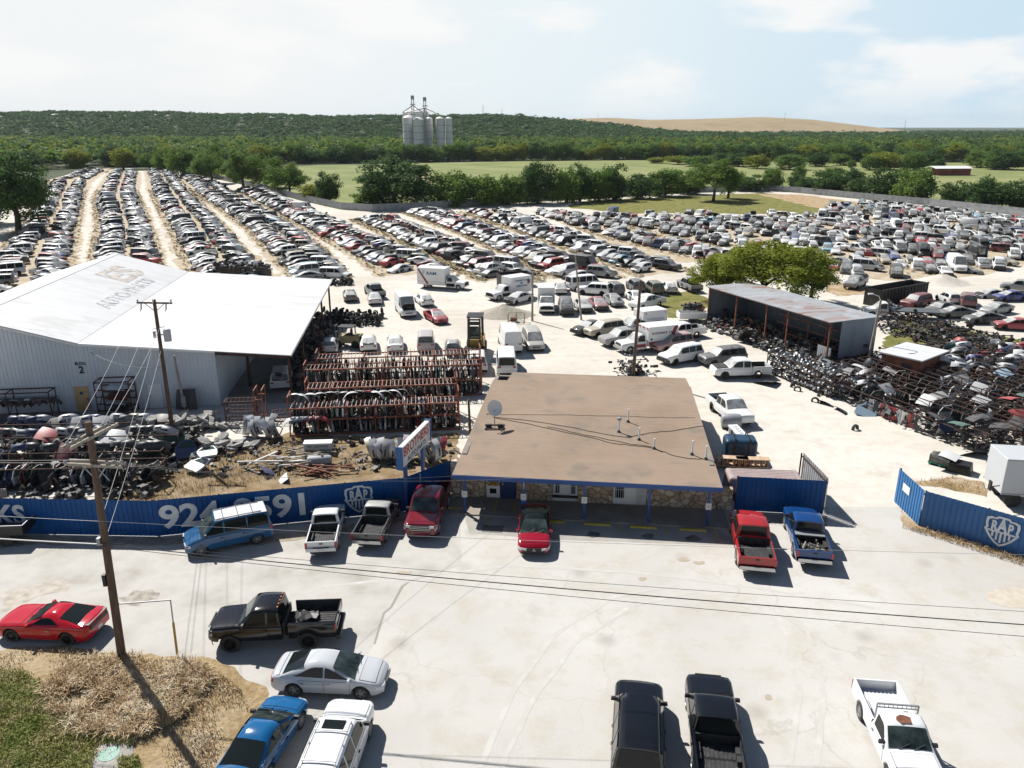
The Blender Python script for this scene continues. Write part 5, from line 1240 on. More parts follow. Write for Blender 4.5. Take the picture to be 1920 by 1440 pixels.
# camper top behind the gate fence
p = G(1425, 900)
root = empty('camper_van', Vector((16.3, 46.05, 0)), OY+0.03, 'dusty mauve topped van parked behind the blue fence panel', 'van')
b = MB(); b.box((0, 0, 0.95), (4.9, 1.8, 1.3), 0, taper=0.94); o = b.build('body', PD, root); md = o.modifiers.new('b', 'BEVEL'); md.width = 0.16; md.segments = 3
b = MB()
for k in range(6): b.box((0, -0.6+k*0.24, 1.605), (4.0, 0.03, 0.02))
b.build('roof_rib', PD, root)
for sg in (1, -1): b = MB(); b.box((0.4, sg*0.89, 1.2), (3.0, 0.02, 0.4)); b.build('side_window', M['glass'], root)
for x in (-1.7, 1.7):
    for sg in (1, -1): b = MB(); b.lathe([(0.01, -0.1), (0.36, -0.1), (0.36, 0.1), (0.01, 0.1)], 14, 0, 'y', (x, sg*0.85, 0.36)); b.build('wheel', M['rubber'], root, 40)
setcol(root, (0.36, 0.27, 0.26))
# ------------------------------------------------------------------ warehouse
WA = Vector((-35.79, 62.11, 0)); WY = R(6.6)
wh = empty('warehouse', WA, WY, 'big white sheet metal warehouse with a gabled roof and open carport end', 'building')
def V(x, y, z): return Vector((x, y, z))
RS, RZ, EZ, DZ, LX, LZ, CX = -8.2, 8.4, 6.0, 33.0, 17.0, 4.4, 10.7
def wroof():
    m = mat('white_roof_metal', rough=0.45); t = NT(m); v = t.coord('Object')
    w = t.n('ShaderNodeTexWave', wave_type='BANDS', bands_direction='Y'); w.inputs['Scale'].default_value = 1.05; t.l(v, w.inputs['Vector'])
    a = t.noise(t.coord('Object', (0.15, 1.2, 1)), 0.7, 7, 0.6); b = t.noise(t.coord('Object', (0.05, 0.5, 1)), 0.5, 3)
    x = t.ramp(a, [(0.35, (0.60, 0.605, 0.60)), (0.55, (0.66, 0.665, 0.665)), (0.75, (0.56, 0.545, 0.52))])
    x = t.mix(t.ramp(b, [(0.54, (0,)*3), (0.60, (0.35,)*3), (0.66, (0,)*3)]), x, (0.42, 0.40, 0.36))
    x = t.mix(t.ramp(w.outputs['Fac'], [(0.0, (0.22,)*3), (0.22, (0,)*3)]), x, (0.46, 0.48, 0.5))
    t.base(x); t.bump(w.outputs['Fac'], 0.35, 0.03); return m
M['wroof'] = wroof()
b = MB(); quadslab(b, [V(RS, -0.25, RZ), V(0.0, -0.25, EZ), V(0.0, DZ, EZ), V(RS, DZ, RZ)], 0.08); quadslab(b, [V(2*RS, -0.25, EZ), V(RS-0.01, -0.25, RZ), V(RS-0.01, DZ, RZ), V(2*RS, DZ, EZ)], 0.08)
b.build('roof', M['wroof'], wh)
b = MB(); quadslab(b, [V(0.02, -0.25, EZ-0.03), V(LX, -0.25, LZ), V(LX, DZ+1.5, LZ), V(0.02, DZ, EZ-0.03)], 0.08); b.build('lean_to_roof', M['wroof'], wh)
b = MB(); quadslab(b, [V(RS-0.35, -0.3, RZ-0.06), V(RS, -0.3, RZ+0.05), V(RS, DZ+0.05, RZ+0.05), V(RS-0.35, DZ+0.05, RZ-0.06)], 0.04); quadslab(b, [V(RS+0.001, -0.3, RZ+0.05), V(RS+0.35, -0.3, RZ-0.06), V(RS+0.35, DZ+0.05, RZ-0.06), V(RS+0.001, DZ+0.05, RZ+0.05)], 0.04); b.build('ridge_cap', M['white'], wh)
for p0, p1, z1 in ((V(2*RS, 0, 0), V(RS, 0, 0), (EZ-0.1, RZ-0.1)), (V(RS, 0, 0), V(0, 0, 0), (RZ-0.1, EZ-0.1)), (V(0.0, 0, 0), V(CX, 0, 0), (EZ-0.1, 4.92))):
    ribbed(p0, p1, 0.05, z1, 0.32, 0.03).build('front_wall', M['wmetal'], wh)
ribbed(V(CX, 0.02, 0), V(CX, 12, 0), 0.05, 4.9, 0.32, 0.03).build('side_wall', M['wmetal'], wh)
b = MB(); b.box((CX-0.1, 22.5, 2.4), (0.15, 21, 4.7)); b.box(((CX+LX)/2-1.5, DZ, 2.1), (LX-CX-3, 0.15, 4.2)); b.box((-8, DZ-0.2, 3), (16, 0.15, 6)); b.box((2*RS+0.05, DZ/2, 2.95), (0.1, DZ-0.4, 5.9)); b.build('back_wall', M['wmetal'], wh)
b = MB(); b.box(((LX+0.1)/2, -0.32, 0), (0.01, 0.01, 0.01)); b.bar(V(CX+0.1, -0.26, 4.78), V(LX-0.05, -0.26, 4.22), 0.10, 0.24); b.build('eave_beam', M['darkrust'], wh)
for t_ in (0.1, 8, 16, 24, 32):
    b = MB(); b.box((LX-0.25, t_, 2.1), (0.2, 0.2, 4.2)); b.build('column', M['darkrust'], wh)
b = MB(); b.box((CX+1.5, 5, 2.4), (0.22, 0.22, 4.8)); b.build('column', M['darkrust'], wh)
for t_ in (4, 8, 12, 16, 20, 24, 28):
    b = MB(); b.bar(V(CX, t_, 4.75), V(LX-0.2, t_, 4.25), 0.12, 0.2); b.build('rafter', M['darkrust'], wh)
b = MB(); b.bar(V(-0.05, -0.28, EZ-0.16), V(CX+0.1, -0.28, 4.85), 0.06, 0.16); b.bar(V(RS, -0.28, RZ-0.14), V(-0.06, -0.28, EZ-0.15), 0.05, 0.16); b.build('trim', M['white'], wh)
b = MB()
for k in range(62): b.box((LX+0.02, 0.1+k*0.55, LZ-0.12), (0.05, 0.28, 0.14))
b.build('roof_edge_tab', M['white'], wh)
for s, lab, x0 in (('door_ply', 'plywood', along(WA, Vector((math.cos(WY), math.sin(WY), 0)), 156, 0.9)), ('white', 'white', along(WA, Vector((math.cos(WY), math.sin(WY), 0)), 293, 0.9))):
    b = MB(); b.box((x0, -0.06, 1.12), (1.12, 0.05, 2.15)); d = b.build('door', M['ply'] if s == 'door_ply' else M['white'], wh); d['label'] = lab+' door'
    b = MB(); b.box((x0+(0.45 if s == 'door_ply' else -0.42), -0.1, 1.1), (0.06, 0.05, 0.18)); b.build('handle', M['black'], d)
    if s == 'door_ply':
        b = MB(); b.lathe([(0.0, -0.01), (0.14, -0.01), (0.14, 0.01)], 16, 0, 'y', (x0, -0.095, 1.62)); b.build('round_sign', mat('round_blue', (0.02, 0.07, 0.25), 0.5), d)
b = MB(); b.box((along(WA, Vector((math.cos(WY), math.sin(WY), 0)), 160, 0)+0.0, -0.05, 2.2), (4.6, 0.0, 0.0)) if False else None
wx = along(WA, Vector((math.cos(WY), math.sin(WY), 0)), 153, 3.6)
q = text_mesh('2', 0.85, M['black'], 'lettering', wh, 0.03, 0.004); on_wall(q, (wx, -0.045, 3.62), 0)
q = text_mesh('BLDG', 0.36, M['black'], 'lettering', wh, 0.02, 0.004); on_wall(q, (wx, -0.045, 4.18), 0)
th = math.atan2(RZ-EZ, -RS)
def roof_text(s, size, mt, x, t_, sx=1.0):
    q = text_mesh(s, size, mt, 'roof_lettering', wh, 0.03, 0.002, sx)
    X = Vector((0, 1, 0)); Y = Vector((-math.cos(th), 0, math.sin(th))); Z = X.cross(Y)
    q.matrix_local = Matrix.Translation(Vector((x, t_, EZ+(-x)/(-RS)*(RZ-EZ)))+Z*0.02) @ Matrix((X, Y, Z)).transposed().to_4x4(); return q
roof_text('ES', 4.6, noisy('faded_brown', [(0.4, (0.38, 0.335, 0.29)), (0.6, (0.53, 0.50, 0.46))], 1.2, 0.8), -4.6, 24.5, 1.5)
roof_text('AUTO PARTS', 1.9, noisy('faded_blue', [(0.42, (0.27, 0.29, 0.32)), (0.55, (0.58, 0.585, 0.59))], 1.5, 0.8), -2.0, 18, 1.25)
b = MB(); b.box((CX+3.1, 14, 0.03), (6.2, 28, 0.05)); b.build('carport_slab', M['concrete'], wh)
b = MB(); b.box((wx+0.5, -2.4, 0.025), (1.3, 4.6, 0.05)); b.build('path_slab', M['concrete'], wh)
# open shed ---------------------------------------------------------------
SA = Vector((23.95, 93.4, 0)); SD = Vector((0.4, -0.9165, 0)); SN = Vector((0.9165, 0.4, 0)); SYAW = math.atan2(SD.y, SD.x)
sh = empty('open_shed', SA, SYAW, 'long open fronted tin shed with a rust streaked roof and red posts', 'shed')
SL, SW_, SZ = 19.6, 6.3, 4.45
def tin():
    m = mat('rusty_tin_roof', rough=0.5); t = NT(m); v = t.coord('Object')
    w = t.n('ShaderNodeTexWave', wave_type='BANDS', bands_direction='X'); w.inputs['Scale'].default_value = 1.3; t.l(v, w.inputs['Vector'])
    a = t.noise(t.coord('Object', (1.4, 0.25, 1)), 0.9, 6, 0.7); b = t.noise(v, 0.22, 3)
    x = t.ramp(a, [(0.35, (0.30, 0.32, 0.34)), (0.65, (0.44, 0.46, 0.48))])
    x = t.mix(t.math('MULTIPLY', t.ramp(a, [(0.45, (0,)*3), (0.6, (1,)*3)]), t.ramp(b, [(0.46, (0,)*3), (0.56, (0.9,)*3)])), x, (0.27, 0.12, 0.07))
    t.base(x); t.bump(w.outputs['Fac'], 0.5, 0.04); return m
M['tin'] = tin()
M['tinwall'] = noisy('blue_grey_tin', [(0.3, (0.10, 0.125, 0.15)), (0.6, (0.17, 0.20, 0.23)), (0.78, (0.15, 0.09, 0.06))], 0.7, 0.6, 8, sc=(1, 1, 0.3))
# local: x along SD, y = +left of travel => +y is SN
b = MB(); quadslab(b, [V(-0.3, -0.35, SZ+0.05), V(SL+0.2, -0.35, SZ+0.05), V(SL+0.2, SW_+0.3, SZ-0.02), V(-0.3, SW_+0.3, SZ-0.02)], 0.08); b.build('roof', M['tin'], sh)
ribbed(V(SL, SW_, 0), V(0, SW_, 0), 0.02, SZ-0.12, 0.3, 0.03).build('back_wall', M['tinwall'], sh)
ribbed(V(SL, 1.4, 0), V(SL, SW_, 0), 0.5, SZ-0.1, 0.3, 0.03).build('end_wall', noisy('pale_tin', [(0.3, (0.20, 0.25, 0.30)), (0.7, (0.30, 0.35, 0.40))], 0.7, 0.6, 8, sc=(1, 1, 0.3)), sh); ribbed(V(0, SW_, 0), V(0, 0, 0), 0.02, SZ-0.1, 0.3, 0.03).build('end_wall', M['tinwall'], sh)
b = MB(); b.box((SL-0.9, 0.4, 1.0), (1.8, 0.06, 1.3)); b.build('loose_sheet', M['tin'], sh)
for x in (0.1, 5.2, 10.3, 13.6, SL-0.1):
    b = MB(); b.box((x, 0, SZ/2-0.05), (0.14, 0.14, SZ-0.1)); b.build('post', M['rust'], sh)
b = MB(); b.bar(V(0, 0, SZ-0.12), V(SL, 0, SZ-0.12), 0.1, 0.16); b.build('front_beam', M['rust'], sh)
for z in (1.3, 2.3, 3.2):
    b = MB(); b.bar(V(10.3, 1.6, z), V(SL-0.2, 1.6, z), 0.07); b.build('shelf_rail', M['rust'], sh)
for x in (11.5, 15, 17.5):
    b = MB(); b.bar(V(x, 1.6, 0), V(x, 1.6, 3.4), 0.08); b.build('shelf_post', M['rust'], sh)
# little brown shed
q0, q1, q2, q3 = (G(*p, 2.6) for p in ((1640, 656), (1722, 674), (1789, 663), (1706, 641)))
cx = (q0+q1+q2+q3)/4; dv = (q1-q0).normalized()
ls = empty('small_shed', (cx.x, cx.y, 0), math.atan2(dv.y, dv.x), 'small rusty brown shed with a flat white roof among the racks', 'shed')
L1_, W1_ = (q1-q0).length, (q3-q0).length
b = MB(); quadslab(b, [V(-L1_/2, -W1_/2, 2.6), V(L1_/2, -W1_/2, 2.62), V(L1_/2, W1_/2, 2.6), V(-L1_/2, W1_/2, 2.58)], 0.12); b.build('roof', M['wroof'], ls)
b = MB(); b.box((0, 0, 1.22), (L1_-0.5, W1_-0.6, 2.44)); b.build('wall', M['rust'], ls)
b = MB(); b.box((0.6, -W1_/2+0.28, 1.0), (0.9, 0.06, 1.95)); b.build('door', M['black'], ls)
# poles ---------------------------------------------------------------
def pole(name, base, h, r, label, top=(0, 0), mt=None):
    root = empty(name, base, 0, label, 'utility pole'); b = MB()
    b.tube([(top[0]*q, top[1]*q, h*q) for q in (0, 0.25, 0.5, 0.75, 1.0)], [r, r*0.93, r*0.85, r*0.77, r*0.7], 10); b.build('mast', mt or M['wood'], root, 40); return root
pb = G(230, 1240); P1 = pole('utility_pole', pb, 11.6, 0.19, 'tall brown utility pole with four crossarms rising from the near grass', (0.42, 0))
def arm(root, c, half, d, s=(0.10, 0.12), m=None):
    b = MB(); c = Vector(c); d = Vector(d).normalized(); b.bar(c-d*half, c+d*half, s[0], s[1]); return b.build('crossarm', m or M['greywood'], root)
for sx in (-0.18, 0.18): arm(P1, (0.42+sx, 0, 11.0), 1.35, (0.22, 1, 0))
for sy in (-0.18, 0.18): arm(P1, (0.40, sy, 9.75), 1.25, (1, -0.12, 0))
def insulator(root, p, m=None):
    b = MB(); b.lathe([(0.03, 0), (0.07, 0.05), (0.05, 0.09), (0.075, 0.13), (0.045, 0.18), (0.0, 0.2)], 8); o = b.build('insulator', m or M['galv'], root, 50); o.location = p
for y in (-1.2, -0.9, -0.6, 0.75, 1.05, 1.3): insulator(P1, (0.42+0.22*y, y, 11.06))
for x in (-0.8, 0.9, 1.5): insulator(P1, (0.40+x-0.3, -0.2, 9.81))
for z, s in ((4.3, 0.35), (6.2, 0.2)):
    b = MB(); b.box((0.42*z/11.6-0.2, -0.1, z), (0.14, 0.2, s*1.6)); b.build('equipment_box', M['black'] if z < 5 else M['grey'], P1)
b = MB(); b.bar((0.36, 0, 9.7), (0.9, -0.05, 9.0), 0.03) ; b.bar((0.9, -0.08, 9.7), (0.36, 0, 9.0), 0.04); b.bar((-0.2, 0.03, 9.7), (0.34, 0, 9.0), 0.04); b.build('brace', M['grey'], P1)
b = MB(); b.bar((0.05, 0, 3.0), (2.4, 0.4, 2.95), 0.05); b.build('guy_strut', M['grey'], P1)
gs = G(333, 1232); gw = Vector(pb)+Vector((2.4, 0.4, 2.95))
b = MB(); b.tube([gw, gs+Vector((0, 0, 0.05))], 0.03, 6); b.tube([gs+(gw-gs)*0.05, gs+(gw-gs)*0.62], 0.055, 8, 1); o = b.build('guy_wire', [M['wirelight'], mat('guy_guard', (0.45, 0.30, 0.05), 0.6)]); tag(o, 'yellow sleeved guy wire anchored in the dry grass beside the tall pole', 'guy wire')
pb2 = G(327, 830); P2 = pole('utility_pole', pb2, 11.1, 0.17, 'brown utility pole with a grey transformer before the white warehouse', (0, 0.1))
arm(P2, (0, 0.1, 10.85), 1.3, (1, -0.06, 0), m=M['wood'])
b = MB(); b.lathe([(0, 0), (0.26, 0.02), (0.27, 0.85), (0.2, 0.93), (0.0, 0.95)], 16); o = b.build('transformer', mat('transformer_grey', (0.42, 0.44, 0.46), 0.5), P2, 40); o.location = (0.62, 0.05, 8.0)
b = MB(); b.box((0.28, 0.08, 8.5), (0.4, 0.1, 0.1)); b.bar((-0.45, 0.08, 8.9), (0.5, 0.08, 9.1), 0.04); b.box((-0.32, 0.08, 8.5), (0.18, 0.12, 0.5)); b.build('bracket', M['grey'], P2)
for x in (-1.2, 0.0, 1.2): insulator(P2, (x, 0.1, 10.92))
for x in (-0.95, 0.85): 
    b = MB(); b.tube([(x, 0.05, 10.8), (x-0.05, 0.05, 10.4), (x-0.15, 0.05, 10.25)], 0.05, 6); b.build('fuse_cutout', M['grey'], P2)
b = MB(); b.bar((-0.7, 0.1, 10.8), (0, 0.1, 10.2), 0.04); b.bar((0.7, 0.1, 10.8), (0, 0.1, 10.2), 0.04); b.build('brace', M['wood'], P2)
P2b = pole('utility_pole', G(348, 772), 4.9, 0.12, 'short grey service pole beside the warehouse wall', (-0.35, 0.1), M['greywood'])
b = MB(); b.box((0.05, -0.2, 1.0), (0.35, 0.2, 0.9)); b.build('meter_box', M['galv'], P2b)
P3 = pole('utility_pole', G(1187, 707), 9.4, 0.17, 'dark brown pole without arms standing beyond the office roof', (0.25, 0))
P4 = pole('utility_pole', G(998, 602), 5.9, 0.15, 'pale grey pole standing by the white box truck', (0.0, 0), M['greywood'])
P5 = pole('utility_pole', G(1090, 600), 8.0, 0.13, 'thin grey pole leaning left among the parked wrecks', (-0.95, 0.2), M['greywood'])
P6 = pole('utility_pole', G(1625, 690), 6.9, 0.15, 'grey pole with a lamp arm at the end of the tin shed', (0.4, 0), M['greywood'])
b = MB(); b.tube([(0.4, 0, 6.8), (0.1, -0.1, 7.3), (-0.7, -0.3, 7.6)], 0.04, 6); b.box((-0.85, -0.33, 7.58), (0.45, 0.2, 0.12)); b.build('lamp_arm', M['white'], P6)
P7 = pole('utility_pole', G(882, 815), 2.9, 0.12, 'short dark post at the left side of the office', (-0.1, 0))
# cables in the air
def cable(name, a, b_, sag, r, label, m=None, n=24):
    a, b_ = Vector(a), Vector(b_); pts = [a+(b_-a)*k/n-Vector((0, 0, 4*sag*(k/n)*(1-k/n))) for k in range(n+1)]
    b = MB(); b.tube(pts, r, 5, cap=False); o = b.build(name, m or M['wire'], None, 60); return tag(o, label, 'cable', 'overhead cables')
p1 = Vector(pb)
cable('overhead_cable', p1+V(0.2, -0.2, 6.1), (62, 18.6, 6.9), 0.9, 0.022, 'thickest dark cable crossing the pavement from the tall near pole')
cable('overhead_cable', p1+V(0.2, -0.2, 6.0), (62, 18.2, 6.3), 0.95, 0.012, 'thin dark cable hanging just under the thickest one over the pavement')
cable('overhead_cable', p1+V(0.2, -0.2, 6.2), (62, 19.2, 7.4), 0.8, 0.009, 'thin cable just above the thickest one over the pavement')
cable('overhead_cable', p1+V(0.2, -0.2, 6.1), (-62, 36, 7.2), 0.7, 0.032, 'pale thick cable running to the left edge from the tall near pole', M['wirelight'])
cable('overhead_cable', p1+V(0.2, -0.2, 7.2), (60, 25.5, 7.6), 0.7, 0.008, 'fine pale wire strung across the parked pickups', M['wirelight'])
cable('overhead_cable', p1+V(0.2, -0.2, 7.2), (-60, 36, 8), 0.6, 0.008, 'fine pale wire crossing the KS fence lettering', M['wirelight'])
cable('overhead_cable', p1+V(0.6, -0.2, 9.9), OF+ux*0.9+uy*0.1+V(0, 0, 2.75), 0.5, 0.007, 'pale wire from the near pole to the office porch corner', M['wirelight'])
cable('overhead_cable', p1+V(1.2, -0.2, 9.9), OF+ux*4.4+uy*0.1+V(0, 0, 2.75), 0.5, 0.007, 'pale wire from the near pole to the house number post', M['wirelight'])
for k, (y, x) in enumerate(((-1.2, -1.2), (0.75, 0.0), (1.3, 1.2))):
    cable('overhead_cable', p1+V(0.42+0.2*y, y, 11.25), Vector(pb2)+V(x, 0.1, 11.1), 0.4, 0.009, ('left wire of three rising to the transformer pole', 'middle wire of three rising to the transformer pole', 'right wire of three rising to the transformer pole')[k], M['wirelight'])
cable('overhead_cable', p1+V(0.25, 0.1, 7.3), Vector(pb2)+V(-0.15, 0, 8.7), 0.25, 0.010, 'upper pale cable from the near pole to the transformer pole', M['wirelight'])
cable('overhead_cable', p1+V(0.3, 0.1, 6.4), Vector(pb2)+V(0.12, 0, 7.6), 0.25, 0.010, 'lower pale cable from the near pole to the transformer pole', M['wirelight'])
cable('overhead_cable', Vector(pb2)+V(0, 0.1, 6.1), WA+Vector((math.cos(WY), math.sin(WY), 0))*1.0+V(0, -0.3, 5.2), 0.6, 0.025, 'sagging service cable between transformer pole and warehouse wall', M['wire'])
cable('overhead_cable', p1+V(0.5, 0.0, 9.9), p1+V(-45, 3, 10.3), 0.5, 0.016, 'upper wire running left from the crossarms over the junk racks', M['wire'])
cable('overhead_cable', p1+V(0.5, 0.2, 9.7), p1+V(-45, 3.6, 9.9), 0.5, 0.018, 'lower wire running left from the crossarms over the junk racks', M['wire'])
# business sign ----------------------------------------------------------
sA, sB = Vector((-6.75, 43.1, 0)), Vector((-5.55, 47.7, 0)); sd_ = (sB-sA).normalized(); sn = Vector((sd_.y, -sd_.x, 0)); syaw = math.atan2(sd_.y, sd_.x); sl_ = (sB-sA).length
sg_root = empty('business_sign', sA, syaw, 'double faced white sign with red lettering on two blue posts', 'sign')
b = MB(); b.box((sl_/2, 0, 3.98), (sl_, 0.30, 1.34)); b.build('sign_box', noisy('sign_white', [(0.3, (0.55, 0.54, 0.52)), (0.7, (0.72, 0.72, 0.70))], 1.5, 0.6), sg_root)
for x in (-0.06, sl_+0.06): b = MB(); b.box((x, 0, 3.98), (0.10, 0.42, 1.5)); b.build('end_cap', mat('sign_edge_blue', (0.03, 0.11, 0.30), 0.5), sg_root)
for x in (0.75, sl_-1.1): b = MB(); b.box((x, 0, 1.64), (0.22, 0.2, 3.3)); b.build('post', M['bluepost'], sg_root)
for sgn in (-1, 1):
    for s, z, size, m in (('BROTHERS', 4.2, 0.85, mat('sign_red', (0.42, 0.03, 0.03), 0.6)), ('AUTO PARTS', 3.57, 0.46, mat('sign_dark', (0.04, 0.05, 0.08), 0.6))):
        q = text_mesh(s, size, m, 'lettering', sg_root, 0.02, 0.003, 0.98); q.location = (sl_/2, sgn*0.156, z); q.rotation_euler = (R(90), 0, 0 if sgn < 0 else math.pi)
        k = (sl_*0.9 if s == 'BROTHERS' else sl_*0.66)/q.dimensions.x; q.scale.x = k
p = G(786, 955); root = empty('meter_post', Vector((p.x, p.y+0.6, 0)), 0, 'grey electric meter boxes on the blue fence beside the sign post', 'meter box')
for z, h in ((2.0, 0.5), (1.35, 0.6), (0.6, 0.7)): b = MB(); b.box((0, 0, z), (0.22, 0.15, h)); b.build('meter_box', M['galv'], root)
# ------------------------------------------------------------------ parts of cars, racks and heaps
def rack(label, loc, rz, L, D, H, levels, pitch=2.2, m=None, cat='rack', bars=0.35, t=0.075, ends=0.0, name='parts_rack'):
    root = empty(name, loc, rz, label, cat); m = m or M['orange']; n = max(2, round(L/pitch)+1)
    for k in range(n):
        x = L*k/(n-1); b = MB(); h = H+(ends if k in (0, n-1) else 0)
        for y in (0, D): b.bar((x, y, 0), (x, y, h), t)
        b.bar((x, t/2, h-0.04), (x, D-t/2, h-0.04), t*0.9); b.bar((x, t/2, 0.3), (x, D-t/2, min(h, 1.6)), t*0.6); b.build('upright', m, root)
    for z in levels:
        b = MB()
        for y in (0, D): b.bar((0.05, y, z), (L-0.05, y, z), t, t*1.2)
        if bars:
            for k in range(int(L/bars)): b.bar((bars*(k+0.5), 0.04, z+t*0.45), (bars*(k+0.5), D-0.04, z+t*0.45), t*0.5, t*0.5, 1)
        b.build('shelf', [m, M['darkrust'] if m is not M['orange'] else noisy_once('bare_bar', [(0.3, (0.30, 0.22, 0.18)), (0.7, (0.50, 0.42, 0.37))])], root)
    return root
_once = {}
def noisy_once(n, st):
    if n not in _once: _once[n] = noisy(n, st, 2, 0.8)
    return _once[n]
# prototypes: meshes shared by every copy
def mesh_of(mb, name, mats, smooth=35):
    o = mb.build(name, mats, None, smooth); me = o.data; bpy.data.objects.remove(o); return me
PP = M['paint_part']
def door_mesh(L=1.15, rake=0.28):
    mb = MB(); prof = [(0, 0.1), (0.08, 0), (L-0.05, 0), (L, 0.18), (L, 0.62), (0, 0.62)]
    def slab(pts, y0, y1, m):
        n = len(mb.v); k = len(pts); mb.v += [(x, y0, z) for x, z in pts]+[(x, y1, z) for x, z in pts]
        mb.face([n+q for q in range(k)], m); mb.face([n+k+q for q in reversed(range(k))], 1)
        for q in range(k): mb.face((n+q, n+k+q, n+k+(q+1) % k, n+(q+1) % k), m)
    slab(prof, -0.06, 0.08, 0)
    fr = [(0, 0.62), (rake+0.1, 1.08), (L-0.18, 1.10), (L, 0.62)]
    inn = [(0.10, 0.62), (rake+0.15, 1.02), (L-0.22, 1.04), (L-0.07, 0.62)]
    for q in range(3): slab([fr[q], fr[q+1], inn[q+1], inn[q]], -0.02, 0.05, 0)
    return mesh_of(mb, 'car_door', [PP, M['guts']], None), inn
def glass_mesh(inn):
    mb = MB(); n = 4; mb.v = [(x, 0.01, z) for x, z in inn]; mb.face((0, 1, 2, 3)); return mesh_of(mb, 'window', M['greenglass'], None)
M['greenglass'] = mat('greenish_glass', (0.035, 0.06, 0.05), 0.08)
DOOR, inn_ = door_mesh(); DGLASS = glass_mesh(inn_)
def hood_mesh():
    mb = MB(); rows = []
    for x in lin(0, 1.15, 5): rows.append([(x, y*(0.72-0.1*(x/1.15)**2), 0.10*(1-y*y)-0.16*(x/1.15)**2) for y in lin(-1, 1, 7)])
    mb.grid(rows, 0); mb.grid([[(p[0], p[1], p[2]-0.025) for p in r] for r in rows], 1, flip=True); return mesh_of(mb, 'car_bonnet', [PP, M['black']], 50)
HOOD = hood_mesh()
def bumper_mesh():
    mb = MB(); rows = []
    for z, o in ((0, -0.03), (0.12, 0.04), (0.3, 0.05), (0.42, 0.0), (0.5, -0.1)):
        rows.append([(0.62*(1-abs(u)**2.6)+o*(1-abs(u)), u*0.85, z) for u in lin(-1, 1, 13)])
    mb.grid(rows, 0); mb.grid([[(p[0]-0.03, p[1]*0.985, p[2]) for p in r] for r in rows], 1, flip=True)
    rr = [[(p[0]+0.012, p[1]*0.5, p[2]) for p in r] for r in rows[1:3]]; mb.grid([[ (rows[1][k][0]+0.012, rows[1][k][1], 0.16) for k in range(4, 9)], [(rows[2][k][0]+0.012, rows[2][k][1], 0.28) for k in range(4, 9)]], 1)
    return mesh_of(mb, 'bumper_cover', [PP, M['black']], 45)
BUMP = bumper_mesh()
def fender_mesh():
    mb = MB(); rows = []
    for x in lin(0, 1.15, 12):
        lo = 0.12; d = abs(x-0.45)
        if d < 0.36: lo = max(lo, math.sqrt(0.36**2-d*d)+0.02)
        if x > 1.0: lo = max(lo, 0.0)
        rows.append([(x, 0, lo), (x, 0.03, (lo+0.62)/2), (x, 0.02, 0.6), (x, -0.16, 0.68-0.10*(1-x))])
    mb.grid(rows, 0); mb.grid([[(p[0], p[1]-0.02, p[2]-0.005) for p in r] for r in rows], 1, flip=True); return mesh_of(mb, 'car_wing', [PP, M['black']], 50)
FEND = fender_mesh()
TYRE, RIM = wheel_meshes('steel', 0.33, 0.22)
def bigtyre():
    mb = MB(); r = 0.34; w = 0.23
    mb.lathe([(r*0.6, -w/2+0.01), (r*0.9, -w/2), (r, -w/2+0.04), (r, w/2-0.04), (r*0.9, w/2), (r*0.6, w/2-0.01), (r*0.62, 0), (r*0.6, -w/2+0.01)], 16); return mesh_of(mb, 'tyre', M['rubber'], 40)
TY = bigtyre()
def rim_mesh():
    mb = MB(); a = 0.22; w = 0.2
    mb.lathe([(a, -w/2), (a*0.88, -w/2+0.03), (a*0.86, w/2-0.03), (a, w/2), (a*0.92, w/2), (a*0.8, w/2-0.05), (a*0.45, w/2-0.03), (0.01, w/2-0.02)], 14, lambda i, j: 1 if (i == 5 and j % 3 == 0) else 0); return mesh_of(mb, 'wheel_rim', [M['alloy'], M['under']], 35)
RIMM = rim_mesh()
def obj(name, me, loc, rot, label, cat, group, col=None, scale=None, child=None):
    o = bpy.data.objects.new(name, me); link(o); o.location = loc; o.rotation_euler = rot; tag(o, label, cat, group, 'thing')
    if scale: o.scale = scale if isinstance(scale, (tuple, list)) else (scale,)*3
    if child: c = bpy.data.objects.new(child[0], child[1]); link(c, o)
    if col: o.color = (*col, 1)
    return o
CN = {'white': (0.66, 0.67, 0.66), 'silver': (0.42, 0.43, 0.44), 'grey': (0.20, 0.21, 0.21), 'black': (0.02, 0.02, 0.022), 'red': (0.34, 0.025, 0.03), 'dark red': (0.13, 0.02, 0.025), 'navy': (0.02, 0.04, 0.13), 'green': (0.05, 0.13, 0.10), 'tan': (0.40, 0.34, 0.24), 'pale blue': (0.25, 0.36, 0.46), 'yellow': (0.55, 0.33, 0.03), 'olive': (0.15, 0.16, 0.09), 'brown': (0.12, 0.07, 0.05)}
def cpick(rnd, w): return rnd.choices(list(w), list(w.values()))[0]
WM = {'white': 4, 'silver': 5, 'grey': 4, 'black': 6, 'red': 1, 'dark red': 1, 'navy': 1, 'green': 2, 'tan': 1, 'brown': 1, 'pale blue': 0.5}
rnd = random.Random(11)
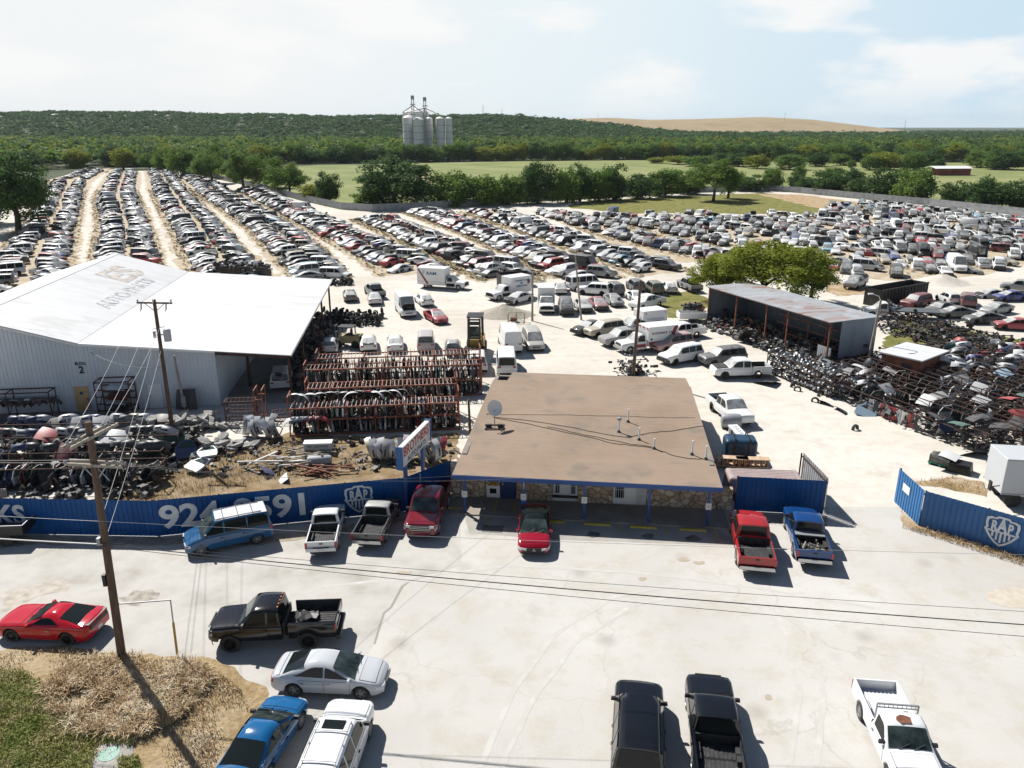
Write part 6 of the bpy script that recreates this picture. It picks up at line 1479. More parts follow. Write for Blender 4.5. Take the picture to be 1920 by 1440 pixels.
# the orange racks left of the office
WU = Vector((math.cos(WY), math.sin(WY), 0)); WV = Vector((-math.sin(WY), math.cos(WY), 0))
def at_local(o, d, x, y, z, u=None, v=None): return Vector(o)+(u or WU)*x+(v or WV)*y+Vector((0, 0, z))
RK = [(Vector((-17.2, 56.2, 0)), 13.1, 2.4, (0.12, 1.35, 2.3), 'front orange rack', 0.9, 'long orange rack of doors nearest to the blue fence'),
      (Vector((-16.6, 59.2, 0)), 12.2, 3.0, (0.12, 1.5, 2.9), 'second orange rack', 0.5, 'second orange rack of doors topped by open red rails'),
      (Vector((-18.0, 64.3, 0)), 15.4, 3.0, (0.12, 1.5, 2.9), 'third orange rack', 0.4, 'third orange rack of doors with a close barred top'),
      (Vector((-17.6, 67.0, 0)), 14.8, 3.2, (0.12, 1.6, 3.1), 'rearmost orange rack', 0.5, 'rearmost orange rack with upright bars along its top')]
for k, (o, L, H, lv, nm, ends, lab) in enumerate(RK):
    rr = rack(lab, o, WY, L, 1.5, H, lv, 2.2, M['orange'], bars=0.33, t=0.085, ends=ends)
    if k >= 2:
        b = MB()
        for q in range(int(L/0.33)): b.bar((0.2+q*0.33, 0.75+rnd.uniform(-0.6, 0.6), H), (0.2+q*0.33, 0.75, H+rnd.uniform(0.25, 0.5)), 0.03)
        b.build('divider_bar', M['rust'], rr)
    for li, z in enumerate(lv[:-1]):
        x = 0.25
        while x < L-0.3:
            if rnd.random() < 0.58:
                cn = cpick(rnd, WM); p = at_local(o, 0, x, rnd.uniform(0.05, 0.3), z+0.06)
                obj('car_door_shell', DOOR, p, (rnd.uniform(-0.13, 0.13), 0, WY+R(90)+rnd.uniform(-0.08, 0.08)), '%s car door standing on the %s level of the %s' % (cn, 'lower' if li == 0 else 'upper', nm), 'car door', 'car doors on the orange racks', CN[cn], (1.1, 1.0, 1.0), ('window', DGLASS))
            x += rnd.uniform(0.28, 0.44)
for k, (x, cn) in enumerate(((0.3, 'white'), (0.8, 'silver'), (1.5, 'white'), (2.2, 'silver'), (3.0, 'white'), (3.5, 'grey'), (4.1, 'silver'), (4.7, 'white'), (5.3, 'silver'), (6.0, 'red'), (6.6, 'white'), (7.2, 'silver'), (8.0, 'white'), (8.6, 'grey'))):
    p = at_local(RK[0][0], 0, x, 1.9, 2.2); obj('bumper_cover', BUMP, p, (R(rnd.uniform(-12, 12)), R(-60+rnd.uniform(-15, 15)), WY+R(90)+rnd.uniform(-0.3, 0.3)), '%s bumper cover draped over the back of the front orange rack%s' % (cn, '' if k < 7 else ' towards its middle'), 'bumper cover', 'bumper covers on the orange racks', CN[cn])
for k, (x, cn) in enumerate(((0.4, 'white'), (0.9, 'silver'), (1.35, 'grey'), (1.85, 'red'), (2.25, 'red'))):
    p = at_local(RK[0][0], 0, x, -0.35, 1.0); obj('bumper_cover', BUMP, p, (R(rnd.uniform(-6, 6)), R(-72), WY+R(-90)+rnd.uniform(-0.25, 0.25)), ('white bumper cover at the left end of the front orange rack', 'silver bumper cover hung next to the white one at the rack end', 'grey bumper cover between silver and red ones on the front rack', 'red bumper cover hung beside the grey one on the front rack', 'outer red bumper cover of the cluster on the front rack')[k], 'bumper cover', 'bumper covers on the orange racks', CN[cn])
# bumper stack behind the business sign, and a jumble left of the front rack
for (px, py, n, lab) in ((745, 862, 11, 'stacked left of the business sign'), (818, 866, 7, 'stacked right of the business sign'), (500, 820, 9, 'jumbled beside the left end of the front rack')):
    c0 = G(px, py)
    for k in range(n):
        cn = cpick(rnd, {'white': 5, 'silver': 4, 'grey': 2, 'black': 2, 'navy': 1, 'tan': 1, 'red': 0.5}); a = rnd.uniform(-0.5, 0.5)
        obj('bumper_cover', BUMP, c0+Vector(((k-n/2)*0.30, rnd.uniform(-0.3, 0.5), 0.80+rnd.uniform(0, 0.25))), (R(90+rnd.uniform(-22, 22)), R(rnd.uniform(-15, 15)), R(-75)+a), '%s bumper cover %s' % (cn, lab), 'bumper cover', 'bumper covers in heaps', CN[cn])
rack('empty orange cart with three open shelves by the stone slabs', G(425, 800), WY, 2.3, 1.0, 2.1, (0.25, 0.85, 1.45, 2.05), 2.3, M['darkrust'], bars=0.32)
rack('tall orange end frame standing beside the empty cart', G(482, 798), WY, 0.6, 1.4, 3.0, (0.4, 2.2), 0.6, M['orange'], bars=0)
rack('low rusty frame behind the jumbled bumper covers', G(510, 795), WY, 3.2, 1.0, 0.9, (0.2, 0.85), 1.6, M['darkrust'], bars=0.4)
rack('dark shelf rack of bonnets against the warehouse wall', WA+WU*along(WA, WU, 198, 0.5)+WV*(-1.6), WY, 2.7, 1.4, 3.0, (0.5, 1.1, 1.7, 2.3, 2.95), 2.7, M['darkrust'], bars=0)
for k, (z, cn) in enumerate(((0.62, 'black'), (1.2, 'silver'), (1.55, 'red'), (1.8, 'dark red'), (2.4, 'white'))):
    obj('car_bonnet', HOOD, WA+WU*(along(WA, WU, 198, 0.5)+0.9)+WV*(-1.0)+Vector((0, 0, z)), (0, 0, WY+R(90)*0+rnd.uniform(-0.1, 0.1)), '%s car bonnet lying flat in the wall rack' % cn, 'car bonnet', 'bonnets in the wall rack', CN[cn], 1.25)
rk = rack('long dark rack frame along the left part of the warehouse wall', WA+WU*(-9.0)+WV*(-1.5), WY, 6.6, 1.2, 2.3, (1.4, 2.25), 3.0, M['darkrust'], bars=0)
for k in range(12):
    cn = ('black', 'black', 'white', 'black', 'silver', 'black', 'grey', 'black', 'white', 'black', 'dark red', 'black')[k]
    obj('bumper_cover', BUMP, WA+WU*(-8.7+k*0.56)+WV*(-1.3)+Vector((0, 0, 1.0)), (R(rnd.uniform(-15, 15)), R(-80), WY+R(-90)+rnd.uniform(-0.5, 0.5)), '%s bumper cover leaning under the dark rack at the warehouse wall' % cn, 'bumper cover', 'bumper covers by the warehouse wall', CN[cn])
obj('bed_half', HOOD, WA+WU*8.2+WV*(-1.2)+Vector((0, 0, 0.2)), (0, R(-80), WY+R(90)), 'dark truck bed panel leaning upright by the white warehouse door', 'truck panel', None, (0.02, 0.02, 0.025), (1.5, 1.2, 1.2))
# racks and parts behind the KS fence
left = [((0, 828), 'white', 7), ((95, 838), 'silver', 6), ((205, 836), 'silver', 7)]
for row, (y0, x0, x1, H) in enumerate(((46.5, -38, -23.4, 1.6), (49.3, -40, -24.5, 1.5), (52.2, -41, -24.6, 1.5), (55.4, -42, -26.2, 1.3))):
    o = Vector((x0, y0, 0)); L = x1-x0
    rack(('low rusty rack nearest to the KS fence', 'second rusty rack behind the KS fence', 'third rusty rack behind the KS fence', 'fourth rusty rack before the warehouse dirt strip')[row], o, R(3), L, 1.4, H, (0.15, H-0.06), 3.0, M['darkrust'], bars=0, t=0.06)
    u, v = Vector((math.cos(R(3)), math.sin(R(3)), 0)), Vector((-math.sin(R(3)), math.cos(R(3)), 0))
    x = 0.3
    nm = ('first', 'second', 'third', 'fourth')[row]
    while x < L-0.5:
        if row == 0 or (row == 1 and rnd.random() < 0.6):
            cn = cpick(rnd, {'black': 7, 'grey': 3, 'navy': 1, 'dark red': 0.6, 'silver': 1.5, 'green': 1}); obj('car_door_shell', DOOR, o+u*x+v*rnd.uniform(0.0, 0.5)+Vector((0, 0, 0.25)), (rnd.uniform(-0.5, 0.5), rnd.uniform(-0.1, 0.1), R(rnd.uniform(55, 115))), '%s car door leaning in the %s rusty rack behind the KS fence' % (cn, nm), 'car door', 'car doors behind the KS fence', CN[cn], (1.1, 1, 1.05), ('window', DGLASS)); x += rnd.uniform(0.30, 0.5)
        elif rnd.random() < (0.45 if row == 3 else 0.22):
            cn = cpick(rnd, {'white': 1.2, 'silver': 1.2, 'tan': 0.5, 'red': 0.7, 'pale blue': 0.5, 'navy': 1.5, 'black': 5, 'dark red': 0.7}); obj('car_bonnet', HOOD, o+u*x+v*0.9+Vector((0, 0, H-0.1+rnd.uniform(0, 0.35))), (R(rnd.uniform(-18, 18)), R(rnd.uniform(10, 35)), R(rnd.uniform(-125, -55))), '%s car bonnet lying on the %s rusty rack behind the KS fence' % (cn, nm), 'car bonnet', 'car bonnets behind the KS fence', CN[cn], (1.05, 1.0, 1)); x += rnd.uniform(0.75, 1.2)
        else:
            cn = cpick(rnd, {'white': 2, 'silver': 3, 'grey': 2, 'black': 7, 'navy': 1, 'tan': 0.3, 'red': 0.4}); obj('bumper_cover', BUMP, o+u*x+v*1.0+Vector((0, 0, H-0.35)), (R(rnd.uniform(-12, 12)), R(rnd.uniform(-55, -20)), R(rnd.uniform(-110, -75))), '%s bumper cover hung on the %s rusty rack behind the KS fence' % (cn, nm), 'bumper cover', 'bumper covers behind the KS fence', CN[cn]); x += rnd.uniform(0.42, 0.75)
for k, (px, py, cn) in enumerate(((345, 885, 'white'), (332, 870, 'navy'), (318, 862, 'black'), (366, 868, 'white'), (196, 905, 'black'), (306, 845, 'green'))):
    obj('car_door_shell', DOOR, G(px, py)+Vector((0, 0, 0.35)), (R((-70, -35, -20, -80, -12, -15)[k]), R(rnd.uniform(-10, 10)), R((-35, 40, 160, 20, 100, 10)[k])), ('white car door lying flat on the dry grass by the stone slabs', 'navy car door propped beside the white one on the grass', 'black car door propped below the transformer pole', 'white narrow door lying on grass with its glass up', 'black rear door propped at the right end of the KS fence racks', 'green glazed door standing at the foot of the transformer pole')[k], 'car door', 'loose doors on the dry grass', CN[cn], (1.35, 1, 1.25), ('window', DGLASS))
# stone slabs
def slab_mesh(seed):
    r = random.Random(seed); mb = MB(); n = 8; top = [(0.55*math.cos(q*2*math.pi/n)*r.uniform(0.7, 1.25), 0.36*math.sin(q*2*math.pi/n)*r.uniform(0.7, 1.25), 0.13+r.uniform(-0.015, 0.015)) for q in range(n)]
    lo = [(x*r.uniform(0.9, 1.06), y*r.uniform(0.9, 1.06), -0.02) for x, y, z in top]; mb.grid([lo, top], 0, closed=True); mb.face(range(n, 2*n)); mb.face(list(reversed(range(n)))); return mesh_of(mb, 'stone_slab', M['slabstone'], None)
M['slabstone'] = noisy('slab_stone', [(0.3, (0.13, 0.125, 0.115)), (0.5, (0.29, 0.28, 0.26)), (0.72, (0.44, 0.43, 0.40))], 3, 0.9, 8, bump=0.4)
SLAB = [slab_mesh(k) for k in range(5)]
for (px, py, n, hh) in ((300, 815, 24, 0.9), (345, 805, 20, 0.9), (385, 800, 14, 0.6), (405, 838, 11, 0.35), (440, 842, 11, 0.45), (415, 800, 6, 0.3), (285, 858, 6, 0.25), (355, 835, 9, 0.35), (290, 875, 4, 0.1), (375, 860, 5, 0.15)):
    c0 = G(px, py)
    for k in range(n):
        obj('stone_slab', SLAB[rnd.randrange(5)], c0+Vector((rnd.gauss(0, 0.7), rnd.gauss(0, 0.55), 1.6*hh*rnd.random()**1.3+0.03)), (rnd.uniform(-0.5, 0.5), rnd.uniform(-0.5, 0.5), rnd.uniform(0, 6.3)), 'rough grey stone slab heaped round the foot of the transformer pole', 'stone slab', 'stone slabs heaped by the transformer pole', None, (rnd.uniform(0.55, 1.2), rnd.uniform(0.55, 1.05), rnd.uniform(1.0, 2.0)))
# timber and steel scrap on the grass
def beam(px, py, L, w, yaw, z, tilt, m, lab, cat='timber'):
    mb = MB(); mb.box((0, 0, 0), (L, w, w*0.7)); me = mesh_of(mb, 'plank', m, None); return obj('plank', me, G(px, py)+Vector((0, 0, z)), (0, tilt, yaw), lab, cat, 'scrap beams on the dry grass')
M['whitewood'] = noisy('white_painted_beam', [(0.3, (0.50, 0.48, 0.44)), (0.7, (0.66, 0.64, 0.60))], 2, 0.7)
for k in range(26):
    g = k % 3
    px, py = ((520, 868), (575, 850), (600, 885))[g]
    m = (M['whitewood'], M['greywood'], M['rust'])[g if rnd.random() < 0.8 else 1]
    nm = 'white' if m is M['whitewood'] else ('grey' if m is M['greywood'] else 'rusty')
    beam(px+rnd.uniform(-38, 38), py+rnd.uniform(-10, 10), rnd.uniform(1.4, 3.6), rnd.uniform(0.07, 0.16), rnd.uniform(-0.5, 0.9), 0.12+rnd.uniform(0, 0.45), rnd.uniform(-0.12, 0.12), m, '%s scrap beam in the %s' % (nm, ('pile next to the fence', 'pile under the front rack', 'red steel pile by the fence')[g]))
for k in range(12): beam(598+rnd.uniform(-16, 20), 887+rnd.uniform(-4, 8), rnd.uniform(0.9, 1.7), 0.09, rnd.uniform(-0.9, 0.3), 0.08+rnd.uniform(0, 0.2), 0, M['rust'], 'rusty steel offcut in the red pile by the blue fence', 'steel bar')
p = G(598, 848); root = empty('tool_chest', p, R(4), 'white pest control truck chest lying among scrap timber', 'toolbox')
b = MB(); b.box((0, 0, 0.4), (2.0, 0.7, 0.75)); o = b.build('chest', noisy('chest_white', [(0.3, (0.42, 0.40, 0.34)), (0.7, (0.60, 0.59, 0.55))], 2, 0.6), root); b = MB(); b.box((0, -0.02, 0.82), (2.08, 0.76, 0.10)); b.build('lid', M['white'], root)
q = text_mesh('PEST CONTROL', 0.22, BLUP, 'lettering', root, 0.02, 0.003); on_wall(q, (0, -0.358, 0.6), 0)
p = G(600, 872); root = empty('water_tank', p, R(8), 'pale grey plastic tank lying on its side below the chest', 'tank')
b = MB(); b.lathe([(0.0, -0.85), (0.3, -0.83), (0.36, -0.7), (0.36, 0.7), (0.3, 0.83), (0.0, 0.85)], 14, 0, 'x', (0, 0, 0.36)); b.build('body', mat('tank_grey', (0.33, 0.35, 0.36), 0.6), root, 40)
b = MB(); b.lathe([(0.1, 0), (0.1, 0.06), (0.0, 0.07)], 10, 0, 'z', (0.2, 0, 0.71)); b.build('cap', M['black'], root, 40)
obj('car_bonnet', HOOD, G(488, 890)+Vector((0, 0, 0.45)), (0, R(25), R(40)), 'navy tailgate panel lying in the beam pile by the fence', 'truck panel', None, (0.02, 0.03, 0.12), 1.2)
obj('car_bonnet', HOOD, G(540, 900)+Vector((0, 0, 0.35)), (0, R(30), R(200)), 'white crumpled bonnet against the blue fence', 'car bonnet', None, CN['white'], 0.8)
# ----- right-hand yard: long rails with doors, bonnets, wings
RO = Vector((26.9, 70.2, 0)); rd = SD; rn = SN; ryaw = math.atan2(rd.y, rd.x)
def pyard(s, t, z=0): return RO+rd*s+rn*t+Vector((0, 0, z))
for k in range(10):
    t = k*2.25; s0 = (-0.5 if k < 2 else 0.8-0.35*(k > 5)*(k-5)); L = (19.5 if k < 3 else 22.5)
    if k == 0: s0, L = 5.2, 13.3
    rack('rusty rail rack number %s back from the yard lane' % ('one', 'two', 'three', 'four', 'five', 'six', 'seven', 'eight', 'nine', 'ten')[k] if False else '%s rusty rail rack counted back from the sunlit yard lane' % ('first', 'second', 'third', 'fourth', 'fifth', 'sixth', 'seventh', 'eighth', 'ninth', 'tenth')[k], pyard(s0, t), ryaw, L, 1.25, 1.75 if k else 1.3, (0.18, 1.7 if k else 1.25), 3.0, M['darkrust'], bars=0, t=0.06)
    s = s0+0.4; nm = ('first', 'second', 'third', 'fourth', 'fifth', 'sixth', 'seventh', 'eighth', 'ninth', 'tenth')[k]
    while s < s0+L-0.4:
        q = rnd.random(); p = pyard(s, t+rnd.uniform(0.0, 0.4))
        if k == 0 and 8.5 < s < 14.2:
            cn = cpick(rnd, {'red': 2, 'white': 2, 'silver': 3, 'navy': 1.5, 'olive': 1.5, 'yellow': 0.7, 'black': 2, 'grey': 2, 'dark red': 1.5})
            obj('car_wing', FEND, pyard(s, t-0.25, 1.15), (R(90), R(90), ryaw-R(90)+rnd.uniform(-0.3, 0.3)), '%s car wing hanging from the front of the first rail rack' % cn, 'car wing', 'car wings hung along the lane', CN[cn]); s += 0.24; continue
        if q < 0.62:
            cn = cpick(rnd, {'black': 8, 'grey': 4, 'silver': 1.5, 'green': 1.2, 'white': 0.7, 'dark red': 0.8, 'navy': 0.8, 'pale blue': 0.6})
            obj('car_door_shell', DOOR, p+Vector((0, 0, 0.3+rnd.uniform(0, 0.15))), (rnd.uniform(-0.45, 0.45), rnd.uniform(-0.1, 0.1), ryaw+R(90)+rnd.uniform(-0.5, 0.5)), '%s car door leaning in the %s rail rack' % (cn, nm), 'car door', 'car doors on the rail racks', CN[cn], (1.1, 1, 1.1), ('window', DGLASS)); s += rnd.uniform(0.75, 1.4)
        elif q < 0.80:
            cn = cpick(rnd, {'white': 2, 'silver': 2.5, 'grey': 2, 'black': 2, 'red': 0.5, 'green': 0.6, 'pale blue': 0.6})
            obj('car_bonnet', HOOD, p+Vector((0, 0, 1.35+rnd.uniform(0, 0.4))), (R(rnd.uniform(-25, 25)), R(rnd.uniform(-20, 30)), ryaw+rnd.uniform(-0.6, 0.6)), '%s car bonnet lying over the %s rail rack' % (cn, nm), 'car bonnet', 'car bonnets on the rail racks', CN[cn]); s += rnd.uniform(0.7, 1.5)
        elif q < 0.93:
            cn = cpick(rnd, {'white': 1.5, 'silver': 2, 'grey': 2, 'black': 4})
            obj('bumper_cover', BUMP, p+Vector((0, 0, rnd.uniform(0.5, 1.2))), (R(rnd.uniform(-30, 30)), R(rnd.uniform(-70, -10)), ryaw+rnd.uniform(-1, 1)), '%s bumper cover caught in the %s rail rack' % (cn, nm), 'bumper cover', 'bumper covers on the rail racks', CN[cn]); s += rnd.uniform(0.6, 1.2)
        else: s += 1.2
for k in range(46):
    cn = cpick(rnd, {'white': 3, 'silver': 3, 'grey': 1.5, 'black': 3, 'red': 1.4, 'navy': 0.7, 'green': 0.8}); px, py = 1770+rnd.uniform(-5, 150), 700+rnd.uniform(-28, 22)
    obj('bumper_cover', BUMP, G(px, py)+Vector((0, 0, 0.9+rnd.uniform(0, 0.7))), (R(rnd.uniform(-25, 25)), R(rnd.uniform(-60, -10)), R(rnd.uniform(-140, -40))), '%s bumper cover in the row behind the little brown shed' % cn, 'bumper cover', 'bumper covers behind the small shed', CN[cn])
# wheel rims stacked on racks at the head of the yard
rmr = rack('rusty rack packed with wheel rims beside the crashed white pickup', pyard(-3.3, -0.7), ryaw, 8.4, 1.6, 2.1, (0.15, 0.75, 1.35, 1.95), 2.1, M['darkrust'], bars=0)
for lev in range(4):
    for q in range(20):
        if rnd.random() < 0.12: continue
        for dd in ((0, 1) if lev == 3 else (0,)):
            obj('wheel_rim_disc', RIMM, pyard(-3.1+q*0.42+rnd.uniform(-0.05, 0.05), -0.65+dd*0.7+rnd.uniform(-0.1, 0.1), 0.15+lev*0.6+0.25+rnd.uniform(0, 0.05)), (rnd.uniform(-0.25, 0.25), rnd.uniform(0, 6), ryaw+math.pi+rnd.uniform(-0.5, 0.5)), 'silver wheel rim stacked on the rusty rim rack', 'wheel rim', 'wheel rims on the rim rack', None, rnd.uniform(0.9, 1.15))
for k in range(34):
    obj('wheel_rim_disc', RIMM, pyard(-3+rnd.uniform(0, 13), 1.4+rnd.uniform(0, 1.6), 1.2+rnd.uniform(-0.4, 0.9)), (rnd.uniform(-1, 1), rnd.uniform(-1, 1), rnd.uniform(0, 6)), 'wheel rim piled behind the rusty rim rack', 'wheel rim', 'wheel rims piled behind the rim rack', None, 1.0)
for k, (px, py) in enumerate(((1528, 754), (1603, 806), (1486, 725), (1495, 733))):
    obj('tyre', TY, G(px, py)+Vector((0, 0, 0.13)), (R(90), 0, rnd.uniform(0, 3)), ('loose tyre lying on the sand below the rim rack', 'loose tyre lying farther down the yard lane edge', 'tyre leaning at the foot of the rim rack', 'second tyre at the foot of the rim rack')[k], 'tyre', 'loose tyres along the lane')
# tyre pile beside the warehouse carport
for (px, py, nx, ny, hh, lab) in ((668, 602, 10, 7, 4, 'stacked tyre in the pile by the warehouse carport'), (632, 532, 8, 4, 3, 'stacked tyre in the heap behind the warehouse corner')):
    c0 = G(px, py)
    for i in range(nx):
        for j in range(ny):
            n = rnd.randint(1, hh+1)
            for q in range(n):
                flat = rnd.random() < 0.75
                obj('tyre', TY, c0+Vector(((i-nx/2)*0.72+rnd.uniform(-0.1, 0.1), (j-ny/2)*0.75+rnd.uniform(-0.1, 0.1), 0.12+q*0.22+(0 if flat else 0.1))), (R(90) if flat else rnd.uniform(0, 0.5), rnd.uniform(-0.15, 0.15), rnd.uniform(0, 6)), lab, 'tyre', 'tyres in piles')
# heaps that read as one mass
def heap_bits(name, pts, m, label, bits, size, seed, cat, kinds=('lump',)):
    r = random.Random(seed); mb = MB()
    for k in range(bits):
        c = pts(r); s = size*r.uniform(0.5, 1.4); Mx = Matrix.Rotation(r.uniform(0, 6), 3, 'Z') @ Matrix.Rotation(r.uniform(0, 6), 3, 'X'); kk = r.choice(kinds); mi = r.choices((0, 1, 2), (6, 2.2, 0.8))[0]
        if kk == 'lump':
            mb.box(c, (s, s*r.uniform(0.5, 0.9), s*r.uniform(0.4, 0.8)), mi, Mx, taper=r.uniform(0.5, 0.9))
            mb.box(Vector(c)+Mx @ Vector((s*0.3, 0, s*0.3)), (s*0.5, s*0.4, s*0.35), mi, Mx, taper=0.7)
        elif kk == 'axle':
            d = Mx @ Vector((1, 0, 0)); d.z *= 0.25; d.normalize(); a, e = Vector(c)-d*s*1.6, Vector(c)+d*s*1.6; mb.tube([a, e], s*0.10, 6, mi)
            for q in (a, e, Vector(c)): mb.box(q, (s*0.42, s*0.42, s*0.42), mi, Mx, taper=0.7)
    o = mb.build(name, m); tag(o, label, cat, kind='stuff'); return o
HM = [noisy('greasy_iron', [(0.3, (0.012, 0.012, 0.013)), (0.6, (0.05, 0.048, 0.046))], 4, 0.6), noisy('grey_alloy', [(0.3, (0.10, 0.10, 0.10)), (0.7, (0.26, 0.26, 0.26))], 4, 0.6), M['rust']]
def in_shed(r):
    x = r.uniform(0.3, SL-0.2); y = r.uniform(-2.3, SW_-0.3); h = max(0.1, 1.5*(1-abs(y-2.2)/4.6)); return SA+SD*x+SN*y+Vector((0, 0, r.uniform(0, h)))
heap_bits('engine_heap', in_shed, HM, 'dark heap of engines and gearboxes spilling out of the tin shed', 950, 0.42, 5, 'engines')
def axles(r):
    while True:
        px, py = r.uniform(1650, 1985), r.uniform(582, 700)
        yc = 600+(px-1650)*0.27
        if abs(py-yc) < 22 or (px > 1770 and abs(py-yc-32) < 12): break
    return G(px, py)+Vector((0, 0, abs(r.gauss(0, 0.55))))
heap_bits('axle_heap', axles, [HM[0], M['darkrust'], HM[1]], 'long dark heap of axles and suspension parts behind the brown shed', 720, 0.5, 6, 'axles', ('axle', 'axle', 'lump'))
def under_carport(r): return at_local(WA, 0, r.uniform(LX-2.0, LX+0.9), r.uniform(3, 30), abs(r.gauss(0, 0.8)))
heap_bits('parts_heap', under_carport, HM, 'dark heap of mechanical parts along the open side of the carport', 420, 0.5, 9, 'scrap')
def yard_scrap(r):
    s = r.uniform(-3, 19); return pyard(s, r.uniform(-0.6, 21), abs(r.gauss(0, 0.5)))
heap_bits('ground_scrap', yard_scrap, [HM[0], HM[0], HM[1]], 'dark scrap littering the ground below the rail racks', 1700, 0.42, 12, 'scrap', ('lump', 'axle'))
def ks_scrap(r): return Vector((r.uniform(-42, -23.5), r.uniform(45, 57), abs(r.gauss(0, 0.3))))
heap_bits('ground_scrap', ks_scrap, [HM[0], HM[0], HM[1]], 'dark scrap littering the ground behind the KS fence', 900, 0.45, 13, 'scrap', ('lump',))
def left_scrap(r):
    k = r.randrange(4); o, L = RK[k][0], RK[k][1]; return at_local(o, 0, r.uniform(0.2, L-0.2), r.uniform(0.1, 1.5), abs(r.gauss(0, 0.35)))
heap_bits('rack_scrap', left_scrap, HM, 'small parts filling the bottoms of the orange racks', 380, 0.35, 14, 'scrap')
def edge_scrap(r):
    s = r.uniform(-1, 14); return pyard(s, r.uniform(-1.4, -0.2), abs(r.gauss(0, 0.15)))
for k, (px, py, sz, cn) in enumerate(((1600, 778, 1.1, 'pale blue'), (1570, 772, 0.9, 'black'), (1545, 760, 0.8, 'silver'), (1820, 858, 1.1, 'white'), (1850, 872, 1.1, 'black'), (1425, 722, 1.3, 'black'))):
    obj('car_door_shell' if cn == 'pale blue' else 'car_bonnet', DOOR if cn == 'pale blue' else HOOD, G(px, py)+Vector((0, 0, 0.25 if k < 5 else 0.15)), (R(-60) if cn == 'pale blue' else R(rnd.uniform(-30, 30)), R(20 if k < 5 else 4), R(rnd.uniform(-80, 80))), ('pale blue van door lying at the lane edge', 'black panel tilted at the lane edge by the pale blue door', 'silver panel among scrap above the black panel', 'white panel leaning near the box trailer', 'black crumpled panel beside the box trailer', 'black plastic sheet of parts lying behind the white pickup')[k], 'car panel', None, CN[cn], sz*1.3)
p = G(1765, 872); root = empty('parts_crate', Vector((p.x, p.y, 0)), ryaw+0.4, 'grey parts bin on a green pallet in front of the rail racks', 'crate')
b = MB(); b.box((0, 0, 0.5), (1.5, 0.9, 0.55), 0); b.build('bin', noisy('bin_grey', [(0.3, (0.10, 0.10, 0.09)), (0.7, (0.22, 0.21, 0.19))], 4, 0.8), root)
b = MB(); b.box((0, 0, 0.19), (1.6, 1.0, 0.06))
for x in (-0.65, 0, 0.65): b.box((x, 0, 0.08), (0.15, 1.0, 0.16))
b.build('pallet', mat('pallet_green', (0.02, 0.22, 0.14), 0.6), root)
for k, (dx, cn) in enumerate(((-0.2, 'black'), (0.3, 'white'))): obj('car_bonnet', HOOD, Vector((p.x+dx-0.4, p.y, 0.86+k*0.12)), (0, 0, ryaw+0.3), '%s bonnet lying across the parts bin' % cn, 'car bonnet', None, CN[cn], 1.0)
p = G(1797, 888); root = empty('truck_canopy', Vector((p.x+0.3, p.y+0.4, 0)), ryaw+0.5, 'black truck canopy lying on the sand by the parts bin', 'truck canopy')
b = MB(); b.box((0, 0, 0.35), (1.5, 1.2, 0.65), 0, taper=0.85); o = b.build('shell', M['black'], root); b = MB(); b.box((0, -0.60, 0.38), (1.1, 0.02, 0.3)); b.build('window', M['glass'], root)
# things beside the office
p = G(1392, 862); root = empty('blue_tank', Vector((p.x-0.2, p.y+0.3, 0)), OY, 'dark blue ribbed plastic tank in a black frame beside the office', 'tank')
b = MB(); b.box((0, 0, 0.85), (2.3, 1.6, 1.6)); o = b.build('tank', mat('tank_blue', (0.02, 0.055, 0.10), 0.35), root); md = o.modifiers.new('b', 'BEVEL'); md.width = 0.3; md.segments = 4
b = MB()
for x in (-0.5, 0.5): b.bar((x, -0.86, 0), (x, -0.86, 1.85), 0.07); b.bar((x, 0.86, 0), (x, 0.86, 1.85), 0.07); b.bar((x, -0.86, 1.82), (x, 0.86, 1.82), 0.07)
b.build('frame', M['black'], root)
p = G(1358, 832); root = empty('white_duct', Vector((p.x+1.0, p.y, 0)), OY+0.2, 'white slotted metal channel lying between office and lane', 'metal channel')
b = MB(); b.box((0, 0, 1.0), (0.75, 2.6, 0.12)); b.box((0, -1.2, 0.5), (0.6, 0.1, 1.0)); b.box((0, 1.2, 0.5), (0.6, 0.1, 1.0)); b.build('channel', M['white'], root)
b = MB()
for k in range(5): b.box((0.05, -0.9+k*0.42, 1.065), (0.3, 0.1, 0.02))
b.build('slot', M['black'], root)
p = G(1372, 802); root = empty('grey_tank', Vector((p.x-0.1, p.y, 0)), OY, 'rounded grey drum lying behind the blue tank', 'tank')
b = MB(); b.lathe([(0.0, -0.8), (0.5, -0.75), (0.6, -0.6), (0.6, 0.6), (0.5, 0.75), (0, 0.8)], 16, 0, 'x', (0, 0, 0.6)); b.build('drum', M['galv'], root, 40); b = MB(); b.box((0, 0, 0.06), (1.4, 1.0, 0.12)); b.build('cradle', M['black'], root)
for k, (px, py, lab) in enumerate(((1412, 882, 'reddish wooden pallet standing on edge behind the blue fence'), (1372, 880, 'rusty orange crate lying beside the office corner'))):
    p = G(px, py); root = empty('pallet', Vector((p.x, p.y+0.3, 0)), OY+rnd.uniform(-0.2, 0.2), lab, 'pallet', None)
    b = MB()
    for q in range(6): b.box((-1.0+q*0.4, 0, 0.5), (0.09, 0.5, 0.5))
    b.build('block', noisy_once('pallet_red', [(0.3, (0.30, 0.13, 0.06)), (0.7, (0.46, 0.25, 0.14))]), root)
    b = MB()
    for z in (0.22, 0.78): b.box((0, 0, z), (2.3, 0.6, 0.06))
    b.build('deck', noisy_once('pallet_tan', [(0.3, (0.45, 0.30, 0.18)), (0.7, (0.62, 0.48, 0.34))]), root)
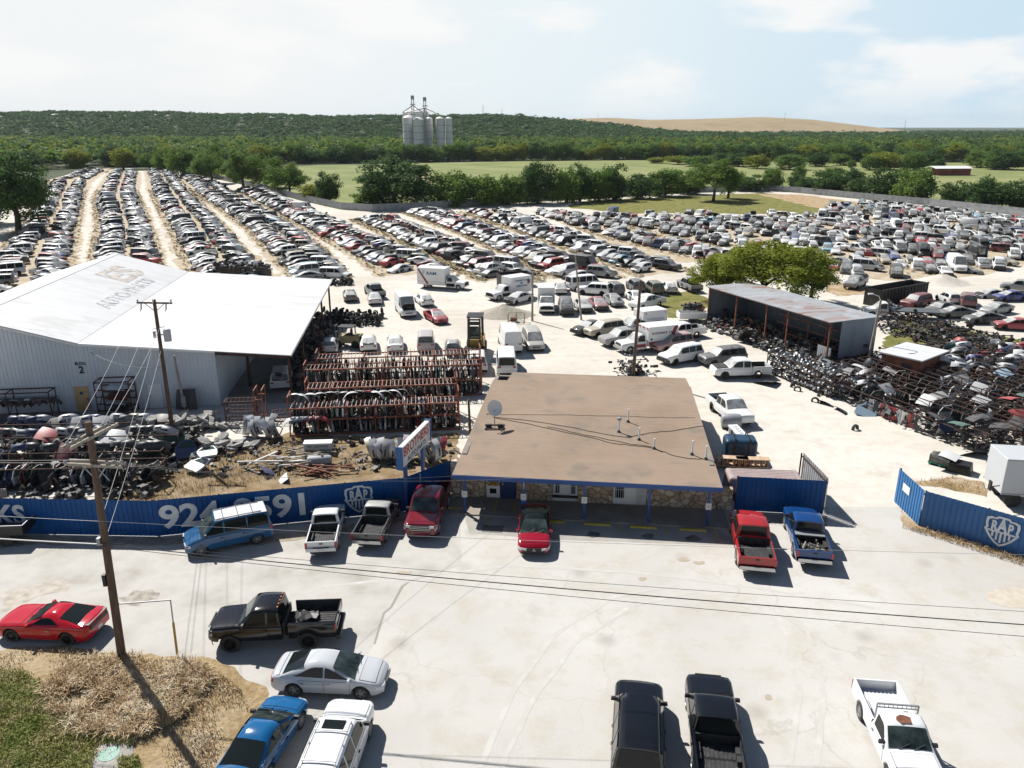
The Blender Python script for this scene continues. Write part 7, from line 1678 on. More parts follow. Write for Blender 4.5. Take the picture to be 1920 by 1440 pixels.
# forklift under the carport edge, wheel loader behind the racks
def lift(label, loc, rz, colm, big):
    root = empty('wheel_loader' if big else 'forklift', loc, rz, label, 'loader' if big else 'forklift'); s = 1.25 if big else 1.0
    b = MB(); b.box((-0.6*s, 0, 0.95*s), (2.4*s, 1.5*s, 0.8*s), 0, taper=0.92); b.box((-1.6*s, 0, 0.9*s), (0.5*s, 1.5*s, 1.0*s), 0, taper=0.9); b.build('body', colm, root)
    b = MB()
    for x, y in ((-1.0, 0.6), (-1.0, -0.6), (0.45, 0.6), (0.45, -0.6)): b.bar((x*s, y*s, 1.3*s), (x*s*0.95, y*s*0.95, (3.3 if big else 2.25)*s), 0.10*s)
    b.box((-0.27*s, 0, (3.3 if big else 2.27)*s), (1.7*s, 1.35*s, 0.1)); b.build('cab_frame', M['black'], root)
    if big: b = MB(); b.box((0.44*s, 0, 2.0*s), (0.04, 1.0*s, 1.0*s)); b.box((0.44*s, 0, 2.75*s), (0.04, 0.9*s, 0.3*s)); b.build('windscreen', M['greenglass'], root)
    b = MB(); b.box((-0.5*s, 0, 1.35*s), (0.5*s, 0.6*s, 0.3*s)); b.box((-0.75*s, 0, 1.65*s), (0.12*s, 0.55*s, 0.6*s)); b.build('seat', M['black'], root)
    b = MB()
    for y in (-0.45, 0.45): b.bar((1.0*s, y*s, 0.2), (1.0*s, y*s, (3.3 if big else 2.4)*s), 0.14*s, 0.14*s)
    for z in (0.5, 1.6, 3.2 if big else 2.3): b.bar((1.0*s, -0.45*s, z*s), (1.0*s, 0.45*s, z*s), 0.12*s)
    if big: b.box((1.35*s, 0, 0.75), (0.5, 2.2, 0.7), 0)
    b.build('mast', M['black'], root)
    b = MB()
    for y in (-0.35, 0.35): b.box((1.7*s, y*s, 0.2), (1.3*s, 0.14, 0.06))
    b.build('fork', M['black'], root)
    for x, y in ((0.6, 0.72), (0.6, -0.72), (-1.35, 0.72), (-1.35, -0.72)):
        b = MB(); r = (0.52 if big else 0.42); b.lathe([(0.01, -0.17), (r, -0.17), (r, 0.17), (0.01, 0.17)], 16, 0, 'y', (x*s, y*s, r)); b.build('wheel', M['rubber'], root, 40)
    return root
YEL = noisy('construction_yellow', [(0.3, (0.34, 0.22, 0.06)), (0.7, (0.48, 0.33, 0.10))], 1.5, 0.6)
h = Vector((-0.03, -1, 0)); lift('black masted wheel loader with ochre flanks facing the orange racks', Vector((-3.85, 79.5, 0)), math.atan2(h.y, h.x), mat('ochre', (0.42, 0.25, 0.05), 0.5), True)
p = G(648, 652); lift('dusty tan forklift working at the edge of the carport', Vector((p.x-0.1, p.y+0.6, 0)), R(172), noisy('dusty_tan', [(0.3, (0.30, 0.24, 0.13)), (0.7, (0.46, 0.37, 0.22))], 1.5, 0.7), False)
# skips
def skip(label, a, b_, W, H, m):
    a, b_ = Vector(a), Vector(b_); d = b_-a; L = d.length; root = empty('skip_container', a, math.atan2(d.y, d.x), label, 'skip')
    q = MB(); t = 0.08
    q.box((L/2, t/2, H/2), (L, t, H)); q.box((L/2, W-t/2, H/2), (L, t, H)); q.box((t/2, W/2, H/2), (t, W-2*t, H)); q.box((L-t/2, W/2, H/2), (t, W-2*t, H)); q.box((L/2, W/2, 0.12), (L-2*t, W-2*t, 0.1)); q.build('hopper', m, root)
    for k in range(int(L/0.75)+1):
        x = 0.1+k*(L-0.2)/int(L/0.75); q = MB(); q.box((x, -0.05, H/2), (0.1, 0.1, H-0.1)); q.build('rib', m, root)
    q = MB(); q.box((L/2, -0.04, H), (L+0.1, 0.14, 0.14)); q.box((L/2, W+0.04, H), (L+0.1, 0.14, 0.14)); q.build('top_rail', m, root); return root
SKM = noisy('black_skip', [(0.3, (0.012, 0.012, 0.013)), (0.7, (0.05, 0.04, 0.035))], 1.2, 0.6)
skip('tall black open topped skip standing by the maroon wagon', G(1648, 577), G(1736, 560), 2.4, 2.3, SKM)
skip('long black skip of scrap behind the white warehouse roof', G(399, 521), G(497, 524), 2.4, 1.9, SKM)
def skip_load(r): a, b_ = G(399, 521), G(497, 524); return a+(b_-a)*r.uniform(0.05, 0.95)+Vector((0, r.uniform(0.4, 2.1), r.uniform(1.3, 2.4)))
heap_bits('skip_load', skip_load, [HM[0], PD, HM[1]], 'twisted scrap panels heaped in the long black skip', 120, 0.8, 21, 'scrap', ('lump', 'axle'))
skip('dark open trailer box behind the boxy white ambulance', G(940, 540), G(998, 536), 2.2, 1.9, SKM)
# gravel heaps, cage
def mound(name, px, py, r, h, m, label):
    b = MB(); rr = random.Random(px); rows = []
    for q in range(9):
        t = q/8; rad = r*(1-t)**0.9; rows.append([(rad*math.cos(k*math.pi/12)*(1+0.12*math.sin(k*2.1+px)+rr.uniform(-0.04, 0.04)), rad*0.8*math.sin(k*math.pi/12)*(1+rr.uniform(-0.05, 0.05)), h*(t**1.2)*(1+rr.uniform(-0.05, 0.05))) for k in range(24)])
    b.grid(rows, 0, closed=True); p = G(px, py); o = b.build(name, m, None, 60, loc=(p.x, p.y, 0)); tag(o, label, 'gravel heap', 'gravel heaps'); return o
GR = noisy('gravel', [(0.3, (0.26, 0.24, 0.19)), (0.7, (0.46, 0.42, 0.34))], 5, 0.95, 8, bump=0.6)
mound('gravel_heap', 945, 590, 4.0, 1.35, GR, 'grey gravel heap between the ambulance and the yellow loader')
mound('gravel_heap', 1765, 530, 4.5, 1.4, M['caliche'], 'pale sand mound at the right end of the wreck rows')
p = G(968, 604); root = empty('wire_cage', Vector((p.x, p.y, 0)), -0.1, 'rusty wire cage of parts in front of the gravel heap', 'cage')
b = MB()
for x in (-1, 0, 1):
    for y in (-0.5, 0.5): b.bar((x, y, 0), (x, y, 1.15), 0.06)
for z in (0.05, 1.12):
    for y in (-0.5, 0.5): b.bar((-1, y, z), (1, y, z), 0.05)
    for x in (-1, 1): b.bar((x, -0.5, z), (x, 0.5, z), 0.05)
b.bar((-1, -0.5, 0.05), (0, -0.5, 1.1), 0.04); b.bar((0, -0.5, 1.1), (1, -0.5, 0.05), 0.04); b.build('frame', noisy_once('cage_steel', [(0.3, (0.24, 0.20, 0.16)), (0.7, (0.36, 0.31, 0.26))]), root)
b = MB(); b.box((-0.3, 0, 0.35), (0.8, 0.6, 0.4)); b.build('load', M['rust'], root)
def hubs(r): p = G(1183, 700); return p+Vector((r.gauss(0, 0.8), r.gauss(0, 0.7), abs(r.gauss(0, 0.8))))
heap_bits('hub_heap', hubs, [HM[0], M['darkrust'], HM[1]], 'dark tree of brake hubs round the foot of the brown pole', 60, 0.4, 31, 'hubs', ('axle', 'lump'))
def pkload(r): p = G(1292, 598); return p+Vector((r.uniform(-0.9, 1.6), r.uniform(-0.7, 0.7), 1.2+r.uniform(0, 0.7)))
heap_bits('engine_load', pkload, HM, 'engines heaped in a white truck bed by the tin shed', 70, 0.4, 33, 'engines')
p = G(1292, 602); root = empty('truck_bed', Vector((p.x+0.3, p.y, 0)), 0.05, 'white truck bed holding engines beside the tin shed', 'truck bed')
b = MB(); b.box((0, -0.85, 0.85), (3.4, 0.08, 0.75)); b.box((0, 0.85, 0.85), (3.4, 0.08, 0.75)); b.box((-1.7, 0, 0.85), (0.08, 1.62, 0.75)); b.box((1.7, 0, 0.85), (0.08, 1.62, 0.75)); b.box((0, 0, 0.6), (3.3, 1.6, 0.08)); b.build('tub', M['white'], root)
for y in (-0.75, 0.75): b = MB(); b.lathe([(0.01, -0.1), (0.36, -0.1), (0.36, 0.1), (0.01, 0.1)], 14, 0, 'y', (0, y, 0.36)); b.build('wheel', M['rubber'], root, 40)
obj('car_bonnet', HOOD, G(1393, 640)+Vector((0, 0, 0.15)), (0, R(-65), R(-60)), 'white bonnet standing on edge before the tin shed', 'car bonnet', None, CN['white'], 1.35)

mb = MB(); r = random.Random(77)
for k, (o, L, H, lv, nm, e_, lab) in enumerate(RK):
    for z, z2 in zip(lv, lv[1:]):
        x = 0.2
        while x < L-0.2:
            hh = (z2-z)*r.uniform(0.45, 0.88); c0 = at_local(o, 0, x, r.uniform(0.55, 0.95), z+0.08+hh/2); Mx = Matrix.Rotation(WY+r.uniform(-0.25, 0.25), 3, 'Z') @ Matrix.Rotation(r.uniform(-0.12, 0.12), 3, 'Y')
            mb.box(c0, (0.04, r.uniform(0.5, 1.05), hh), r.choices((0, 1, 2, 3), (7, 2, 1.2, 1.3))[0], Mx, taper=r.uniform(0.7, 1.0)); x += r.uniform(0.1, 0.22)
o = mb.build('packed_panels', [HM[0], HM[1], noisy_once('dull_green_panel', [(0.3, (0.03, 0.05, 0.04)), (0.7, (0.09, 0.11, 0.09))]), noisy_once('brown_panel', [(0.3, (0.05, 0.035, 0.03)), (0.7, (0.14, 0.10, 0.08))])]); tag(o, 'dark panels and glass packed tightly in the orange racks', 'panels', kind='stuff')

def grass_scrap(r): return G(r.uniform(300, 860), r.uniform(825, 885))+Vector((0, 0, abs(r.gauss(0, 0.12))))
heap_bits('grass_scrap', grass_scrap, [HM[0], HM[1], M['greywood']], 'small scrap strewn over the dry grass inside the left fence', 210, 0.34, 41, 'scrap', ('lump', 'axle', 'lump'))

for k, (px, py) in enumerate(((1155, 570), (1160, 575))): obj('tyre', TY, G(px, py)+Vector((0, 0, 1.05-0.1*k)), (R(90), 0, k), ('upper loose tyre lying on the grey wagon', 'lower loose tyre lying on the bonnet of the grey wagon')[k], 'tyre', None)
# ------------------------------------------------------------------ trees, woods, hills, far things
def leafmat(name, stops):
    m = mat(name, rough=0.7, spec=0.2); t = NT(m); v = t.coord('Object'); f = t.noise(v, 0.55, 3); g_ = t.noise(v, 4.0, 3)
    c = t.mix(t.ramp(g_, [(0.35, (0,)*3), (0.7, (0.55,)*3)]), t.ramp(f, stops), stops[-1][1]); t.base(c)
    tr = t.n('ShaderNodeBsdfTranslucent'); t.l(c, tr.inputs[0]); mx = t.n('ShaderNodeMixShader'); mx.inputs[0].default_value = 0.45
    t.l(t.b.outputs[0], mx.inputs[1]); t.l(tr.outputs[0], mx.inputs[2]); t.l(mx.outputs[0], t.t.nodes['Material Output'].inputs[0]); return m
M['leaf'] = leafmat('leaf_green', [(0.3, (0.075, 0.145, 0.022)), (0.55, (0.12, 0.205, 0.034)), (0.75, (0.18, 0.26, 0.05))])
M['leafdark'] = leafmat('leaf_dark', [(0.3, (0.036, 0.082, 0.022)), (0.6, (0.062, 0.125, 0.032)), (0.8, (0.10, 0.17, 0.04))])
M['leafyel'] = leafmat('leaf_yellow_green', [(0.3, (0.13, 0.17, 0.016)), (0.55, (0.21, 0.25, 0.024)), (0.75, (0.30, 0.32, 0.04))])
M['bark'] = noisy('bark', [(0.3, (0.03, 0.022, 0.016)), (0.7, (0.09, 0.07, 0.05))], 3, 0.95)
def leaf_cloud(rs, nclump, nleaf, size, flat=0.85, low=-0.55, rc=0.30):
    """leaf quads of a crown in the unit ball, as an (n,4,3) array"""
    c = rs.normal(size=(nclump*3, 3)); c /= np.linalg.norm(c, axis=1)[:, None]; c = c[c[:, 2] > low][:nclump]
    c *= (0.45+0.42*rs.random((len(c), 1)))*(1+0.22*np.sin(c[:, :1]*5+c[:, 1:2]*4))
    k = np.repeat(c, nleaf, axis=0); d = rs.normal(size=k.shape); d /= np.linalg.norm(d, axis=1)[:, None]
    r = rc*rs.uniform(0.7, 1.25, (len(c), 1)); p = k+d*np.repeat(r, nleaf, axis=0)*(rs.random((len(k), 1))**0.4)*np.array([1, 1, 0.75])
    nrm = d*0.8+rs.normal(size=k.shape)*0.55+np.array([0, 0, 0.35]); nrm /= np.linalg.norm(nrm, axis=1)[:, None]
    a = np.cross(nrm, rs.normal(size=k.shape)); a /= np.linalg.norm(a, axis=1)[:, None]; b = np.cross(nrm, a)
    s = size*rs.uniform(0.6, 1.35, (len(k), 1)); a *= s; b *= s*0.7
    q = np.stack([p-a, p-b*0.9, p+a, p+b*0.9], axis=1); q[:, :, 2] *= flat; return q
def quads_mesh(name, q, m):
    me = bpy.data.meshes.new(name); n = len(q); me.vertices.add(n*4); me.vertices.foreach_set('co', q.reshape(-1).astype(np.float32))
    me.loops.add(n*4); me.loops.foreach_set('vertex_index', np.arange(n*4, dtype=np.int32)); me.polygons.add(n)
    me.polygons.foreach_set('loop_start', np.arange(0, n*4, 4, dtype=np.int32)); me.materials.append(m); me.update(calc_edges=True); return me
rs = np.random.default_rng(5)
CROWN = {}
for nm, m in (('g', 'leaf'), ('d', 'leafdark'), ('y', 'leafyel')):
    for k in range(2): CROWN[nm, k] = quads_mesh('crown', leaf_cloud(rs, 95, 60, 0.058, low=-1.0, rc=0.32), M[m])
CROWN['Y', 0] = CROWN['Y', 1] = quads_mesh('crown', leaf_cloud(rs, 150, 130, 0.030, low=-0.6, rc=0.24), M['leafyel'])
CROWN['D', 0] = CROWN['D', 1] = quads_mesh('crown', leaf_cloud(rs, 130, 110, 0.036, low=-1.0, rc=0.25), M['leafdark'])
CROWN['G', 0] = CROWN['G', 1] = quads_mesh('crown', leaf_cloud(rs, 110, 130, 0.034, low=-0.8, rc=0.25), M['leaf'])
def trunk_mesh(seed):
    r = random.Random(seed); b = MB(); b.tube([(0, 0, -0.05), (0.02, 0.01, 0.2), (0.0, 0.03, 0.45)], [0.05, 0.037, 0.03], 8)
    for k in range(6):
        a = k*1.05+r.random(); b.tube([(0, 0.02, 0.28+0.02*k), (0.16*math.cos(a), 0.16*math.sin(a), 0.48), (0.36*math.cos(a), 0.36*math.sin(a), 0.68+r.uniform(-0.05, 0.1))], [0.02, 0.014, 0.006], 6)
    return mesh_of(b, 'trunk', M['bark'], 60)
TRUNK = [trunk_mesh(k) for k in range(3)]
ti = [0]
def tree(px, py, top, w, kind, label, group=None, low=0.12, pos=None, hgt=None, name='broadleaf_tree'):
    if pos is None:
        p = G(px, py); Y = p.y; lo_, hi_ = 0.0, 60.0
        for _ in range(40):
            z = (lo_+hi_)/2; fw = Y*math.cos(PITCH)-(z-CAMH)*math.sin(PITCH); up = Y*math.sin(PITCH)+(z-CAMH)*math.cos(PITCH)
            if 720-FOC*up/fw > top: lo_ = z
            else: hi_ = z
        h = z; wm = w*(Y*math.cos(PITCH)+6)/FOC
    else: p = pos; h = hgt; wm = w
    ti[0] += 1; root = empty(name, (p.x, p.y, 0), ti[0]*1.7, label, 'tree', group)
    c = bpy.data.objects.new('crown', CROWN[kind, ti[0] % 2]); link(c, root); ch = h*(1-low)/2
    c.location = (0, 0, h*low+ch*0.98); c.scale = (wm/2/0.98, wm/2/0.98, ch/0.88)
    t_ = bpy.data.objects.new('trunk', TRUNK[ti[0] % 3]); link(t_, root); t_.scale = (h*0.9, h*0.9, h*0.95); return root
tree(1432, 578, 446, 225, 'Y', 'bright yellow green shade tree spreading behind the tin shed', low=0.22); 
tree(1345, 566, 470, 110, 'Y', 'lower yellow green tree at the left of the big shade tree', low=0.1)
tree(1518, 566, 478, 95, 'G', 'darker green tree at the right of the big shade tree', low=0.05)
tree(35, 434, 283, 150, 'D', 'very dark large tree at the left edge of the wreck rows', low=0.1); tree(-40, 420, 300, 120, 'd', 'dark tree cut off by the left frame edge', low=0.05)
tree(232, 318, 273, 50, 'y', 'lone yellow green tree at the far end of a wreck row', low=0.1)
for k, (x, y, tp, w, kd) in enumerate(((345, 332, 268, 62, 'g'), (398, 344, 283, 80, 'G'), (458, 356, 281, 90, 'G'), (515, 352, 291, 52, 'g'), (543, 364, 305, 84, 'G'), (588, 377, 341, 48, 'y'), (615, 383, 319, 48, 'd'), (310, 322, 274, 44, 'g'), (280, 318, 282, 40, 'g'))):
    tree(x, y, tp, w, kd, ('first', 'second', 'third', 'small fourth', 'round bright fifth', 'low light', 'narrow dark last', 'farther', 'farthest')[k]+' green tree standing along the long left tin fence', 'trees along the left fence', 0.03)
for k, (x, y, tp, w, kd) in enumerate(((742, 388, 291, 172, 'D'), (690, 390, 352, 60, 'g'), (850, 386, 317, 90, 'g'), (905, 385, 319, 90, 'g'), (955, 383, 324, 70, 'g'), (1008, 382, 300, 88, 'D'), (1062, 380, 312, 62, 'g'), (1087, 378, 303, 52, 'd'), (1122, 377, 314, 62, 'g'), (1150, 375, 303, 60, 'd'), (1200, 372, 320, 70, 'd'), (1248, 368, 308, 80, 'g'), (1290, 364, 318, 60, 'd'), (1405, 358, 326, 70, 'd'), (1446, 357, 312, 44, 'g'), (1490, 354, 322, 34, 'd'), (1512, 360, 330, 44, 'd'), (1558, 364, 314, 70, 'd'), (1607, 369, 330, 44, 'd'), (1655, 373, 312, 76, 'd'), (1716, 379, 312, 76, 'g'), (1790, 384, 338, 66, 'd'), (1845, 388, 328, 90, 'd'), (1905, 392, 334, 90, 'd'))):
    tree(x, y, tp, w, kd, ('massive dark', 'low light', 'bushy bright', 'second bushy bright', 'third bushy bright', 'tall dark rounded', 'short green', 'slim dark', 'mid green', 'tall slim dark', 'wide low dark', 'broad leafy', 'dark bushy', 'dark shaded', 'thin ragged', 'small dark', 'low dark', 'wide dark', 'squat dark', 'dense dark', 'open crowned', 'low spreading', 'big spreading', 'last spreading')[k]+' tree in the hedge line behind the back tin fence', 'hedge trees behind the back fence', -0.08 if w > 55 else 0.0)
tree(1337, 377, 299, 105, 'G', 'light green tree with a visible trunk inside the yard lawn', low=0.25)
tree(1365, 372, 306, 50, 'g', 'smaller tree touching the light green one on the yard lawn', low=0.1)
for k, (x, y, tp, w, kd) in enumerate(((1630, 319, 290, 44, 'g'), (1596, 317, 298, 18, 'g'), (1500, 332, 310, 26, 'g'), (1270, 308, 290, 50, 'y'), (1230, 306, 294, 40, 'y'), (1760, 318, 296, 26, 'd'), (1862, 318, 290, 40, 'g'))):
    tree(x, y, tp, w, kd, ('round tree in the meadow left of the barn', 'small thin tree left of the round meadow tree', 'little tree standing alone in the meadow grass', 'pale bushy tree at the far edge of the meadow', 'second pale bush at the far meadow edge', 'dark tree beside the red barn', 'green tree beyond the red barn')[k], None, 0.03)
for k in range(16):
    x = (1480, 1530, 1575, 1655, 1690, 1712, 1735, 1838, 1880, 1905, 1420, 1385, 1310, 1350, 1560, 1600)[k]; tree(x, (318, 312, 310, 318, 314, 320, 312, 314, 318, 312, 316, 312, 312, 308, 336, 340)[k], (292, 290, 292, 288, 284, 290, 284, 286, 284, 288, 294, 292, 296, 292, 318, 322)[k]-7, 1.4*(44, 34, 30, 50, 44, 40, 46, 44, 52, 46, 36, 40, 50, 44, 30, 30)[k], 'gdgydgd'[k % 7], 'green tree of the scattered clumps dotting the right meadow', 'trees dotted over the right meadow', -0.03)
# front edge of the wood: trees one can still tell apart
r = random.Random(3)
def edge_y(x): return interp([(-700, 300), (-300, 330), (-252, 440), (-240, 475), (-180, 470), (-150, 505), (0, 556), (120, 580), (200, 540), (420, 535), (620, 345), (900, 200)], x)
x = -330.0; k = 0
while x < 470:
    y = edge_y(x)+r.uniform(0, 6); tree(0, 0, 0, r.uniform(12, 19), r.choice('ggdy'), 'green tree in the front edge of the far wood', 'front trees of the far wood', -0.08, Vector((x, y, 0)), r.uniform(9, 14)); x += r.uniform(7, 11)
# the wood and the wooded hill as one mass each
def hillz(x, y):
    a = np.clip((y-1050)/450, 0, 1); a = a*a*(3-2*a); top = np.interp(x, [-1500, -700, -300, 0, 120, 260, 420], [43, 39, 36, 32, 23, 8, 0])
    return a*top*(1+0.05*np.sin(x*0.008+1)+0.03*np.sin(x*0.031+y*0.01))
def brown(x, y):
    prof = np.interp(x, [60, 160, 300, 420, 560, 760, 900, 1050, 1250], [0, 42, 46, 40, 42, 48, 41, 24, 0]); a = np.clip((y-2150)/350, 0, 1); return prof*a*a*(3-2*a)
def terrain(name, fn, xs, ys, m, label=None):
    X, Y = np.meshgrid(xs, ys); Z = fn(X, Y)-0.5; b = MB(); b.grid([[(X[i, j], Y[i, j], Z[i, j]) for j in range(len(xs))] for i in range(len(ys))], 0); o = b.build(name, m, None, 60); tag(o, kind='structure')
    if o.data.polygons[0].normal.z < 0: o.data.flip_normals()
terrain('wooded_hill', hillz, np.linspace(-1700, 480, 80), np.linspace(1000, 1900, 24), M['woodfloor'])
terrain('brown_hill', brown, np.linspace(0, 1300, 60), np.linspace(2100, 2900, 16), noisy('dry_hill_grass', [(0.3, (0.25, 0.18, 0.09)), (0.5, (0.33, 0.245, 0.13)), (0.7, (0.28, 0.22, 0.11))], 0.012, 1.0, 8))
def wood(name, pts, hs, ws_, nclump, nleaf, size, m, label, cat):
    out = []; lib = [leaf_cloud(rs, nclump, nleaf, size, 0.85, -0.15, 0.36) for _ in range(8)]
    for (x, y, z), h, w_ in zip(pts, hs, ws_):
        q = lib[rs.integers(8)]; a = rs.uniform(0, 6.28); ca, sa = math.cos(a), math.sin(a)
        p = np.stack([q[..., 0]*ca-q[..., 1]*sa, q[..., 0]*sa+q[..., 1]*ca, q[..., 2]], -1)*np.array([w_/2, w_/2, h*0.55]); p += np.array([x, y, z+h*0.5]); out.append(p)
    me = quads_mesh(name, np.concatenate(out), m); o = bpy.data.objects.new(name, me); link(o); tag(o, label, cat, kind='stuff')
pts = []
for _ in range(30000):
    y = 310+(rs.random()**1.15)*790; x = rs.uniform(-0.70, 0.75)*y
    if y < edge_y(x)+9: continue
    if abs(x+62) < 34 and 555 < y < 640: continue
    pts.append((x, y, hillz(x, y)*1.0))
    if len(pts) > 5200: break
pts = np.array(pts); n = len(pts); h = rs.uniform(6.5, 12, n)
k1 = rs.random(n)
for nm, m, sel in (('far_wood', 'leaf', k1 < 0.5), ('far_wood', 'leafyel', k1 > 0.86), ('far_wood', 'leafdark', (k1 >= 0.5) & (k1 <= 0.86))):
    wood(nm, pts[sel], h[sel], rs.uniform(9, 16, sel.sum()), 12, 9, 0.20, M[m], {'leaf': 'broad green wood filling the flat land beyond the meadow', 'leafyel': 'yellow green crowns scattered through the broad wood', 'leafdark': 'dark green crowns scattered through the broad wood'}[m], 'wood')
pts = []
for _ in range(40000):
    y = rs.uniform(1050, 1560); x = rs.uniform(-0.72*y, 330); pts.append((x, y, float(hillz(x, y))-1))
    if len(pts) > 5600: break
pts = np.array(pts); n = len(pts)
wood('hill_wood', pts, rs.uniform(6, 11, n), rs.uniform(10, 18, n), 8, 7, 0.26, M['leafdark'], 'dark green wood covering the long hill on the horizon', 'wood')
pts = np.array([(rs.uniform(-0.1, 0.76)*y, y, 0.0) for y in (1080+1500*rs.random(3800)**1.2)]); pts[:, 2] = hillz(pts[:, 0], pts[:, 1]); pts = pts[(pts[:, 1] < 2150) | (pts[:, 0] > 1250)]; n = len(pts)
wood('plain_wood', pts, rs.uniform(6, 12, n), rs.uniform(14, 26, n), 8, 6, 0.28, M['leafdark'], 'distant wood on the flat plain below the brown hill', 'wood')
# back tin fence ---------------------------------------------------------
FP = [(-185, 441), (-99.5, 311.5), (-69.3, 259), (-49.1, 228.7), (-39, 222.9), (-24.7, 230.2), (0, 249.9), (24.6, 263), (61, 286.5), (93.4, 298.5), (103.2, 286.5), (113.4, 265), (126.2, 241.3), (137, 212), (210, 165)]
for k, (a, b_) in enumerate(zip(FP, FP[1:])):
    a, b_ = Vector((*a, 0)), Vector((*b_, 0)); d_ = (b_-a).normalized()*0.05
    fence('tin_fence', a+d_, b_-d_, ('tin fence stretch', 'grey tin fence stretch')[k % 2]+' '+('beyond the farthest left wreck rows', 'below the first left trees', 'below the middle left trees', 'below the round bright tree', 'at the corner by the narrow dark tree', 'in front of the massive dark tree', 'under the bushy bright trees', 'under the tall dark trees', 'beside the yard lawn', 'turning by the bare sandy corner', 'behind the pale scattered wrecks', 'right of the scattered wrecks', 'behind the rightmost wrecks', 'leaving at the right edge')[k], 9.0, 2.05, M['galv'], 'tin fence round the wreck field')
sheet('lawn', [(1060, 388), (1100, 377), (1200, 372), (1290, 367), (1430, 362), (1490, 366), (1560, 384), (1545, 402), (1420, 402), (1300, 400), (1160, 400)], 0.016, M['olive'], ragged=4.0)
sheet('bare_soil', [(1420, 364), (1500, 365), (1600, 378), (1640, 392), (1560, 396), (1480, 378)], 0.022, M['drydirt'], ragged=3.0)
# grain elevator ---------------------------------------------------------
gx = lambda px, Y=590.0: (px-960)/FOC*(Y*math.cos(PITCH)+7)
def gz(py, Y=590.0):
    v = (720-py)/FOC; return CAMH+Y*(v*math.cos(PITCH)-math.sin(PITCH))/(math.cos(PITCH)+v*math.sin(PITCH))
GE = empty('grain_elevator', (gx(800), 590, 0), 0, 'cluster of pale grain silos with two thin elevator towers above the wood', 'grain elevator')
SILOM = noisy('silo_steel', [(0.3, (0.66, 0.66, 0.65)), (0.65, (0.80, 0.80, 0.78)), (0.8, (0.50, 0.47, 0.44))], 0.25, 0.6, 8, sc=(1, 1, 0.3))
for x0, x1, tp, dy in ((753, 768, 210, 16), (764, 803, 209.5, 12), (757, 778, 220.5, 2), (777.5, 798, 224, -6), (799, 812, 222, 4), (819, 834, 222, 0), (835.5, 849, 222, 2)):
    b = MB(); rr = (gx(x1)-gx(x0))/2; zt = gz(tp); b.lathe([(rr, 0), (rr, zt), (rr*0.55, zt+rr*0.28), (0.1, zt+rr*0.42)], 20)
    for q in range(1, 6): b.lathe([(rr+0.04, zt*q/6-0.15), (rr+0.1, zt*q/6), (rr+0.04, zt*q/6+0.15)], 20, 1)
    o = b.build('silo', [SILOM, M['grey']], GE, 50); o.location = ((gx(x0)+gx(x1))/2-gx(800), dy, 0)
for x, tp, s in ((780, 181, 1.0), (802, 184, 1.0)):
    b = MB(); xx = gx(x)-gx(800); zt = gz(tp)
    for sx in (-0.7, 0.7): b.bar((xx+sx, -8, 0), (xx+sx, -8, zt), 0.5)
    for q in range(5): b.box((xx, -8, zt-2-q*3.4), (2.2+(q % 2)*1.6, 1.6, 0.5))
    b.box((xx, -8, zt-0.6), (2.2, 1.6, 2.0)); b.build('elevator_tower', M['grey'], GE)
    b = MB()
    for tx, tz in ((768, 211), (795, 224), (840, 222)) if x > 790 else ((760, 211), (795, 210)): b.bar((xx, -8, gz(203 if x > 790 else 198)), (gx(tx)-gx(800), -4, gz(tz)), 0.45)
    b.build('spout', M['grey'], GE)
# barn, masts
p = G(1782, 328); root = empty('barn', (p.x, p.y, 0), R(4), 'long red barn with a white tin roof in the right meadow', 'barn'); 
b = MB(); b.box((0, 0, 1.6), (15, 8, 3.2)); b.build('wall', noisy('barn_red', [(0.3, (0.12, 0.035, 0.03)), (0.7, (0.24, 0.08, 0.06))], 0.4, 0.9), root)
b = MB(); quadslab(b, [V(-11, -5, 3.3), V(8, -5, 3.3), V(8, 0, 4.3), V(-11, 0, 4.3)], 0.15); quadslab(b, [V(-11, 0.01, 4.3), V(8, 0.01, 4.3), V(8, 5, 3.3), V(-11, 5, 3.3)], 0.15); b.build('roof', M['white'], root)
for k, (px, tp, Y, w_) in enumerate(((1697, 224, 1500, 0.5), (906, 196, 1900, 0.9), (941, 203, 1900, 0.6), (1470, 211, 2400, 0.8), (1121, 213, 1900, 0.5), (1268, 236, 1100, 0.35))):
    b = MB(); zt = gz(tp, Y); x_ = (px-960)/FOC*(Y*math.cos(PITCH)); b.tube([(0, 0, 0), (0, 0, zt)], [w_, w_*0.5], 5); root = empty('radio_mast', (x_, Y, 0), 0, 'thin grey mast '+('rising above the right plain wood', 'taller of two on the wooded hill crest', 'shorter one on the wooded hill crest', 'on top of the brown hill', 'between the wooded hill and brown hill', 'in the wood below the brown hill')[k], 'mast', None); b.build('shaft', M['grey'], root)
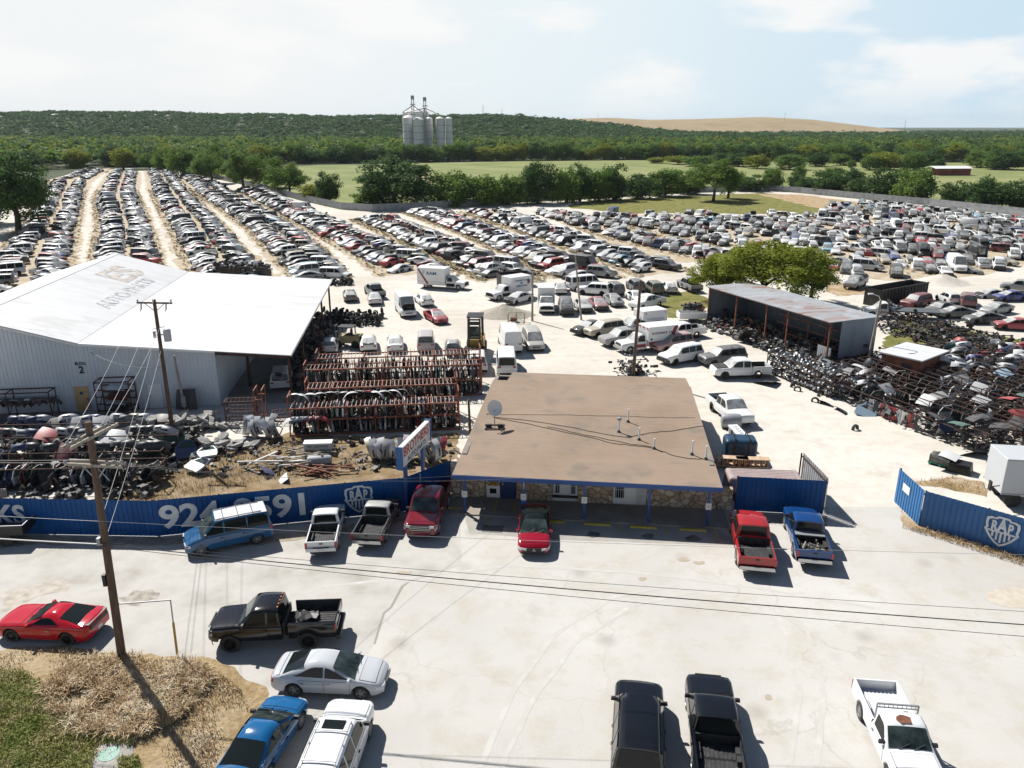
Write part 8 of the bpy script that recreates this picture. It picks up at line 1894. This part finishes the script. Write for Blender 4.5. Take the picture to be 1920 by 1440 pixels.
# tall grass of the near verge -------------------------------------------
def blades(name, pts, hmin, hmax, m, lean, label):
    n = len(pts); h = rs.uniform(hmin, hmax, n); a = rs.uniform(0, 6.28, n); w = rs.uniform(0.007, 0.018, n); d = np.stack([np.cos(a), np.sin(a), 0*a], 1); s = np.stack([-np.sin(a), np.cos(a), 0*a], 1)
    le = rs.uniform(0.2, 1.0, n)*lean; up = np.array([0, 0, 1.0]); p0 = pts; p1 = pts+d*(le*h*0.45)[:, None]+up*(h*0.6)[:, None]; p2 = pts+d*(le*h*1.0)[:, None]+up*(h*(1-0.45*le))[:, None]; sw = s*w[:, None]
    q = np.concatenate([np.stack([p0-sw, p0+sw, p1+sw*0.8, p1-sw*0.8], 1), np.stack([p1-sw*0.8, p1+sw*0.8, p2+sw*0.3, p2-sw*0.3], 1)]); o = bpy.data.objects.new(name, quads_mesh(name, q, m)); link(o); tag(o, label, 'grass', kind='stuff')
def scatter(poly, n, dens=None):
    P = [G(*q) for q in poly]; x0, x1 = min(p.x for p in P), max(p.x for p in P); y0, y1 = min(p.y for p in P), max(p.y for p in P); out = []
    while len(out) < n:
        x, y = rs.uniform(x0, x1), rs.uniform(y0, y1); ins = False
        for a, b_ in zip(P, P[1:]+P[:1]):
            if (a.y > y) != (b_.y > y) and x < (b_.x-a.x)*(y-a.y)/(b_.y-a.y)+a.x: ins = not ins
        if ins and (dens is None or rs.random() < dens(x, y)): out.append((x, y, 0.01))
    return np.array(out)
nz = lambda x, y, s: mnoise.noise(Vector((x*s, y*s, 3.1)))*0.5+0.5
M['straw'] = noisy('dry_grass_blades', [(0.3, (0.30, 0.19, 0.09)), (0.5, (0.55, 0.40, 0.23)), (0.7, (0.76, 0.64, 0.45))], 1.4, 0.9)
M['grassgreen'] = noisy('green_grass_blades', [(0.3, (0.15, 0.20, 0.03)), (0.48, (0.27, 0.30, 0.065)), (0.66, (0.48, 0.42, 0.20))], 0.9, 0.8)
VG = [(-40, 1228), (140, 1216), (230, 1240), (330, 1236), (395, 1248), (450, 1290), (470, 1330), (420, 1400), (360, 1520), (-60, 1520)]
TALL = [(140, 1240), (250, 1240), (390, 1250), (395, 1290), (340, 1350), (260, 1390), (130, 1380), (80, 1300)]
blades('dry_grass', scatter(TALL, 17000, lambda x, y: max(0.0, nz(x, y, 0.8)-0.3)*2.2), 0.25, 0.75, M['straw'], 0.95, 'tall bleached dry grass in the near corner round the pole')
blades('short_dry_grass', scatter(VG, 16000, lambda x, y: max(0.0, nz(x, y, 0.45)-0.36)*3), 0.06, 0.22, M['straw'], 0.8, 'short sparse dry grass spreading to the paving')
GP = [(-80, 1262), (40, 1262), (100, 1290), (130, 1340), (190, 1385), (170, 1450), (60, 1540), (-120, 1540)]
blades('green_grass', np.concatenate([scatter(GP, 24000, lambda x, y: max(0.08, nz(x, y, 0.6)-0.1)*1.6), scatter([(180, 1365), (245, 1345), (255, 1400), (200, 1400)], 1500), scatter([(222, 1425), (260, 1420), (270, 1460), (225, 1460)], 700)]), 0.10, 0.38, M['grassgreen'], 0.7, 'green weedy grass at the lower left corner')
blades('dry_grass_yard', np.concatenate([scatter([(195, 935), (215, 880), (330, 850), (450, 850), (540, 815), (640, 845), (770, 865), (640, 882), (520, 900), (300, 941)], 5000, lambda x, y: nz(x, y, 0.6)), scatter([(1690, 990), (1720, 1000), (1935, 1068), (1935, 1052), (1725, 990)], 900), scatter([(1700, 905), (1790, 895), (1850, 905), (1850, 930), (1760, 915)], 260)]), 0.1, 0.35, noisy('dull_straw', [(0.3, (0.16, 0.11, 0.05)), (0.5, (0.34, 0.245, 0.14)), (0.72, (0.52, 0.42, 0.28))], 0.8, 0.9), 0.8, 'low dry grass inside and along the blue fences')
# ------------------------------------------------------------------ the rows of wrecks
BL = {1: ([(-79, 112), (-95, 144.7), (-115.8, 186.8), (-150.8, 255.3), (-204.6, 358.5), (-223, 421)], [(-65, 112), (-74.6, 129.6), (-94.6, 168.4), (-115.2, 209.4), (-148.3, 275.2), (-179, 338), (-230.6, 459)]),
      2: ([(-62, 114), (-76, 142.9), (-100.9, 194.1), (-137, 262.9), (-180.8, 358.5), (-221, 448)], [(-51, 114), (-62.7, 137), (-80.4, 174.5), (-111.2, 238), (-137.2, 291), (-193.9, 416.9)]),
      3: ([(-47, 116), (-55.8, 134.8), (-77.5, 180.9), (-105.3, 238), (-130.6, 291), (-195, 432)], [(-36, 116), (-42.2, 129.6), (-57, 160.5), (-72, 194), (-98.7, 249.9), (-144.9, 348), (-182.7, 431.9)]),
      4: ([(-33.4, 122), (-41.2, 138.7), (-59.6, 180.9), (-83.4, 228.7), (-107, 275), (-179.9, 431.9)], [(-27.2, 123.3), (-39, 156), (-60, 202), (-77.7, 238), (-93.4, 269), (-118.5, 325.8), (-158, 398)]),
      5: ([(-19.3, 123.3), (-28.4, 144.7), (-47.3, 183.8), (-68.6, 228.7), (-102, 298)], [(-10, 129.6), (-17.6, 142.9), (-24.5, 158), (-34.3, 174.5), (-44.4, 197.5), (-63.8, 238), (-92, 298)]),
      6: ([(-3.3, 118.9), (-12.5, 140.5), (-20.5, 158), (-40.9, 204)], [(3.7, 124.7), (-6.8, 149), (-15.5, 172), (-36.3, 218)]),
      7: ([(7.8, 122), (3, 134.8), (-9.3, 171.8), (-30, 221)], [(16.4, 123.3), (1.5, 166), (-19.9, 222)]), 8: ([(21.5, 123), (4.7, 171.8), (-14, 222)], [(28.5, 129.6), (17, 160.5), (-3.5, 232)]), 9: ([(34, 141), (21, 168), (0, 232)], [(42, 141), (30, 175), (8, 240)])}
for k in range(10, 19):
    x0 = 41+14*(k-9); BL[k] = ([(x0, 123), (x0-0.40*180, 303)], [(x0+9, 123), (x0+9-0.40*180, 303)])
def polyx(L, y): return interp([(b_, a) for a, b_ in L], y)
def inpoly(x, y, P):
    ins = False
    for (ax, ay), (bx, by) in zip(P, P[1:]+P[:1]):
        if (ay > y) != (by > y) and x < (bx-ax)*(y-ay)/(by-ay)+ax: ins = not ins
    return ins
def proj(p):
    z = p.z-CAMH; fw = p.y*math.cos(PITCH)-z*math.sin(PITCH); return 960+FOC*p.x/fw, 720-FOC*(p.y*math.sin(PITCH)+z*math.cos(PITCH))/fw
ROOFP = [(-10, 600), (-10, 575), (228, 478), (350, 517), (617, 534), (560, 668), (-10, 668)]
RIGHT = [(995, 396), (1150, 405), (1280, 401), (1400, 405), (1530, 405), (1560, 386), (1640, 380), (1780, 393), (1990, 422), (1990, 500), (1920, 498), (1860, 512), (1790, 522), (1660, 526), (1560, 512), (1400, 486), (1290, 492), (1215, 492), (1123, 447)]
r = random.Random(23); cars = []
KW = {'sedan': 10, 'hatchback': 3, 'suv': 4, 'minivan': 3, 'pickup': 3, 'passenger_van': 0.35, 'cargo_van': 0.15}
FW_ = {'': 6, 'h': 4, 'f': 2, 'hf': 3, 'u': 1.6, 'd': 2, 'hd': 2, 'fd': 1, 'b': 1}
CW = {'white': 6.5, 'silver': 4.5, 'grey': 3, 'charcoal': 4.2, 'black': 5.0, 'red': 1.5, 'maroon': 1.0, 'blue': 0.7, 'olive': 1.0, 'tan': 0.8, 'pale blue': 0.35}
CC = {'white': WHT, 'silver': SIL, 'grey': GRY, 'charcoal': DGR, 'black': BLK, 'red': RED, 'maroon': MAR, 'blue': BLU, 'olive': OLV, 'tan': TAN, 'pale blue': LBL}
for k, (L, Rr) in BL.items():
    y = max(L[0][1], Rr[0][1])-1.0 if k < 10 else 108; ye = min(L[-1][1], Rr[-1][1]); cnt = [0, 0]
    while y < ye:
        xl, xr = polyx(L, y), polyx(Rr, y); sl = (polyx(L, y+4)-xl)/4; dy = 2.95/math.hypot(1, sl)
        for col in (0, 1):
            if r.random() < (0.06 if k < 9 else 0.17): continue
            t_ = (0.24, 0.76)[col]; p = Vector((xl+(xr-xl)*t_+r.uniform(-0.5, 0.5), y+(0, 1.4)[col]+r.uniform(-0.35, 0.35), 0)); px, py = proj(p)
            if px < -60 or px > 1985 or inpoly(px, py-6, ROOFP): continue
            if k >= 9 and not inpoly(px, py, RIGHT): continue
            if k in (1, 2, 3) and p.y > 348 and p.y < 362: continue
            h = math.atan2(*((-0.40, -0.93) if k < 6 else (-0.60, -0.80))) if False else (math.atan2(-0.50, -0.86) if k < 5 else math.atan2(-0.74, -0.67)) if col == 0 else (math.atan2(-0.28, 0.95) if k < 6 else math.atan2(-0.62, 0.78))
            if k >= 9: h = math.atan2(-0.93, -0.36) if col == 0 else (math.atan2(-0.72, 0.68) if r.random() < 0.4 else math.atan2(-0.95, -0.28))
            h += r.uniform(-0.16, 0.16)
            if r.random() < 0.07: h += math.pi
            cnt[col] += 1; cars.append((p, h, k, col, cnt[col], r.choices(list(KW), list(KW.values()))[0], r.choices(list(FW_), list(FW_.values()))[0], r.choices(list(CW), list(CW.values()))[0], r.random() < 0.55))
        y += dy
cars.sort(key=lambda c: c[0].length)
NM = {'sedan': 'sedan', 'hatchback': 'hatchback', 'suv': 'sport utility', 'minivan': 'minivan', 'pickup': 'pickup', 'passenger_van': 'passenger van', 'cargo_van': 'cargo van'}
FT = {'': 'whole', 'h': 'bonnetless', 'f': 'bumperless', 'hf': 'gutted', 'u': 'open bonneted', 'd': 'doorless', 'hd': 'stripped', 'fd': 'wrecked', 'b': 'open booted'}
ORD = 'first second third fourth fifth sixth seventh eighth ninth tenth eleventh twelfth thirteenth fourteenth fifteenth sixteenth seventeenth eighteenth nineteenth twentieth'.split()
def nth(n): return ORD[n-1] if n <= 20 else ('twenty-' + ORD[n-21] if n < 40 else 'far')
NEAR = 222
for i, (p, h, k, col, n, kd, ft, cn, nw) in enumerate(cars[:NEAR]):
    lab = '%s %s %s, %s from near end, %s file, %s wreck row' % (cn, FT[ft], NM[kd], nth(n), ('left', 'right')[col], nth(k))
    place_junk(kd, ft+('w' if nw else ''), p, h, CC[cn], lab, 'wrecks in the nearer rows', joined=(i >= 110), scale=(r.uniform(0.95, 1.05), 1, r.uniform(0.94, 1.05)))
# the far rows, too many to count, as one mass
mc = mat('far_paint', rough=0.38); t = NT(mc); at = t.n('ShaderNodeAttribute', attribute_name='paint'); f = t.noise(t.coord('Object'), 1.1, 4); geo = t.n('ShaderNodeNewGeometry'); sx = t.n('ShaderNodeSeparateXYZ'); t.l(geo.outputs['Normal'], sx.inputs[0])
t.base(t.mix(t.math('MULTIPLY', t.math('MULTIPLY', t.ramp(f, [(0.3, (0,)*3), (0.7, (1,)*3)]), t.math('MAXIMUM', sx.outputs[2], 0.1)), 0.4), at.outputs['Color'], (0.50, 0.47, 0.42)))
LO = {}
def lo(kind, ft):
    if (kind, ft) not in LO:
        o, c = junk_proto(kind, ft, 'lo', True); me = o.data; nv = len(me.vertices); v = np.empty(nv*3, np.float32); me.vertices.foreach_get('co', v); v = v.reshape(-1, 3)
        ft_ = np.array([m.name for m in me.materials]); mi = np.empty(len(me.polygons), np.int32); me.polygons.foreach_get('material_index', mi)
        ls = np.empty(len(me.polygons), np.int32); lt = ls.copy(); me.polygons.foreach_get('loop_start', ls); me.polygons.foreach_get('loop_total', lt); vi = np.empty(len(me.loops), np.int32); me.loops.foreach_get('vertex_index', vi)
        LO[kind, ft] = (v, ls, lt, vi, [FM.index(x) if x in FM else 0 for x in ft_], mi); bpy.data.objects.remove(o)
    return LO[kind, ft]
FMATS = [mc, M['under'], M['guts'], M['glass_dusty'], M['glass'], M['rubber'], M['liner']]; FM = [m.name for m in FMATS]; FM[0] = 'dusty_paint'
VV, LS, LT_, VI, MI, CO_ = [], [], [], [], [], []; nv = nl = 0
for p, h, k, col, n, kd, ft, cn, nw in cars[NEAR:]:
    v, ls, lt, vi, mp_, mi = lo(kd, ft if ft in ('', 'h', 'hf', 'u', 'd') else 'hf'); c_, s_ = math.cos(h), math.sin(h)
    VV.append(np.stack([v[:, 0]*c_-v[:, 1]*s_+p.x, v[:, 0]*s_+v[:, 1]*c_+p.y, v[:, 2]*(0.9+0.15*r.random())], 1)); LS.append(ls+nl); LT_.append(lt); VI.append(vi+nv); MI.append(np.array(mp_)[mi]); CO_.append(np.tile(np.array([*CC[cn], 1.0]), (len(v), 1))); nv += len(v); nl += len(vi)
me = bpy.data.meshes.new('far_wrecks'); me.vertices.add(nv); me.vertices.foreach_set('co', np.concatenate(VV).reshape(-1).astype(np.float32)); me.loops.add(nl); me.loops.foreach_set('vertex_index', np.concatenate(VI)); q = np.concatenate(LS); me.polygons.add(len(q)); me.polygons.foreach_set('loop_start', q.astype(np.int32))
for m_ in FMATS: me.materials.append(m_)
me.polygons.foreach_set('material_index', np.concatenate(MI).astype(np.int32)); me.update(calc_edges=True); ca = me.color_attributes.new('paint', 'FLOAT_COLOR', 'POINT'); ca.data.foreach_set('color', np.concatenate(CO_).reshape(-1).astype(np.float32))
o = bpy.data.objects.new('far_wrecks', me); link(o); tag(o, 'hundreds of dusty wrecks in the far rows', 'cars', kind='stuff')
M['rowdirt'] = drygrass_ground('row_dirt', [(0.28, (0.36, 0.29, 0.17)), (0.42, (0.50, 0.40, 0.27)), (0.55, (0.57, 0.50, 0.39)), (0.68, (0.62, 0.58, 0.50))])
# dry ground under the rows, with weeds along the edges
for k, (L, Rr) in BL.items():
    if k >= 9: continue
    e = 2.2; P = [(x-e, y) for x, y in L]+[(x+e, y) for x, y in reversed(Rr)]
    sheet('row_ground', P, 0.015, M['rowdirt'], world=True, ragged=1.6)
sheet('row_ground', RIGHT, 0.013, M['rowdirt'], ragged=1.8)
wp = []
for k, (L, Rr) in BL.items():
    for _ in range(700 if k < 9 else 420):
        y = rs.uniform(L[0][1], min(L[-1][1], 300)); sd2 = rs.random() < 0.5; x = polyx(L, y)-rs.uniform(-0.3, 1.7) if sd2 else polyx(Rr, y)+rs.uniform(-0.3, 1.7)
        if k >= 9 and not inpoly(*proj(Vector((x, y, 0))), RIGHT): continue
        wp.append((x, y, 0.0))
wp = np.array(wp); n = len(wp); q = leaf_cloud(rs, 5, 5, 0.45)
out = np.concatenate([q*np.array([s, s, s*0.7])+pp+np.array([0, 0, 0.12]) for pp, s in zip(wp, rs.uniform(0.15, 0.42, n))])
o = bpy.data.objects.new('row_weeds', quads_mesh('row_weeds', out, noisy('row_weed', [(0.35, (0.38, 0.33, 0.15)), (0.5, (0.55, 0.42, 0.24)), (0.7, (0.62, 0.50, 0.32))], 0.12, 0.95))); link(o); tag(o, 'straw coloured weeds along the wreck rows', 'weeds', kind='stuff')
# ------------------------------------------------------------------ camera, light, sky
cam = bpy.data.cameras.new('camera'); co = bpy.data.objects.new('camera', cam); COL.objects.link(co)
co.location = (0, 0, CAMH); co.rotation_euler = (R(90)-PITCH, 0, 0)
cam.sensor_width = 36.0; cam.lens = 36.0*FOC/1920.0; cam.clip_start = 0.5; cam.clip_end = 30000
scene.camera = co
SUN_EL = R(47); sd = Vector((-0.655, 0.755, 0)).normalized()*math.cos(SUN_EL)+Vector((0, 0, math.sin(SUN_EL)))
sl = bpy.data.lights.new('sun', 'SUN'); sl.energy = 5.0; sl.angle = R(0.53); sl.color = (1.0, 0.965, 0.915)
so = bpy.data.objects.new('sun', sl); COL.objects.link(so); so.rotation_euler = sd.to_track_quat('Z', 'Y').to_euler(); so.location = (-60, 60, 90)
w = bpy.data.worlds.new('World'); scene.world = w; w.use_nodes = True
nt = w.node_tree; bg = nt.nodes['Background']
sky = nt.nodes.new('ShaderNodeTexSky'); sky.sky_type = 'NISHITA'; sky.sun_disc = False; sky.sun_elevation = SUN_EL
sky.sun_rotation = math.atan2(sd.x, sd.y); sky.altitude = 150; sky.air_density = 1.0; sky.dust_density = 0.6; sky.ozone_density = 1.0
W_ = NT.__new__(NT); W_.m = w; W_.t = nt; W_.b = None
tc = nt.nodes.new('ShaderNodeTexCoord'); mp = nt.nodes.new('ShaderNodeMapping'); mp.inputs['Scale'].default_value = (1.0, 1.0, 3.2); nt.links.new(tc.outputs['Generated'], mp.inputs['Vector'])
f = W_.noise(mp.outputs[0], 5.5, 8, 0.55); cl = W_.ramp(f, [(0.47, (0, 0, 0)), (0.60, (0.9,)*3)])
sep = nt.nodes.new('ShaderNodeSeparateXYZ'); nt.links.new(tc.outputs['Generated'], sep.inputs[0])
up = W_.ramp(sep.outputs[2], [(0.008, (0.25,)*3), (0.05, (1, 1, 1)), (0.22, (1, 1, 1)), (0.32, (0, 0, 0))])
side = W_.math('ADD', W_.math('MULTIPLY', sep.outputs[0], 0.9), 0.5); veil = W_.ramp(side, [(0.25, (13.4, 13.7, 13.8)), (0.58, (11.9, 13.2, 13.8)), (0.95, (9.0, 11.4, 13.2))])
hz = W_.mix(W_.ramp(sep.outputs[2], [(0.14, (1, 1, 1)), (0.22, (0, 0, 0))]), sky.outputs[0], veil)
skyc = W_.mix(W_.math('MULTIPLY', cl, up), hz, (14.2, 14.2, 14.1))
nt.links.new(skyc, bg.inputs['Color']); bg.inputs['Strength'].default_value = 0.05
vs = scene.view_settings; vs.view_transform = 'Standard'; vs.look = 'None'; vs.exposure = 0.45; vs.gamma = 1.0
scene.cycles.max_bounces = 6; scene.cycles.diffuse_bounces = 1; scene.cycles.glossy_bounces = 3; scene.cycles.transmission_bounces = 2; scene.cycles.volume_bounces = 0
scene.cycles.caustics_reflective = False; scene.cycles.caustics_refractive = False
scene.cycles.use_denoising = True

hb = MB(); hb.box((0, 4950, 49), (11800, 10090, 100)); hm = bpy.data.materials.new('haze'); hm.use_nodes = True; ht = hm.node_tree; ht.nodes.clear()
ho = ht.nodes.new('ShaderNodeOutputMaterial'); hv = ht.nodes.new('ShaderNodeVolumePrincipled'); hv.inputs['Color'].default_value = (0.80, 0.92, 1.0, 1); hv.inputs['Density'].default_value = 0.00005; hv.inputs['Anisotropy'].default_value = 0.0
ht.links.new(hv.outputs[0], ho.inputs['Volume']); tag(hb.build('haze', hm), 'thin pale haze over the far woods and hills', 'haze', kind='stuff')
